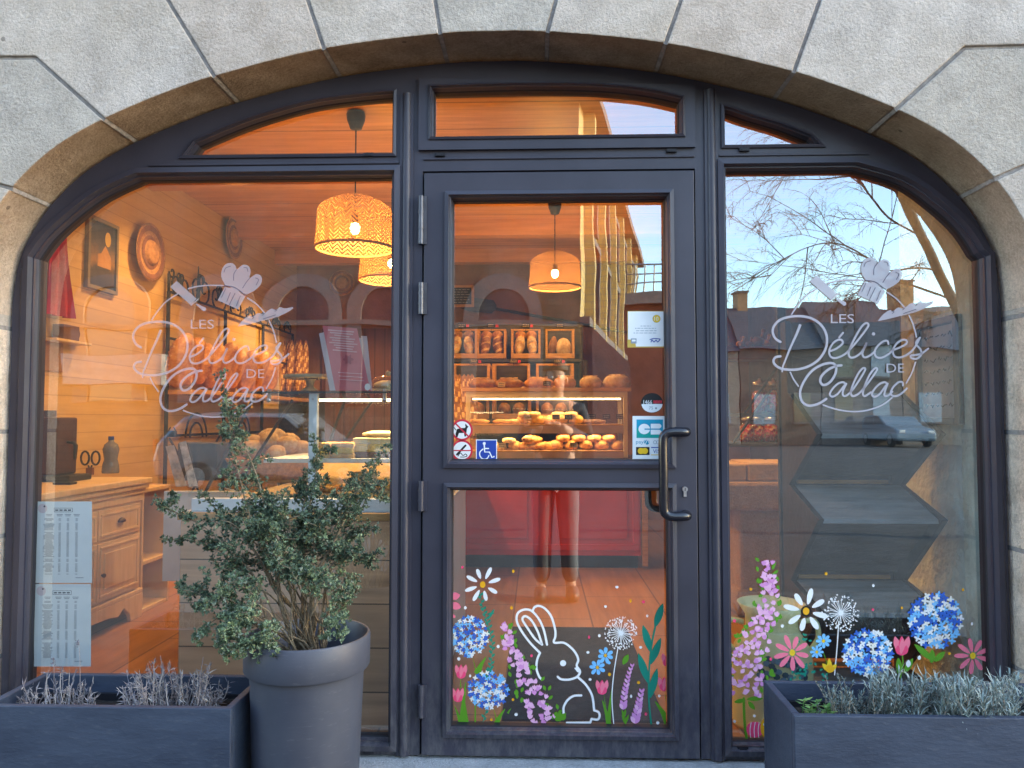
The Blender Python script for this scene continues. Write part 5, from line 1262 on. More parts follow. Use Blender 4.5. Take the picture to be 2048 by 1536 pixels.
area('display_light', (-.75, .52, 1.42), .6, .03, 9)
# pastries on the middle shelf and the tray
def slab(x, y, z, sx, sy, h, mm, lab, nm='cake_slab', grp='cakes in the left display counter'):
    b = MB(); b.box(x-sx/2, x+sx/2, y-sy/2, y+sy/2, z+.0006, z+h*.3, 0); b.box(x-sx/2+.004, x+sx/2-.004, y-sy/2+.004, y+sy/2-.004, z+h*.3, z+h*.7, 1); b.box(x-sx/2, x+sx/2, y-sy/2, y+sy/2, z+h*.7, z+h, 2)
    return solo(b, nm, mm, lab, 'cake', grp, bev=.004)
for i, px in enumerate((656, 685, 703)):
    p = WD(px, 905, 3.32); slab(p.x, p.y, MSZ, .058, .16, .065, [CR['pastry'], CR['yellow'], CR['pastry']], ('left', 'middle', 'right')[i]+' layered golden custard slice on the glass shelf of the left counter')
for i, px in enumerate((728, 755, 780)):
    p = WD(px, 900, 3.34); slab(p.x, p.y, MSZ, .066, .14, .085, [CR['choc'], CR['yellow'], CR['cream']], ('left', 'middle', 'right')[i]+' cream topped cake block on the glass shelf of the left counter')
p = WD(764, 870, 3.36); b = MB(); b.blob((p.x, p.y, MSZ+.10), (.085, .06, .016), n=14, k=7, nz=.25); solo(b, 'cream_cake', CR['cream'], 'flat white iced cake on top of the cake blocks', 'cake', smooth='all')
def tart(x, y, z, r, lab, top='yellow', grp='tarts in the left display counter'):
    t = thing('tart', lab, 'tart', (x, y, z), grp); b = MB(); pf = [(.001, z+.001), (r*.82, z+.001), (r, z+r*.42), (r*.94, z+r*.45), (r*.86, z+r*.33)]
    b.lathe(pf, (x, y, 0), 24); b.build('pastry_shell', CR['pastry'], t, smooth='all')
    b = MB(); b.lathe([(r*.87, z+r*.32), (r*.6, z+r*.40), (.001, z+r*.43)], (x, y, 0), 24)
    for i in range(9): a = rr.uniform(0, 6.28); q_ = r*.6*rr.random(); b.blob((x+q_*math.cos(a), y+q_*math.sin(a), z+r*.42), (r*.16, r*.16, r*.09), n=8, k=5)
    b.build('filling', CR[top], t, smooth='all')
for px, py, D_, r, tp, lab in ((718,1020,3.20,.088,'yellow','big golden custard tart at the front right of the counter tray'), (655,1012,3.3,.05,'cream','small cream tart behind the shrub on the counter tray'), (600,1018,3.3,.05,'yellow','small custard tart left of the glass post'), (560,1012,3.35,.05,'cream','small cream tart at the left end of the counter tray'),
    (762,985,3.6,.085,'yellow','round golden tart behind the paper tub'), (770,1005,3.4,.07,'cream','pale tart at the right edge of the counter tray'), (655,985,3.7,.055,'cream','small white iced tart in the second row behind the post'), (690,975,3.8,.055,'yellow','small yellow tart in the second row right of the post'), (612,990,3.6,.055,'yellow','small yellow tart in the second row left of the post')):
    p = WD(px, py, D_); tart(p.x, p.y, 1.0006, r, lab, tp)
p = WD(729, 990, 3.42); b = MB(); b.lathe([(.001,1.0007),(.050,1.0007),(.056,1.115),(.052,1.115),(.048,1.02)], (p.x, p.y, 0), 24); solo(b, 'paper_tub', mat('cream_tub', (.78,.60,.34), .5), 'tall cream paper tub between the tarts on the counter tray', 'tub', smooth=True)
for i, (px, py, D_) in enumerate(((640,965,3.9), (668,960,4.0), (705,958,4.05), (745,962,4.0), (775,958,4.0))):
    p = WD(px, py, D_); b = MB(); b.blob((p.x, p.y, 1.03), (.05, .045, .03), n=12, k=7, nz=.2, seed=i); solo(b, 'meringue', CR['cream'], ('first', 'second', 'third', 'fourth', 'last')[i]+' white meringue from the left in the back row of the counter', 'meringue', 'meringues in the back row', smooth='all')
# pale heap of rolls in a basket behind
bk = WD(545, 960, 4.4); bt_ = thing('bread_basket', 'wide wicker basket heaped with pale rolls behind the glass', 'basket', (bk.x, bk.y, 1.013)); b = MB(); b.lathe([(.001,1.014),(.20,1.014),(.26,1.13),(.25,1.13),(.19,1.03)], (bk.x, bk.y, 0), 26); b.build('basket', straw, bt_, smooth='all')
for i in range(12):
    a = i*2.4; r_ = .055*math.sqrt(i); b = MB(); b.blob((bk.x+r_*math.cos(a), bk.y+r_*math.sin(a), 1.14+.11*(1-i/12)), (.085, .055, .05), (0, 0, a), n=12, k=7, nz=.1, seed=i); solo(b, 'roll', CR['flour'], 'pale floury roll heaped in the wicker basket behind the counter', 'bread roll', 'pale rolls heaped in the basket', smooth='all')
# on the top glass: cake stand, sign holder, cloche
p = WD(620, 782, 3.35); z = zt_; cs = thing('cake_stand', 'empty glass cake stand with scalloped edge on the counter top', 'cake stand', (p.x, p.y, z)); amber = mat('amber_glass', (.40,.34,.20), .15, .2, 12)
b = MB(); b.lathe([(.001,z+.0008),(.045,z+.0008),(.04,z+.012),(.016,z+.03),(.020,z+.05),(.026,z+.062)], (p.x, p.y, 0), 20); b.build('foot', amber, cs, smooth='all')
b = MB(); n_ = 60; R0 = .112
for (r_, z_) in ((.001, z+.066), (R0*.9, z+.062), (R0, z+.066), (R0, z+.080), (R0*.93, z+.074), (.001, z+.072)):
    for j in range(n_): a = 2*PI*j/n_; q_ = r_*(1+(.025*math.sin(a*20) if r_ > .1 else 0)); b.v.append(Vector((p.x+q_*math.cos(a), p.y+q_*math.sin(a), z_)))
for i in range(5):
    for j in range(n_): b.f.append([i*n_+j, i*n_+(j+1) % n_, (i+1)*n_+(j+1) % n_, (i+1)*n_+j]); b.m.append(0)
b.build('plate', amber, cs, smooth='all')
D_ = 3.22; sg = thing('sign_holder', 'clear acrylic stand holding a pink printed card on the counter top', 'sign', WD(695, 783, D_))
def PD(px, py, D): w = WD(px, py, D); return (w.x, w.y, w.z)
b = MB(); b.add([PD(638,667,D_), PD(653,663,D_), PD(672,784,D_), PD(660,784,D_)], [(0,1,2,3)]); b.add([PD(722,672,D_+.02), PD(734,672,D_+.02), PD(745,782,D_+.02), PD(730,782,D_+.02)], [(0,1,2,3)]); b.add([PD(652,668,D_+.012), PD(724,676,D_+.012), PD(736,782,D_+.012), PD(668,784,D_+.012)], [(0,1,2,3)]); b.build('acrylic_stand', mat('clear_plastic_edge', (.62,.56,.62), .25), sg)
k = Ink(D_-2.8, step=.0004); k.poly([(645,651),(714,657),(741,783),(671,781)], 0)
for i in range(9):
    y = 661+i*5.0; x0_ = 655+i*1.0; w_ = (52, 46, 30, 50, 44, 56, 40, 34, 48)[i]; k.line([(x0_+(54-w_)/2, y-1), (x0_+(54-w_)/2+w_, y+3)], 2.4, 1, smooth=False, ends=False)
for i in range(6): a = i*PI/3; k.leaf((697, 719), (697+11*math.cos(a), 719+11*math.sin(a)), 6, 2)
for i in range(3): k.line([(677+i*1.5, 745+i*7), (725+i*2, 748+i*7)], 1.3, 1, smooth=False, ends=False)
k.ell(736, 774, 6, 7, m=3)
k.build('pink_card', [mat('pink_card', (.62,.15,.19), .6, .08, 6), mat('card_pale_print', (.80,.45,.50), .6), mat('card_dark_print', (.42,.07,.12), .6), M['paper']], sg)
p = WD(776, 770, 3.38); cl = thing('cloche', 'glass dome over a cream cake on the counter top', 'cloche', (p.x, p.y, zt_)); b = MB(); b.lathe([(.085,zt_+.022),(.083,zt_+.045),(.06,zt_+.068),(.03,zt_+.078),(.001,zt_+.08)], (p.x, p.y, 0), 24); b.build('dome', M['case_glass'], cl, smooth='all')
b = MB(); b.lathe([(.001,zt_+.001),(.1,zt_+.001),(.105,zt_+.018),(.001,zt_+.02)], (p.x, p.y, 0), 24); b.build('plate', amber, cl, smooth='all')
b = MB(); b.blob((p.x, p.y, zt_+.088), (.013, .013, .012), n=10, k=6); b.build('knob', amber, cl, smooth='all'); b = MB(); b.blob((p.x, p.y, zt_+.035), (.065, .065, .022), n=14, k=7, nz=.15); solo(b, 'cream_cake', CR['cream'], 'cream cake under the glass dome', 'cake', smooth='all')
# bag dispenser and dark crate on the worktop at left
t = thing('bag_holder', 'clear plastic bag dispenser with a black clip standing beside the counter', 'bag holder', WD(355, 970, 3.9)); k = MB(); D_ = 3.9
for q_ in ([(304,870),(326,868),(400,975),(330,972)], [(326,871),(373,868),(397,976),(350,974)]): k.add([PD(*a, D_) for a in q_], [(0,1,2,3)])
k.v = [v+Vector((0, .001*i, 0)) for i, v in enumerate(k.v)]; k.build('plastic_sheet', M['acrylic'], t)
k = MB(); k.add([PD(331,893,D_-.02), PD(348,890,D_-.02), PD(374,972,D_-.02), PD(352,974,D_-.02)], [(0,1,2,3)]); k.build('silver_wrap', mat('crumpled_silver_wrap', (.70,.72,.74), .2, .5, 14, 1, 30, metal=.5), t)
k = MB(); k.add([PD(358,885,D_-.01), PD(372,882,D_-.01), PD(396,972,D_-.01), PD(378,973,D_-.01)], [(0,1,2,3)]); k.build('printed_strip', mat('grey_speckled_print', (.50,.48,.47), .5, .6, 30), t)
a = WD(344, 866, D_-.02); k = MB(); k.box(a.x-.02, a.x+.02, a.y-.015, a.y+.015, a.z-.02, a.z+.012); k.tube([(a.x-.018, a.y, a.z+.012), (a.x-.008, a.y, a.z+.03)], .004, 6); k.tube([(a.x+.018, a.y, a.z+.012), (a.x+.008, a.y, a.z+.03)], .004, 6); k.build('clip', M['iron'], t, bev=.003)
p = WD(405, 950, 4.3); b = MB(); b.box(p.x-.10, p.x+.12, p.y-.1, p.y+.1, 1.013, 1.22); solo(b, 'dark_box', mat('dark_grey_box', (.05,.05,.06), .5), 'dark grey box on the pale worktop behind the bag dispenser', 'box', bev=.01)
# ================================================================ SHOP, CENTRE AND RIGHT
CY = 3.4                                   # front of the red counter
zc = WD(1100, 915, CY+2.8).z
ct = thing('sales_counter', 'red panelled sales counter facing the door', 'counter', (0, CY+.3, FL))
xa, xb = WD(820, 1000, CY+2.8).x, WD(1281, 1000, CY+2.8).x
b = MB(); b.box(xa, xb, CY, CY+.6, FL+.10, zc-.045); b.build('counter_body', M['redpaint'], ct, bev=.004)
b = MB(); b.box(xa+.02, xb-.02, CY+.03, CY+.58, FL, FL+.0995); b.build('kickboard', M['iron'], ct)
b = MB(); b.box(xa-.02, xb+.06, CY-.025, CY+.63, zc-.044, zc-.004); b.build('counter_top', M['darkwood'], ct, bev=.004)
for q0, q1 in ((840, 1078), (1090, 1278)):
    x0, x1 = WD(q0, 1000, CY+2.8).x, WD(q1, 1000, CY+2.8).x; z0, z1 = FL+.14, zc-.07; b = MB()
    for r in ((x0, x1, z1-.05, z1), (x0, x1, z0, z0+.05)): b.box(r[0], r[1], CY-.012, CY-.0005, r[2], r[3])
    for r in ((x0, x0+.05), (x1-.05, x1)): b.box(r[0], r[1], CY-.0118, CY-.0005, z0+.0505, z1-.0505)
    b.box(x0+.09, x1-.09, CY-.009, CY-.0005, z0+.09, z1-.09)
    b.build('red_panel', M['redpaint'], ct, bev=.005)
b = MB(); b.box(xb+.012, xb+.055, CY-.02, CY+.03, FL+.02, zc-.05); b.build('end_post', M['crate'], ct, bev=.003)
# glass pastry case on the counter
pcs = thing('pastry_case', 'glass pastry case with two lit shelves on the red counter', 'pastry case', (0, CY+.3, zc)); D_ = CY+2.8
x0, x1 = WD(932, 850, D_).x, WD(1255, 850, D_).x; zt2 = WD(1100, 783, D_).z
b = MB()
for x in (x0+.015, x1-.015):
    for y in (CY+.01, CY+.43): b = MB(); b.box(x-.017, x+.017, y-.015, y+.015, zc, zt2); b.build('frame_post', M['ivory'], pcs, bev=.003)
b = MB(); b.box(x0, x1, CY-.007, CY+.02, zt2-.045, zt2-.0005, 0); b.build('header_bar', M['ivory'], pcs)
b = MB(); b.box(x0-.03, x1+.03, CY-.02, CY+.46, zt2, zt2+.03); b.build('top_board', M['crate'], pcs, bev=.003); TBZ = zt2+.03
SH = []
for py in (848, 901):
    z = WD(1100, py, D_).z; b = MB(); b.box(x0+.034, x1-.034, CY+.0, CY+.40, z-.012, z); b.build('shelf', M['crate'], pcs, bev=.002); SH.append(z)
    b = MB(); b.box(x0+.034, x1-.034, CY-.006, CY-.0005, z-.075, z-.013); b.build('shelf_front', mat('pale_mauve_trim', (.42,.30,.26), .4), pcs)
b = MB(); b.box(x0+.05, x1-.05, CY+.022, CY+.035, zt2-.066, zt2-.052); b.build('light_strip', mat('lit_strip_amber', (1, .8, .5), .4, emit=(1, .66, .28), estr=10), pcs)
b = MB(); b.box(x0+.034, x1-.034, CY+.008, CY+.011, zc, zt2-.046); b.build('front_glass', M['case_glass'], pcs)
area('case_light', ((x0+x1)/2, CY+.06, zt2-.07), 1.1, .03, 9.0)
area('lower_case_light', ((x0+x1)/2, CY+.06, SH[0]-.09), 1.1, .03, 6.0)
# loaves on the top board
LOAF = [(965,'brown',.19,.085,'dark brown'), (1018,'brown',.20,.085,'plain brown'), (1078,'gold',.20,.09,'seeded brown'), (1130,'gold',.15,.10,'tall golden'), (1181,'flour',.15,.10,'round golden'), (1234,'flour',.19,.11,'large pale')]
for i, (px, cr, w, h, d) in enumerate(LOAF):
    p = WD(px, 770, D_+.18); b = MB(); b.blob((p.x, p.y, TBZ+h*.45), (w*.62, .085, h*.62), n=18, k=12, nz=.06, seed=i, flat=.72)
    for s in (-1, 0, 1):
        b.tube([(p.x+s*w*.25-.02, p.y-.04, TBZ+h*1.0), (p.x+s*w*.25+.02, p.y+.03, TBZ+h*1.06)], .005, 5, 1)
    solo(b, 'loaf', [CR[cr], CR['crumb']], '%s loaf, %s from the left on top of the pastry case' % (d, ORD[i]), 'bread', 'loaves on top of the pastry case', smooth='all')
def bun(): return MB().blob((0, 0, .03), (.052, .045, .036), n=14, k=9, flat=.8, nz=.05)
def ccr():
    m = MB(); ps = []; 
    for i in range(13): t = -1+2*i/12; ps.append(Vector((t*.075, -.03*t*t, .025)))
    m.tube(ps, [.010+.026*(1-abs(-1+2*i/12)**1.6)*(1+.16*math.cos(i*2.4)) for i in range(13)], 10); return m
def swirl():
    m = MB(); m.lathe([(.001,.0),(.045,.0),(.05,.015),(.045,.03),(.035,.034),(.03,.03),(.02,.036),(.001,.036)], (0, 0, 0), 16); return m
z = SH[0]
ROW1 = [(950,'e',0),(963,'e',0),(1000,'e',0),(1012,'e',0),(1030,'s',0),(1047,'b',0),(1060,'s',0),(1075,'b',0),(1088,'c',0),(1050,'s',1),(1068,'s',1),(1104,'b',0),(1122,'b',0),(1142,'b',0),(1153,'b',0),(1116,'s',1),(1142,'s',1),(1168,'k',0),(1182,'k',0),(1196,'k',0)]
def ecl(): return MB().blob((0, 0, .016), (.06, .024, .018), n=12, k=8, flat=.9)
KM = {'b': ('bun', bun, [CR['pastry']], 'glossy golden bun'), 'c': ('croissant', ccr, [CR['gold']], 'curved croissant'), 's': ('swirl', swirl, [CR['crumb']], 'pale iced swirl'), 'e': ('eclair', ecl, [CR['gold']], 'flat pastry finger'), 'k': ('brownie', ecl, [CR['choc']], 'dark chocolate pastry')}
def place_row(row, z, D_, shelf):
    cnt = {}
    for px, kd, lv in row: cnt[kd] = cnt.get(kd, 0)+1
    seen = {}
    for px, kd, lv in sorted(row):
        nm, mk, mm, d = KM[kd]; seen[kd] = seen.get(kd, 0)+1; p = WD(px, 845, D_+.10+.03*(seen[kd] % 2))
        e = ORD[seen[kd]-1]+' from the left' if cnt[kd] > 1 else 'only one'
        bread(kd, mk, mm, (p.x, p.y, z+.001+lv*.058), (0, 0, rr.uniform(-.5, .5)), '%s on the %s pastry shelf, %s%s' % (d, shelf, e, ', stacked on top' if lv else ''), 'pastry', d+'s on the '+shelf+' shelf', nm, 1.12)
place_row(ROW1, SH[0], D_, 'upper')
ROW2 = [(966,'b',0),(985,'b',0),(1000,'s',0),(1018,'s',1),(1030,'b',0),(1050,'c',0),(1062,'c',1),(1078,'c',0),(1092,'c',0)]
place_row([(a, k, l) for a, k, l in ROW2], SH[1], D_, 'lower')
def rroll(): return MB().blob((0, 0, .036), (.064, .055, .044), n=16, k=10, flat=.8, nz=.04)
i = 0
for px, lv in ((1112,0),(1142,0),(1172,0),(1203,0),(1236,0),(1126,1),(1157,1),(1188,1),(1218,1)):
    p = WD(px, 890, D_+.12); bread('rroll', rroll, [CR['gold']], (p.x, p.y, SH[1]+.001+lv*.062), (0, 0, rr.uniform(0, 3)), '%s round brioche roll from the left in the %s layer of the lower shelf' % (ORD[i if not lv else i-5], 'bottom' if not lv else 'top'), 'bread roll', 'round brioche rolls on the lower shelf', 'brioche_roll'); i += 1
tagm = [mat('black_price_card', (.025,.022,.022), .6), mat('chalk_writing', (.55,.45,.32), .8), mat('cream_price_card', (.58,.45,.26), .6)]
def ptag(px, py, D, w, h, lab, pale=False, red=False):
    p = WD(px, py, D); b = MB(); w = w/F*D; h = h/F*D; b.box(p.x-w/2, p.x+w/2, p.y-.002, p.y+.002, p.z-h/2, p.z+h/2, 2 if pale else 0)
    for r in range(2):
        x = p.x-w*.36
        while x < p.x+w*.3: l = rr.uniform(.08, .2)*w; b.box(x, min(x+l, p.x+w*.38), p.y-.0032, p.y-.0021, p.z+h*(.18-.36*r)-h*.07, p.z+h*(.18-.36*r)+h*.07, 0 if pale else 1); x += l+w*.06
    if red: b.box(p.x+w*.52, p.x+w*.85, p.y-.002, p.y+.002, p.z-h*.4, p.z+h*.2, 3)
    b.box(p.x-.002, p.x+.002, p.y, p.y+.004, p.z-h/2-.03, p.z-h/2+.001, 0)
    solo(b, 'price_tag', tagm+[M['red_print']], lab, 'price tag', 'small price tags among the bread')
for i, (px, py, pale) in enumerate(((1055,834,0),(1112,834,0),(1137,834,0),(1184,833,0),(1213,833,0),(1240,833,0))): ptag(px, py, D_+.02, 15, 9.5, ORD[i]+' price tag from the left on the upper shelf of the pastry case', bool(i == 0))
for i, (px, py) in enumerate(((1004,891),(1147,890))): ptag(px, py, D_+.02, 15, 10, ('left', 'right')[i]+' price tag on the lower shelf of the pastry case', True)
for i, (px, py) in enumerate(((1003,769),(1094,767))): ptag(px, py, D_+.02, 15, 9, ('left', 'right')[i]+' price tag among the loaves on top of the case', i == 0)
# crates of bread on the dark rack behind
bk = thing('bread_shelving', 'dark wooden shelving behind the counter carrying crates of bread', 'shelving', (0, 4.9, FL)); b = MB()
DR = [(7.55, 718), (7.05, 797), (6.75, 838)]
ZR = [WD(1050, py, D).z for D, py in DR]
xs0, xs1 = WD(880, 760, 7.6).x, WD(1160, 760, 7.6).x
for (D, py), z in zip(DR, ZR): b.box(xs0-.1, xs1, D-2.8, D-2.8+.34, z-.03, z-.002)
b.build('shelf_board', M['darkwood'], bk, bev=.003); b = MB(); b.box(xs0-.12, xs1+.05, 5.12, 5.16, FL, WD(1050, 648, 7.9).z); b.build('back_board', M['darkwood'], bk)
b = MB()
for x in (xs0-.12, xs1+.005): b.box(x, x+.04, 4.35, 5.11, FL, ZR[0]-.04)
b.build('side_board', M['darkwood'], bk)
def crate(px0, px1, py0, py1, D, lab):
    A, B_ = WD(px0, py1, D), WD(px1, py0, D); x0, x1, z0, z1, y = A.x, B_.x, A.z, B_.z, A.y; w = (x1-x0)*.075
    t = thing('bread_crate', lab, 'crate', ((x0+x1)/2, y, z0), 'wooden bread crates behind the counter'); b = MB()
    b.box(x0, x0+w, y, y+.30, z0, z1); b.box(x1-w, x1, y, y+.30, z0, z1); b.box(x0+w+.0005, x1-w-.0005, y+.001, y+.012, z0, z0+(z1-z0)*.17); b.box(x0+w+.0005, x1-w-.0005, y+.001, y+.012, z1-(z1-z0)*.06, z1-.0006); b.build('crate_frame', M['crate'], t, bev=.003)
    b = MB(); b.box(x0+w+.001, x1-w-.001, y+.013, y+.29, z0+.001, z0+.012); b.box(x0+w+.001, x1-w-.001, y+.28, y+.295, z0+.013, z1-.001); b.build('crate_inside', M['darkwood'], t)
    return x0+w, x1-w, y, z0+.012, z1
def lf(i): return lambda: loaf_mesh(.26, .06, 3, 1.0, i)
UP_ = [(893,954,'far left'), (953,1012,'second from the left'), (1022,1081,'third from the left'), (1091,1149,'right hand')]
for i, (a, c_, nm) in enumerate(UP_):
    x0, x1, y, z0, z1 = crate(a, c_, 658, 717, DR[0][0], nm+' bread crate in the upper row behind the counter'); w = x1-x0
    if i < 3:
        for j in range(2): bread('cl%d' % (i % 2), lf(i), [CR['brown'] if i == 1 else CR['flour'], CR['crumb']], (x0+w*(.28+.44*j), y+.10, z0+.115), (0, -1.15, PI/2+(.25 if j else -.25)), ('left', 'right')[j]+' lower loaf in the '+nm+' upper crate', 'bread', 'loaves in the upper crates', 'crate_loaf', .85)
        for j in range(2): b = MB(); b.blob((x0+w*(.28+.44*j), y+.14, z0+.225), (w*.23, .06, .052), n=14, k=9, nz=.05, seed=i*2+j); solo(b, 'crate_loaf', CR['gold' if i else 'brown'], ('left', 'right')[j]+' round loaf at the top of the '+nm+' upper crate', 'bread', 'round loaves in the upper crates', smooth='all')
    else:
        b = MB(); b.blob((x0+w*.66, y+.10, z0+.10), (w*.32, .05, .10), n=18, k=12); solo(b, 'crate_loaf', CR['flour'], 'big round floury loaf standing in the right hand upper crate', 'bread', smooth='all')
        b = MB(); b.blob((x0+w*.20, y+.10, z0+.11), (w*.17, .05, .11), (0, .2, 0), n=14, k=10); solo(b, 'crate_loaf', CR['brown'], 'long brown loaf leaning in the right hand upper crate', 'bread', smooth='all')
    ptag((a+c_)/2, 651, DR[0][0]-.02, 17, 9, 'black price tag over the '+nm+' upper bread crate', red=i < 3)
for i, (a, c_, nm) in enumerate(((900,980,'left'), (984,1060,'middle'), (1072,1148,'right'))):
    x0, x1, y, z0, z1 = crate(a, c_, 727, 796, DR[1][0], nm+' bread crate in the second row behind the counter'); w = x1-x0
    for j in range(3): b = MB(); b.blob((x0+w*(.2+.3*j), y+.14, z0+.075), (w*.17, .10, .07), n=14, k=9, nz=.08, seed=i*3+j+20); solo(b, 'crate_loaf', CR[('brown', 'flour', 'gold')[i]], ('left', 'middle', 'right')[j]+' loaf in the '+nm+' second row crate', 'bread', 'loaves in the second row crates', smooth='all')
    ptag((a+c_)/2+(5 if i else 8), 722, DR[1][0]-.02, 17, 9, 'black price tag over the '+nm+' second row bread crate', red=True)
for i, (a, c_, nm) in enumerate(((905,978,'left'), (984,1062,'middle'), (1072,1146,'right'))):
    x0, x1, y, z0, z1 = crate(a, c_, 775, 838, DR[2][0], nm+' bread crate in the lowest row behind the pastry case')
    for j in range(2): b = MB(); b.blob((x0+(x1-x0)*(.27+.45*j), y+.14, z0+.07), ((x1-x0)*.2, .09, .065), n=14, k=9, nz=.08, seed=i*3+j+40); solo(b, 'crate_loaf', CR[('gold', 'brown', 'gold')[i]], ('left', 'right')[j]+' loaf in the '+nm+' lowest row crate', 'bread', 'loaves in the lowest row crates', smooth='all')
for i in range(5):
    p = WD(912+i*8, 800, 6.6); bread('bag', None, None, (p.x, p.y, zc+.36), (0, -(PI/2-.06), PI/2+rr.uniform(-.3, .3)), ORD[i]+' baguette from the left standing left of the pastry case', 'baguette', 'baguettes standing left of the pastry case', 'baguette', (1, 1.2, 1.2))
b = MB(); p = WD(928, 905, 6.6); b.box(p.x-.12, p.x+.12, p.y-.08, p.y+.12, zc, zc+.14); solo(b, 'baguette_basket', straw, 'wicker box holding the baguettes left of the pastry case', 'basket', bev=.01)
# baker's peel, blackboard
pk = thing('bread_peel', "long wooden baker's peel hung slanting on the back wall", 'bread peel', WD(1100, 630, 9.1)); b = MB(); D2 = 9.12
A, B_ = WD(955, 612, D2), WD(990, 616, D2); b.tube([WD(985, 616, D2), WD(1295, 672, D2)], .018, 8); b.build('handle', M['darkwood'], pk, smooth=True)
b = MB(); b.tube([WD(905, 606, D2), WD(940, 609, D2), WD(985, 614, D2), WD(992, 617, D2)], [.03, .085, .08, .03], 6); b.v = [Vector((v.x, A.y+(v.y-A.y)*.15-.02, v.z)) for v in b.v]; b.build('blade', M['darkwood'], pk)
bb = thing('blackboard', 'small framed blackboard high on the back wall left of the arch reflection', 'blackboard', WD(925, 612, 8.9)); b = MB(); A, B_ = WD(898, 614, 8.9), WD(948, 570, 8.9)
b.box(A.x, B_.x, A.y, A.y+.02, A.z, B_.z); b.build('wooden_frame', M['crate'], bb, bev=.003)
b = MB(); b.box(A.x+.03, B_.x-.03, A.y-.004, A.y-.0004, A.z+.03, B_.z-.03); q0 = b.build('slate', mat('slate_black', (.03,.03,.03), .8), bb)
b = MB()
for r in range(6):
    x = A.x+.045
    while x < B_.x-.07: l = rr.uniform(.015, .05); b.box(x, x+l, A.y-.0052, A.y-.0042, B_.z-.055-r*.03, B_.z-.050-r*.03); x += l+.012
b.build('chalk_lines', tagm[1], q0)
b = MB(); b.box(WD(640, 700, 9).x, WD(900, 700, 9).x, YB-.12, YB-.002, FL, WD(760, 655, 9.0).z); solo(b, 'panelled_partition', planks('dark_red_boards', (.13,.045,.03), 0, .12, .05, .4, 2), 'dark red vertical board partition on the back wall behind the counter', 'partition')
# door mat
a, c_ = WZ(1030, 1257, FL), WZ(1265, 1257, FL); b = MB(); b.box(-.14, .50, .11, a.y, FL+.0005, FL+.012); solo(b, 'door_mat', mat('charcoal_mat', (.022,.020,.026), .95, .4, 30, 1, 160), 'dark charcoal mat on the floor inside the door', 'mat', bev=.004)
# ---------------- right: fireplace, sweet jars
fp = thing('stone_fireplace', 'old stone fireplace pillar and lintel at the right of the shop', 'fireplace', (1.45, 2.1, FL)); st = stone_mat('hearth_stone', (.34,.20,.10), (.58,.38,.20), (.28,.14,.06)); D3 = 4.75; y = D3-2.8
xl = WD(1448, 1000, D3).x; z1 = WD(1500, 925, D3).z; z2 = WD(1500, 962, D3).z; z3 = WD(1500, 1025, D3).z
b = MB(); w_ = .23; x = xl-.1; i = 0
while x < 2.48: b.box(x+.004, min(2.49, x+w_-.004), y-.05+rr.uniform(-.006, .006), y+.4, z2+.004, z1+rr.uniform(-.006, .004)); x += w_; i += 1
b.build('brick_course', mat('pale_fire_brick', (.60,.40,.20), .9, .2, 8, .6, 50), fp, bev=.012)
b = MB(); b.box(xl-.1, 2.49, y-.09, y+.4, z3+.02, z2); b.build('lintel', st, fp, bev=.02)
b = MB(); x0 = WD(1478, 1100, D3).x; b.box(x0, 2.49, y-.02, y+.4, FL, z3+.018); b.build('pillar', st, fp, bev=.02)
b = MB(); b.box(x0-.03, 2.49, y-.05, y+.4, FL+.0004, FL+.16); b.build('pillar_foot', st, fp, bev=.03)
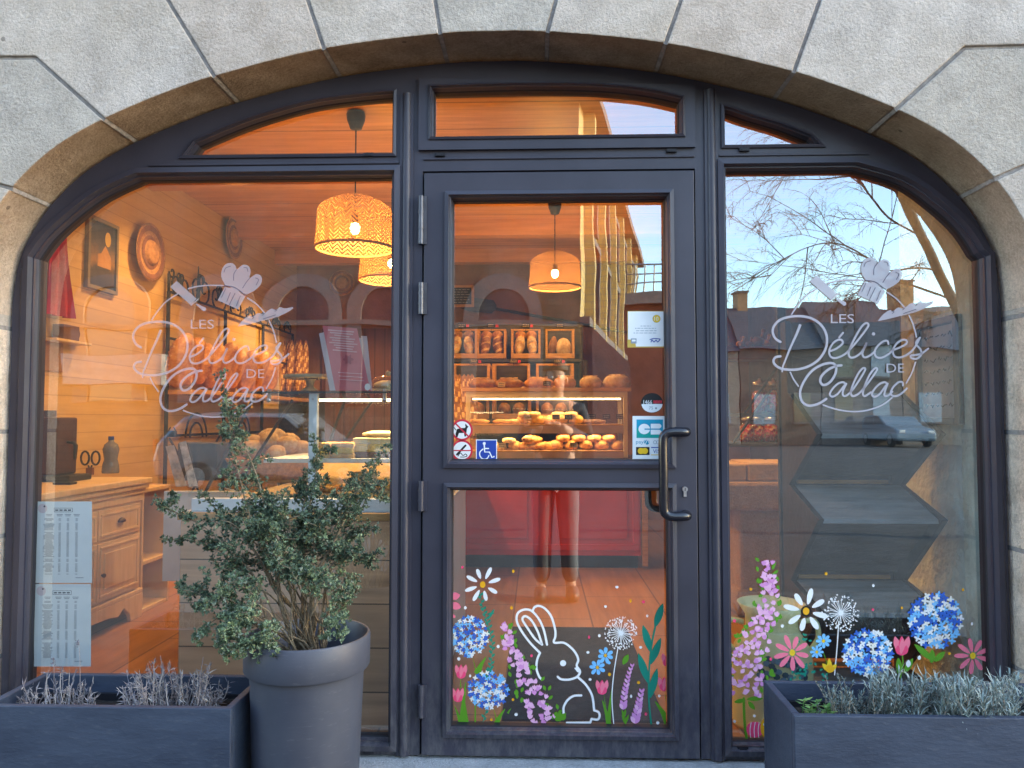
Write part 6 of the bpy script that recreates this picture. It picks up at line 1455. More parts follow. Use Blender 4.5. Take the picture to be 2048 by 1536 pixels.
for D4, py, lab in ((5.3, 885, 'lower'), (5.4, 826, 'upper')):
    z = WD(1500, py, D4).z; x0 = WD(1456 if py > 850 else 1478, py, D4).x
    t = thing('wooden_shelf', lab+' dark shelf carrying sweet jars above the fireplace', 'shelf', (x0+.3, D4-2.8+.15, z)); b = MB(); b.box(x0, 2.48, D4-2.8, D4-2.8+.32, z-.03, z); b.build('shelf_board', M['darkwood'], t, bev=.003)
    b = MB(); b.tube([(x0+.02, D4-2.8+.02, z-.03), (x0+.30, D4-2.8+.02, z+.36)], .010, 6); b.build('iron_strap', M['iron'], t)
    for i, px in enumerate((1520, 1548) if lab == 'upper' else (1496, 1512, 1540)):
        p = WD(px, py, D4+.12); h = .22 if lab == 'upper' else .17
        j = thing('sweet_jar', (('left', 'right') if lab == 'upper' else ('left', 'middle', 'right'))[i]+' glass jar of red and pink sweets on the '+lab+' shelf', 'jar', (p.x, p.y, z), 'glass jars of sweets')
        b = MB(); b.lathe([(.001,z+.001),(.055,z+.001),(.058,z+.01),(.058,z+h*.8),(.045,z+h*.9),(.04,z+h*.92)], (p.x, p.y, 0), 20); b.build('glass', M['case_glass'], j, smooth='all')
        def sweets():
            m, nt, bb_ = base('mixed_sweets'); vo = _n(nt, 'ShaderNodeTexVoronoi'); vo.inputs['Scale'].default_value = 55; nt.links.new(coords(nt), vo.inputs['Vector'])
            sx = _n(nt, 'ShaderNodeSeparateColor'); nt.links.new(vo.outputs['Color'], sx.inputs[0]); nt.links.new(ramp(nt, sx.outputs[0], [(.2, (.65,.05,.03)), (.4, (.85,.42,.30)), (.6, (.80,.60,.35)), (.8, (.55,.02,.05))]), bb_.inputs['Base Color']); bump(nt, bb_, vo.outputs['Distance'], .8, .02); return m
        M.setdefault('sweets', None); M['sweets'] = M['sweets'] or sweets()
        b = MB(); b.lathe([(.001,z+.004),(.053,z+.004),(.054,z+h*.62),(.03,z+h*.72),(.001,z+h*.74)], (p.x, p.y, 0), 20); b.build('sweets', M['sweets'], j, smooth='all')
        b = MB(); b.lathe([(.046,z+h*.90),(.048,z+h*1.0),(.014,z+h*1.03),(.012,z+h*1.12),(.001,z+h*1.13)], (p.x, p.y, 0), 16); b.build('lid', M['steel'], j, smooth='all')
D5 = 5.8; z = WD(1500, 692, D5).z; x0 = WD(1452, 690, D5).x; b = MB(); b.box(x0, WD(1552, 690, D5).x, D5-2.8, D5-2.8+.25, z-.10, z); solo(b, 'mantel_shelf', mat('dark_red_beam', (.16,.02,.025), .5, .3, 6), 'dark red beam shelf high on the right with trinkets on it', 'shelf', bev=.006)
for i, (px, s, c_) in enumerate(((1480,.030,(.6,.32,.08)), (1497,.028,(.3,.12,.05)), (1516,.05,(.22,.12,.06)), (1530,.036,(.75,.42,.08)))):
    p = WD(px, 690, D5+.1); b = MB(); b.blob((p.x, p.y, z+s*.8), (s, s*.8, s*.8), n=12, k=8, nz=.25, seed=i); b.tube([(p.x+s*.5, p.y, z+s*1.2), (p.x+s*.9, p.y, z+s*2.3)], s*.3, 7); b.blob((p.x+s*.9, p.y, z+s*2.5), (s*.42, s*.36, s*.36), n=9, k=6)
    solo(b, 'figurine', mat('figurine_%d' % i, c_, .35), ('small amber', 'small brown', 'dark', 'golden')[i]+' bird figurine on the dark red beam shelf', 'figurine', smooth='all')
# wooden display stand with sloping boards, seen from behind the glass
zst = thing('display_stand', 'dark wooden display stand with zigzag sides and four sloping boards in the right window', 'display stand', (1.25, .62, FL)); yb0, yb1 = .34, .66
def zp(py, y): return zpix(1700, py, y)
bx0, bx1 = 1.135, 1.59; STD = mat('near_black_wood', (.022,.022,.028), .6, .4, 5, .3, 30)
LV = [(785,868),(970,1038),(1160,1225),(1335,1400)]
for i, (pt, pb_) in enumerate(LV):
    za_, zb3 = zp(pt, yb1), zp(pb_, yb0); b = MB(); tn = .018
    b.prism([(yb1, za_), (yb0, zb3), (yb0-.004, zb3-tn), (yb1+.004, za_-tn)], bx0, bx1, axis='x')
    b.build('sloping_board', M['standwood'], zst, bev=.002)
    zn = zp(LV[i+1][0], yb1) if i < 3 else FL+.01
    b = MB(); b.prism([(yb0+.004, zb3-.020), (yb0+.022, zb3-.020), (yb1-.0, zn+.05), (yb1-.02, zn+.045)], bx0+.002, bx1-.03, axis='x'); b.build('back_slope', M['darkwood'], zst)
    if i < 3: b = MB(); b.box(bx0+.01, bx1-.05, yb1-.0, yb1+.012, zn+.006, zn+.022); b.build('edge_strip', M['crate'], zst)
zg = [(yb1+.02, zp(640, yb1))]
for (pt, pb_) in LV: zg += [(yb1+.0, zp(pt, yb1)), (yb0-.03, zp(pb_, yb0)-.0)]
zg += [(yb1, FL)]
back = [(yb1+.10, FL), (yb1+.10, zp(640, yb1))]
for xx, nm in ((bx0-.026, 0), (bx1+.001, 1)):
    b = MB(); b.prism(zg+back, xx, xx+.024, axis='x'); b.build('zigzag_side', STD, zst, bev=.002)
b = MB(); b.box(bx0-.034, bx0+.004, yb1+.101, yb1+.13, FL, zp(600, yb1)); b.build('upright', STD, zst, bev=.002)
b = MB(); b.box(bx0, bx1, yb1+.08, yb1+.095, FL+.3, zp(640, yb1)); b.build('back_panel', M['darkwood'], zst)
# poster board on the plaster wall
x = 1.745; A, B_ = WX(1842, 740, x), WX(1928, 740, x); zt4, zb4 = WX(1926, 627, x).z, WX(1926, 850, x).z
pb = thing('menu_board', 'grey framed menu board with curly dark writing on the plaster wall', 'menu board', (x, (A.y+B_.y)/2, zb4)); y0, y1 = B_.y, A.y; b = MB()
b.box(x-.03, x-.0005, y0, y0+.03, zb4, zt4); b.box(x-.03, x-.0005, y1-.03, y1, zb4, zt4); b.box(x-.0298, x-.0005, y0+.0305, y1-.0305, zb4, zb4+.03); b.box(x-.0298, x-.0005, y0+.0305, y1-.0305, zt4-.03, zt4); b.build('frame', mat('grey_board_frame', (.07,.075,.085), .4), pb, bev=.004)
b = MB(); b.box(x-.012, x-.0005, y0+.031, y1-.031, zb4+.031, zt4-.031); pl = b.build('board', mat('blue_grey_board', (.26,.31,.38), .35, .1, 5), pb)
b = MB()
for r in range(7):
    z = zt4-.075-r*.05; yy = y1-.06
    while yy > y0+.07:
        l = rr.uniform(.02, .05); b.tube([(x-.0135, yy, z), (x-.0135, yy-l*.3, z+rr.uniform(-.012, .014)), (x-.0135, yy-l*.6, z-rr.uniform(-.01, .012)), (x-.0135, yy-l, z+.004)], .0022, 4); yy -= l+.02
b.build('handwriting', M['ink'], pl)
# painted milk can
p = WD(1548, 1420, 3.08); cxm, cym = p.x-.005, p.y; mc = thing('milk_can', 'pale yellow green enamel milk can with blue flowers and two handles', 'milk can', (cxm, cym, FL)); r = .150; zt5 = zpix(1548, 1205, cym)
can = mat('yellow_green_enamel', (.84,.84,.44), .35, .2, 4); b = MB(); H = zt5-FL
b.lathe([(.001,FL+.001),(r,FL+.001),(r*1.02,FL+.02),(r,FL+.05),(r,FL+H*.55),(r*.95,FL+H*.64),(r*.72,FL+H*.76),(r*.66,FL+H*.80),(r*.66,FL+H*.90),(r*.86,FL+H),(r*.83,FL+H),(r*.62,FL+H*.90),(r*.6,FL+H*.7)], (cxm, cym, 0), 36); b.build('can_body', can, mc, smooth='all')
for sg in (-1, 1):
    b = MB(); b.tube(catmull([(cxm+sg*r*.72, cym, FL+H*.84), (cxm+sg*r*1.1, cym, FL+H*.85), (cxm+sg*r*1.2, cym, FL+H*.72), (cxm+sg*r*.97, cym, FL+H*.60)], 5), .011, 8); b.build('handle', can, mc, smooth='all')
b = MB()
for (u, v) in ((-.2,.52),(-.45,.50),(.05,.48),(.3,.56),(.5,.5),(-.05,.62),(.15,.60),(-.3,.60)):
    a = -PI/2+u*1.1; c0 = Vector((cxm+r*1.012*math.cos(a), cym+r*1.012*math.sin(a), FL+H*v)); t1 = Vector((-math.sin(a), math.cos(a), 0)); nn_ = Vector((math.cos(a), math.sin(a), 0))
    for j in range(4):
        w = j*PI/2+.4; c = c0+t1*.014*math.cos(w)+Vector((0, 0, 1))*.014*math.sin(w)+nn_*.0008*j; o = len(b.v)
        b.v += [c+t1*.013*math.cos(q_)+Vector((0, 0, .011*math.sin(q_))) for q_ in [k*PI/4 for k in range(8)]]; b.f.append(list(range(o, o+8))); b.m.append(j % 2)
b.build('painted_flowers', [mat('enamel_blue', (.20,.33,.42), .4), mat('enamel_dark_blue', (.06,.12,.16), .4)], mc)
# added ceiling spotlights with small fittings, put in to warm the interior
def spot(loc, e, lab, col=(1,.53,.17), ang=125):
    t = thing('added_spotlight', lab, 'spotlight', (loc[0], loc[1], CZ), 'added ceiling spotlights'); b = MB(); b.tube([(loc[0], loc[1], CZ), (loc[0], loc[1], CZ-.05)], .05, 16); b.build('lamp_housing', M['iron'], t)
    b = MB(); b.tube([(loc[0], loc[1], CZ-.0505), (loc[0], loc[1], CZ-.054)], .038, 16); b.build('lit_lens', mat('lit_lens', (1, .8, .5), .4, emit=(1, .7, .35), estr=20), t)
    l = bpy.data.lights.new('spotlight', 'SPOT'); l.energy = e*2.3; l.spot_size = math.radians(ang); l.spot_blend = .6; l.color = col; l.shadow_soft_size = .05; o = bpy.data.objects.new('spotlight', l); COL.objects.link(o); o.location = (loc[0], loc[1], CZ-.10)
spot((-2.2, 2.6, 0), 60, 'added ceiling spotlight over the iron bread rack, nearer the window'); spot((-1.95, 4.9, 0), 150, 'added ceiling spotlight over the far end of the bread rack')
spot((.1, 4.5, 0), 50, 'added ceiling spotlight over the bread crates'); spot((1.36, 1.75, 0), 95, 'added ceiling spotlight by the fireplace', ang=62); spot((-1.9, 1.0, 0), 26, 'added ceiling spotlight over the cream sideboard')
# ================================================================ THE STREET BEHIND THE CAMERA (seen mirrored in the panes)
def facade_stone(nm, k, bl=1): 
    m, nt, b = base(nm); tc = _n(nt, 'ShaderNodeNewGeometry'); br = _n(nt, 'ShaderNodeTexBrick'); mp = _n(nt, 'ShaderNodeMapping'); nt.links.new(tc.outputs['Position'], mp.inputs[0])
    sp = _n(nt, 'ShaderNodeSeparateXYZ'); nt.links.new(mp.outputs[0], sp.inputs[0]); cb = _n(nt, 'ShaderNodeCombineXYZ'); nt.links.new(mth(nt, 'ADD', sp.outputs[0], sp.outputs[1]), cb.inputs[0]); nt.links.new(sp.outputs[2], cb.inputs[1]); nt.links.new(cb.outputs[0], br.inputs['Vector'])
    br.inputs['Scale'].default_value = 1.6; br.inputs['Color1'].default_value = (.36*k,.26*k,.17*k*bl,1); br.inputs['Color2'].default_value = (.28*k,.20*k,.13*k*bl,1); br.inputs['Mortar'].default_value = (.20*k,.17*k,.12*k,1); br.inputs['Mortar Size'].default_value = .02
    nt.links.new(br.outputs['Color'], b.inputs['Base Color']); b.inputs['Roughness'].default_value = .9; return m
FSD = facade_stone('shaded_facade_stone', .42); FS = facade_stone('side_facade_stone', 1.0); FSS = facade_stone('sunny_side_stone', 1.75, .62); TRIM = mat('facade_trim', (.15,.135,.13), .8, .1, 4); DKG = mat('dark_window_glass', (.03,.035,.05), .08, .3, 3, spec=.8); SLATE = mat('roof_slate', (.07,.075,.09), .6, .3, 8, .4, 30); WINF = mat('window_frame_paint', (.13,.13,.135), .5)  # shade and sunlight are put into the front and side stone colours
def rot_build(b, org, ang): R = Matrix.Rotation(ang, 3, 'Z'); b.v = [R @ v+org for v in b.v]; return b
# tall corner house: front faces the bakery, long side runs away from us, sunlit
cor = MIR(1162, 838, 16); Hh = 8.0; bld = thing('corner_house', 'tall stone corner house with arched openings across the street, its long side in the sun', 'house', (cor.x, cor.y, 0))
b = MB(); dirv = Vector((.19, -1, 0)).normalized(); L = 17.8; C0 = Vector((cor.x, cor.y, 0)); C1 = C0+dirv*L
pl = [(C0.x, C0.y), (-26, C0.y), (-26, C1.y), (C1.x, C1.y)]
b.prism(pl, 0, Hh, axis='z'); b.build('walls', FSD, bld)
b = MB(); b.prism([(C0.x+.35, C0.y+.3), (-26.3, C0.y+.3), (-26.3, C1.y), (C1.x+.35, C1.y)], Hh+.003, Hh+.28, axis='z'); b.build('cornice', TRIM, bld)
b = MB(); b.prism([(C0.x+.1, C0.y), (-26, C0.y), (-24, C0.y-3), (-24, C1.y), (C1.x-3, C1.y), (C0.x-3, C0.y-3)], Hh+.285, Hh+.30, axis='z'); b.prism([(C0.y+.0, Hh+.29), (C0.y-4, Hh+3.4), (C1.y, Hh+3.4), (C1.y, Hh+.29)], -25.9, C0.x-.2, axis='x'); b.build('roof', SLATE, bld)
# SIDE, windows
nx = Vector((-dirv.y, dirv.x, 0)); nx = nx if nx.x > 0 else -nx
def sidebox(u0, u1, z0, z1, d0, d1, nm, m, par=bld):
    b = MB(); pts = [C0+dirv*u0+nx*d0, C0+dirv*u1+nx*d0, C0+dirv*u1+nx*d1, C0+dirv*u0+nx*d1]; b.prism([(p.x, p.y) for p in pts], z0, z1, axis='z'); return b.build(nm, m, par)
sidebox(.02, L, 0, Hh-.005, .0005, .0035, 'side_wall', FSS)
for i in range(6):
    u = .9+i*2.9
    for z in (3.75, 5.8):
        w = sidebox(u+.5, u+1.7, z, z+1.55, .01, .05, 'window', DKG); 
        for a, c_ in ((u+.32, u+.499), (u+1.701, u+1.88)): sidebox(a, c_, z-.1, z+1.7, .004, .14, 'window_jamb', TRIM, w)
        sidebox(u+.32, u+1.88, z+1.551, z+1.72, .006, .16, 'lintel', TRIM, w)
    sidebox(u-.2, u+.05, 0, Hh-.01, .005, .22, 'pilaster', FSS)
sidebox(.03, L, .01, 3.28, .004, .24, 'painted_shade_band', DKG)  # dark band painted in for the shade along the lower side wall
sidebox(0, L, 3.3, 3.5, .003, .2, 'string_course', TRIM)
fy = C0.y
for px in (225, 440, 608, 775, 1005):
    c = MIR(px, 575, 16); r = .52; sz = c.z-r
    b = MB(); n = 13; arc = [(c.x+(r+.30)*math.cos(PI*i/n), sz+(r+.30)*math.sin(PI*i/n)) for i in range(n+1)]+[(c.x-r-.30, sz-1.9), (c.x-r, sz-1.9)]+[(c.x+r*math.cos(PI-PI*i/n), sz+r*math.sin(PI-PI*i/n)) for i in range(n+1)]+[(c.x+r, sz-1.9), (c.x+r+.30, sz-1.9)]
    b.prism(arc, fy+.001, fy+.09); a_ = b.build('arch_surround', TRIM, bld); b = MB(); b.prism([(c.x+(r-.002)*math.cos(PI*i/n), sz+(r-.002)*math.sin(PI*i/n)) for i in range(n+1)]+[(c.x-r+.002, sz-1.9), (c.x+r-.002, sz-1.9)], fy+.002, fy+.02); b.build('arch_glass', DKG, a_)
c = MIR(640, 650, 16); b = MB(); b.box(-25, C0.x-.05, fy+.001, fy+.12, c.z-.05, c.z+.06); b.build('string_course', TRIM, bld)
# low row of houses on the right, seen against the sky
rowy = MIR(1500, 838, 40).y
HS = [(1325,1480,607,'pale rendered low house left in the row across the square'), (1482,1640,600,'brown stone house in the middle of the row across the square'), (1642,1800,588,'dark slate roofed house in the row across the square'), (1802,2120,600,'long stone house at the right end of the row across the square')]
for i, (pa, pb_, pyr, lab) in enumerate(HS):
    A, B_ = MIR(pa, pyr, 40), MIR(pb_, pyr, 40); h = A.z; e = h*.66; t = thing('row_house', lab, 'house', ((A.x+B_.x)/2, rowy, 0), 'row of houses across the square')
    b = MB(); b.box(A.x, B_.x, rowy-7, rowy, 0, e); b.build('walls', [FS, mat('row_render_%d' % i, ((.30,.26,.22), (.16,.13,.11), (.20,.17,.15), (.22,.18,.15))[i], .9)][1], t)
    b = MB(); b.prism([(rowy+.25, e-.02), (rowy-3, h), (rowy-7.2, e-.02)], A.x-.05, B_.x+.05, axis='x'); b.build('roof', SLATE, t)
    n = max(2, int((B_.x-A.x)/2.2)); 
    for j in range(n):
        x = A.x+(B_.x-A.x)*(j+.5)/n
        for z in (1.2, 3.6):
            if z+1.5 > e: continue
            b = MB(); b.box(x-.48, x+.48, rowy+.001, rowy+.05, z, z+1.55); w = b.build('window', mat('pale_blue_shutter', (.30,.36,.42), .5) if (i+j) % 2 else DKG, t); b = MB(); b.box(x-.58, x+.58, rowy+.002, rowy+.12, z-.12, z-.002); b.build('sill', TRIM, w)
for px, py, lab, w in ((1480, 590, 'small brick chimney at the left of the low roofs', .5), (1800, 570, 'broad brick chimney at the right of the low roofs', 1.1)):
    p = MIR(px, py, 43.1); t = thing('chimney', lab, 'chimney', (p.x, p.y, p.z-2.6)); b = MB(); b.box(p.x-w/2, p.x+w/2, p.y-.4, p.y+.4, p.z-2.6, p.z+.1); b.build('stack', mat('chimney_brick', (.38,.22,.12), .9, .2, 6), t); b = MB(); b.box(p.x-w/2-.06, p.x+w/2+.06, p.y-.46, p.y+.46, p.z+.101, p.z+.2); b.build('cap', TRIM, t)
# terrace with a railing beyond the corner
p = MIR(1240, 600, 27); q_ = MIR(1335, 600, 27); tr_ = thing('terrace_building', 'dark red building with a flat white terrace and railing beyond the corner house', 'building', ((p.x+q_.x)/2+.5, p.y, 0)); b = MB(); z0 = MIR(1290, 612, 27).z; z1 = MIR(1290, 588, 27).z
b.box(p.x-.6, q_.x+.6, p.y-6, p.y, 0, z0); b.build('walls', mat('dark_red_render', (.16,.06,.05), .85), tr_); b = MB(); b.box(p.x-.7, q_.x+.7, p.y-6, p.y+.3, z0+.002, z1); b.build('parapet', WINF, tr_)
b = MB(); zt6 = MIR(1290, 525, 27).z
for i in range(9): x = p.x-.5+(q_.x-p.x+1)*i/8; b.tube([(x, p.y, z1), (x, p.y, zt6)], .03, 5)
for k_ in range(3): b.tube([(p.x-.6, p.y, z1+(zt6-z1)*(k_+1)/3), (q_.x+.6, p.y, z1+(zt6-z1)*(k_+1)/3)], .03, 5)
b.build('railing', M['steel'], tr_)
# bare tree
tq = random.Random(9); tb = MIR(2010, 900, 9.0); tree = thing('bare_tree', 'leafless tree with fine drooping twigs mirrored in the right window', 'tree', (tb.x, tb.y, 0)); trk = MB(); twg = MB()
TBK = mat('tree_bark', (.10,.085,.07), .9, .3, 20, .6, 60)
top = MIR(1905, 600, 9.0); t2 = MIR(1800, 380, 9.2); t3 = MIR(1700, 240, 9.4); t4 = MIR(1600, 60, 9.6)
ps = catmull([(tb.x+.1, tb.y, 0), (tb.x, tb.y, 1.6), top, t2, t3, t4], 6); trk.tube(ps, [.105*(1-.85*i/(len(ps)-1)) for i in range(len(ps))], 9); trk.build('trunk', TBK, tree, smooth='all')
def limb(pts, r0, lv):
    cs = catmull(pts, 5); n = len(cs); twg.tube(cs, [r0*(1-.82*i/(n-1)) for i in range(n)], 5 if lv < 2 else 3, 0, False)
    if lv >= 3: return
    Lm = sum((cs[i+1]-cs[i]).length for i in range(n-1)); m = (12, 10, 8)[lv]
    for i in range(m):
        f = .2+.8*(i+tq.random())/m; j = min(n-2, int(f*(n-1))); p = cs[j]; d = (cs[j+1]-cs[j]).normalized(); s = rv(tq); s = (s-d*s.dot(d)); s.y *= .6
        ln = Lm*(.55 if lv == 0 else .5)*tq.uniform(.5, 1)*(1.15-f*.5); e1 = p+(d*.7+s*.8).normalized()*ln*.5; dn = Vector((0, 0, -1))*(.05, .35, .7)[lv]
        e2 = e1+(d*.55+s*.5+dn).normalized()*ln*.5; limb([p, e1, e2], max(.0019, r0*(.5 if lv < 2 else .55)), lv+1)
for pts in ([(1900,600),(1800,560),(1690,490),(1600,500),(1530,560)], [(1860,480),(1780,430),(1700,340),(1650,300),(1570,330)], [(1880,540),(1800,540),(1720,600),(1680,640)], [(1820,420),(1790,330),(1730,230),(1690,150)], [(1905,620),(1850,640),(1800,690)]):
    limb([MIR(a, c_, 9.0+tq.uniform(-.6, .8)) for a, c_ in pts], .015, 0)
twg.build('branches', TBK, tree)
# vehicles
RUB = mat('tyre_rubber', (.015,.015,.016), .8); CG = mat('car_glass', (.02,.025,.03), .05, spec=.9); LAMP = mat('lamp_glass', (.75,.75,.72), .1); RED = mat('tail_lamp', (.5,.02,.02), .2)
def vehicle(nm, lab, cat, loc, rotz, prof, glassprof, W_, paint, wheels, wr):
    """profile in the long (x) direction, z up; built at the origin then placed"""
    t = thing(nm, lab, cat, (0, 0, 0), 'vehicles parked across the street'); b = MB(); b.prism(prof, -W_/2, W_/2); b.build('body', paint, t, bev=.07)
    for sd in (-1, 1):
        for gp in glassprof:
            b = MB(); b.prism(gp, sd*(W_/2+.001), sd*(W_/2+.012)); b.build('side_window', CG, t)
        for x in wheels:
            b = MB(); y = sd*(W_/2-.08)
            pts = [(x+wr*math.cos(2*PI*i/22), wr+wr*math.sin(2*PI*i/22)) for i in range(22)]; b.prism(pts, y-.1, y+.1); w = b.build('wheel', RUB, t, bev=.03)
            b = MB(); pts = [(x+wr*.62*math.cos(2*PI*i/18), wr+wr*.62*math.sin(2*PI*i/18)) for i in range(18)]; b.prism(pts, y+sd*.101, y+sd*.115); b.build('rim', M['steel'], w)
    x0 = min(p[0] for p in prof); x1 = max(p[0] for p in prof)
    for sd in (-1, 1):
        b = MB(); b.box(x1-.06, x1+.015, sd*W_*.36-.14, sd*W_*.36+.14, .62, .76); b.build('headlight', LAMP, t, bev=.03)
        b = MB(); b.box(x0-.015, x0+.05, sd*W_*.42-.08, sd*W_*.42+.08, .75, 1.0); b.build('tail_light', RED, t, bev=.02)
    t.location = loc; t.rotation_euler = (0, 0, rotz); return t
CARP = [(-2.05,.28),(-2.1,.62),(-2.02,.92),(-1.55,1.42),(-.9,1.48),(.25,1.46),(.95,.98),(1.85,.84),(2.08,.62),(2.08,.28)]
CGL = [[(-1.60,.98),(-1.32,1.36),(-.45,1.40),(-.45,.98)], [(-.38,.98),(-.38,1.40),(.22,1.38),(.78,.98)]]
p = MIR(575, 838, 14.2); car = vehicle('parked_car', 'silver hatchback parked across the street, side on', 'car', (p.x, p.y, 0), 0, CARP, CGL, 1.75, mat('silver_paint', (.20,.21,.24), .25, .05, 3, metal=.3), (-1.3, 1.3), .31)
a_, c_ = MIR(128, 770, 15.9), MIR(335, 708, 15.9); b = MB(); b.box(a_.x, c_.x, fy+.001, fy+.25, a_.z, c_.z); b.build('blank_fascia', mat('white_fascia', (.34,.32,.32), .5), bld)
p = MIR(1792, 880, 38.2); vehicle('parked_car', 'small pale blue hatchback parked before the row of houses', 'car', (p.x, p.y, 0), PI/2, CARP, CGL, 1.7, mat('pale_blue_paint', (.12,.17,.22), .3), (-1.3, 1.3), .31)
# the person taking the picture, standing just behind the lens
pers = thing('person', 'person in a dark jacket and pale trousers holding up a phone, mirrored in the door', 'person', (.14, -3.17, 0))
def skin(nm, verts, edges, mats, par, root=0, sub=2):
    me = bpy.data.meshes.new(nm); org = ORG[par.name]; me.from_pydata([Vector(v[:3])-org for v in verts], edges, []); o = bpy.data.objects.new(nm, me); COL.objects.link(o); o.parent = par; me.materials.append(mats)
    bm = bmesh.new(); bm.from_mesh(me); ly = bm.verts.layers.skin.verify(); bm.verts.ensure_lookup_table()
    for i, v in enumerate(bm.verts): r = verts[i][3]; v[ly].radius = r if hasattr(r, '__len__') else (r, r); v[ly].use_root = (i == root)
    bm.to_mesh(me); bm.free(); md = o.modifiers.new('skin', 'SKIN'); md.use_smooth_shade = True; s = o.modifiers.new('sub', 'SUBSURF'); s.levels = s.render_levels = sub; return o
BX, BY = .14, -3.17; SKN = mat('skin', (.52,.30,.22), .5); JK = mat('dark_jacket', (.03,.035,.055), .8, .3, 8); TRS = mat('pale_trousers', (.13,.14,.17), .85, .12, 8)
bodyv = [(BX,BY,.98,(.15,.11)),(BX,BY,1.16,(.145,.10)),(BX,BY,1.34,(.17,.11)),(BX,BY,1.44,(.12,.09)),(BX,BY+.01,1.52,.055),(BX,BY+.03,1.60,(.075,.09)),(BX,BY+.03,1.70,(.078,.095)),(BX,BY+.02,1.76,(.05,.06)),
         (BX-.18,BY,1.42,.058),(BX-.25,BY+.04,1.18,.046),(BX-.13,BY+.26,1.27,.036),(BX-.115,BY+.30,1.30,.030),(BX+.18,BY,1.42,.058),(BX+.25,BY+.04,1.18,.046),(BX+.06,BY+.26,1.27,.036),(BX+.035,BY+.30,1.30,.030),
         (BX-.09,BY,.90,.095),(BX-.10,BY+.01,.50,.062),(BX-.105,BY-.01,.09,.042),(BX-.115,BY+.15,.035,.034),(BX+.09,BY,.90,.095),(BX+.10,BY+.01,.50,.062),(BX+.11,BY-.01,.09,.042),(BX+.125,BY+.15,.035,.034)]
skin('body', bodyv, [(0,1),(1,2),(2,3),(3,4),(4,5),(5,6),(6,7),(3,8),(8,9),(9,10),(10,11),(3,12),(12,13),(13,14),(14,15),(0,16),(16,17),(17,18),(18,19),(0,20),(20,21),(21,22),(22,23)], SKN, pers)
skin('jacket', [(BX,BY,.86,(.165,.125)),(BX,BY,1.00,(.165,.125)),(BX,BY,1.16,(.16,.115)),(BX,BY,1.34,(.185,.125)),(BX,BY,1.45,(.13,.10)),(BX-.18,BY,1.425,.072),(BX-.25,BY+.04,1.18,.058),(BX-.14,BY+.24,1.262,.048),(BX+.18,BY,1.425,.072),(BX+.25,BY+.04,1.18,.058),(BX+.07,BY+.24,1.262,.048)], [(0,1),(1,2),(2,3),(3,4),(4,5),(5,6),(6,7),(4,8),(8,9),(9,10)], JK, pers)
skin('trousers', [(BX,BY,.98,(.158,.118)),(BX-.09,BY,.86,.108),(BX-.10,BY+.01,.50,.080),(BX-.105,BY-.005,.10,.066),(BX+.09,BY,.86,.108),(BX+.10,BY+.01,.50,.080),(BX+.11,BY-.005,.10,.066)], [(0,1),(1,2),(2,3),(0,4),(4,5),(5,6)], TRS, pers)
SHOE = mat('brown_shoe', (.06,.05,.05), .5)
for sd, x in ((-1, BX-.112), (1, BX+.12)): b = MB(); b.blob((x, BY+.06, .045), (.05, .14, .055), n=14, k=8, flat=.8, pw=.8); b.build('shoe', SHOE, pers, smooth='all')
b = MB(); b.blob((BX, BY+.005, 1.725), (.098, .108, .105), n=18, k=12, flat=.1); b.blob((BX, BY-.05, 1.66), (.085, .06, .10), n=14, k=8); b.build('hair', mat('brown_hair', (.06,.035,.02), .6), pers, smooth='all')
b = MB(); b.blob((BX, BY+.125, 1.635), (.012, .020, .020), n=8, k=6); b.build('nose', SKN, pers, smooth='all')
for sd in (-1, 1): b = MB(); b.blob((BX+sd*.03, BY+.112, 1.665), (.011, .008, .007), n=8, k=6); b.build('eye', M['p_white'], pers, smooth='all'); b = MB(); b.blob((BX+sd*.088, BY+.02, 1.645), (.010, .02, .03), n=8, k=6); b.build('ear', SKN, pers, smooth='all')
b = MB(); b.blob((BX, BY+.113, 1.592), (.022, .008, .006), n=8, k=6); b.build('mouth', mat('lips', (.40,.15,.12), .5), pers, smooth='all')
ph = MB(); ph.box(-.075, .075, -2.842, -2.833, 1.30, 1.375); solo(ph, 'phone', mat('phone_case', (.02,.02,.025), .3), 'black phone held sideways by the person', 'phone', bev=.004)
for sd in (-1, 1):                                       # hands: palm, four fingers and a thumb round each end of the phone
    hx = BX-.115 if sd < 0 else BX+.035; palm = Vector((hx, BY+.30, 1.30)); gx = -.082 if sd < 0 else .082
    vs = [(palm.x, palm.y, palm.z, .024), (gx+sd*.004, -2.852, 1.315, .022)]; ed = [(0, 1)]
    for f in range(4):
        z = 1.305+f*.019; o = len(vs); vs += [(gx+sd*.006, -2.842, z+.004, .0088), (gx+sd*.002, -2.826, z+.006, .0082), (gx-sd*(.030+.006*(f % 3)), -2.826, z+.008, .0070)]; ed += [(1, o), (o, o+1), (o+1, o+2)]
    o = len(vs); vs += [(gx-sd*.006, -2.856, 1.335, .010), (gx-sd*.034, -2.852, 1.350, .008)]; ed += [(1, o), (o, o+1)]
    skin('hand', vs, ed, SKN, pers, 0, 1)
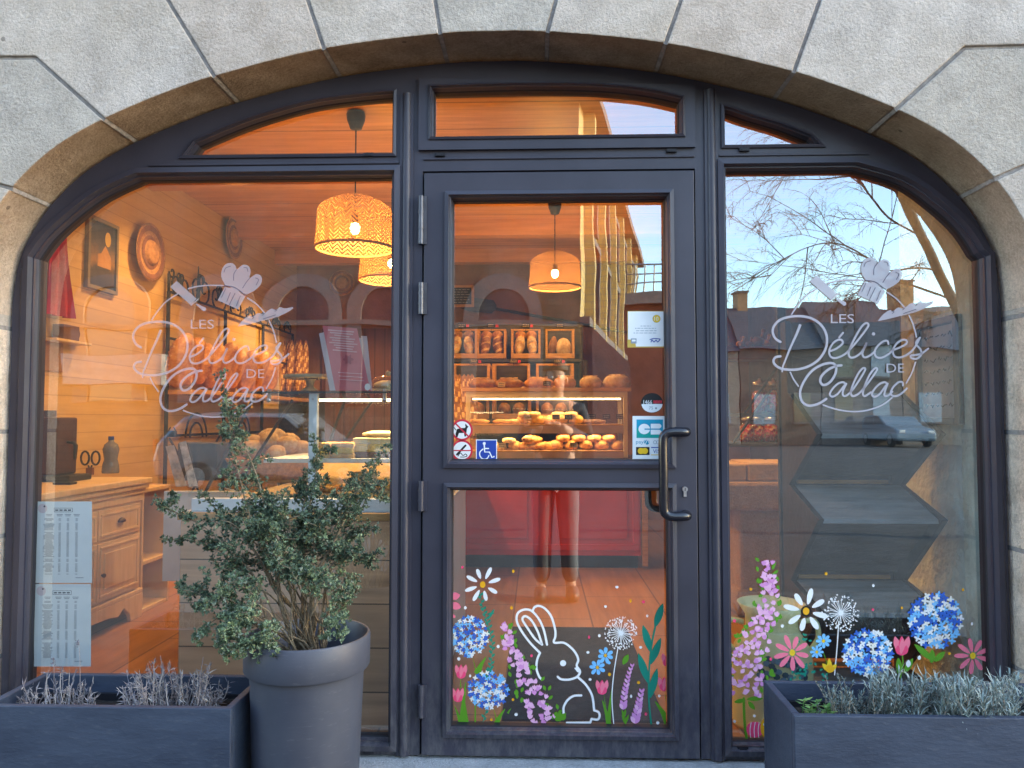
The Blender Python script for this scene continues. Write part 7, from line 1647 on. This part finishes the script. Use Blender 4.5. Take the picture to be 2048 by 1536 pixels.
# ================================================================ SKY, SUN, CAMERA
SUN_EL, SUN_AZ = math.radians(17), Vector((1, .10, 0)).normalized()
wd = bpy.data.worlds.new('World'); SC.world = wd; wd.use_nodes = True; nt = wd.node_tree; bg = nt.nodes['Background']
sk = nt.nodes.new('ShaderNodeTexSky'); sk.sky_type = 'NISHITA'; sk.sun_disc = False; sk.sun_elevation = SUN_EL; sk.sun_rotation = math.atan2(SUN_AZ.x, SUN_AZ.y); sk.air_density = 1.0; sk.dust_density = .6; sk.ozone_density = 1.0
wb = _n(nt, 'ShaderNodeMix', data_type='RGBA', blend_type='MULTIPLY'); wb.inputs[0].default_value = 1; wb.inputs[7].default_value = (.93, .90, .86, 1)      # camera white balance for open shade
nt.links.new(sk.outputs[0], wb.inputs[6]); nt.links.new(wb.outputs[2], bg.inputs[0]); bg.inputs[1].default_value = 1.45
sl = bpy.data.lights.new('sun', 'SUN'); sl.energy = 14; sl.angle = math.radians(.53); sl.color = (1, .80, .56); so = bpy.data.objects.new('sun', sl); COL.objects.link(so)
sd = Vector((SUN_AZ.x*math.cos(SUN_EL), SUN_AZ.y*math.cos(SUN_EL), math.sin(SUN_EL))); so.rotation_euler = sd.to_track_quat('Z', 'Y').to_euler(); so.location = (8, 0, 8)
cam = bpy.data.cameras.new('camera'); co = bpy.data.objects.new('camera', cam); COL.objects.link(co); SC.camera = co
cam.sensor_fit = 'HORIZONTAL'; cam.sensor_width = 36; cam.lens = 36*F/2048; cam.clip_start = .02; cam.clip_end = 500
co.location = CAM; co.rotation_euler = Matrix((RT, UP, -FW)).transposed().to_euler()
SC.view_settings.view_transform = 'Standard'; SC.view_settings.look = 'None'; SC.view_settings.exposure = 0; SC.view_settings.gamma = 1
SC.render.engine = 'CYCLES'; cy_ = SC.cycles
cy_.max_bounces = 10; cy_.transparent_max_bounces = 16; cy_.diffuse_bounces = 4; cy_.glossy_bounces = 4; cy_.sample_clamp_indirect = 6; cy_.use_denoising = True; cy_.caustics_reflective = False; cy_.caustics_refractive = False
bpy.context.view_layer.update()
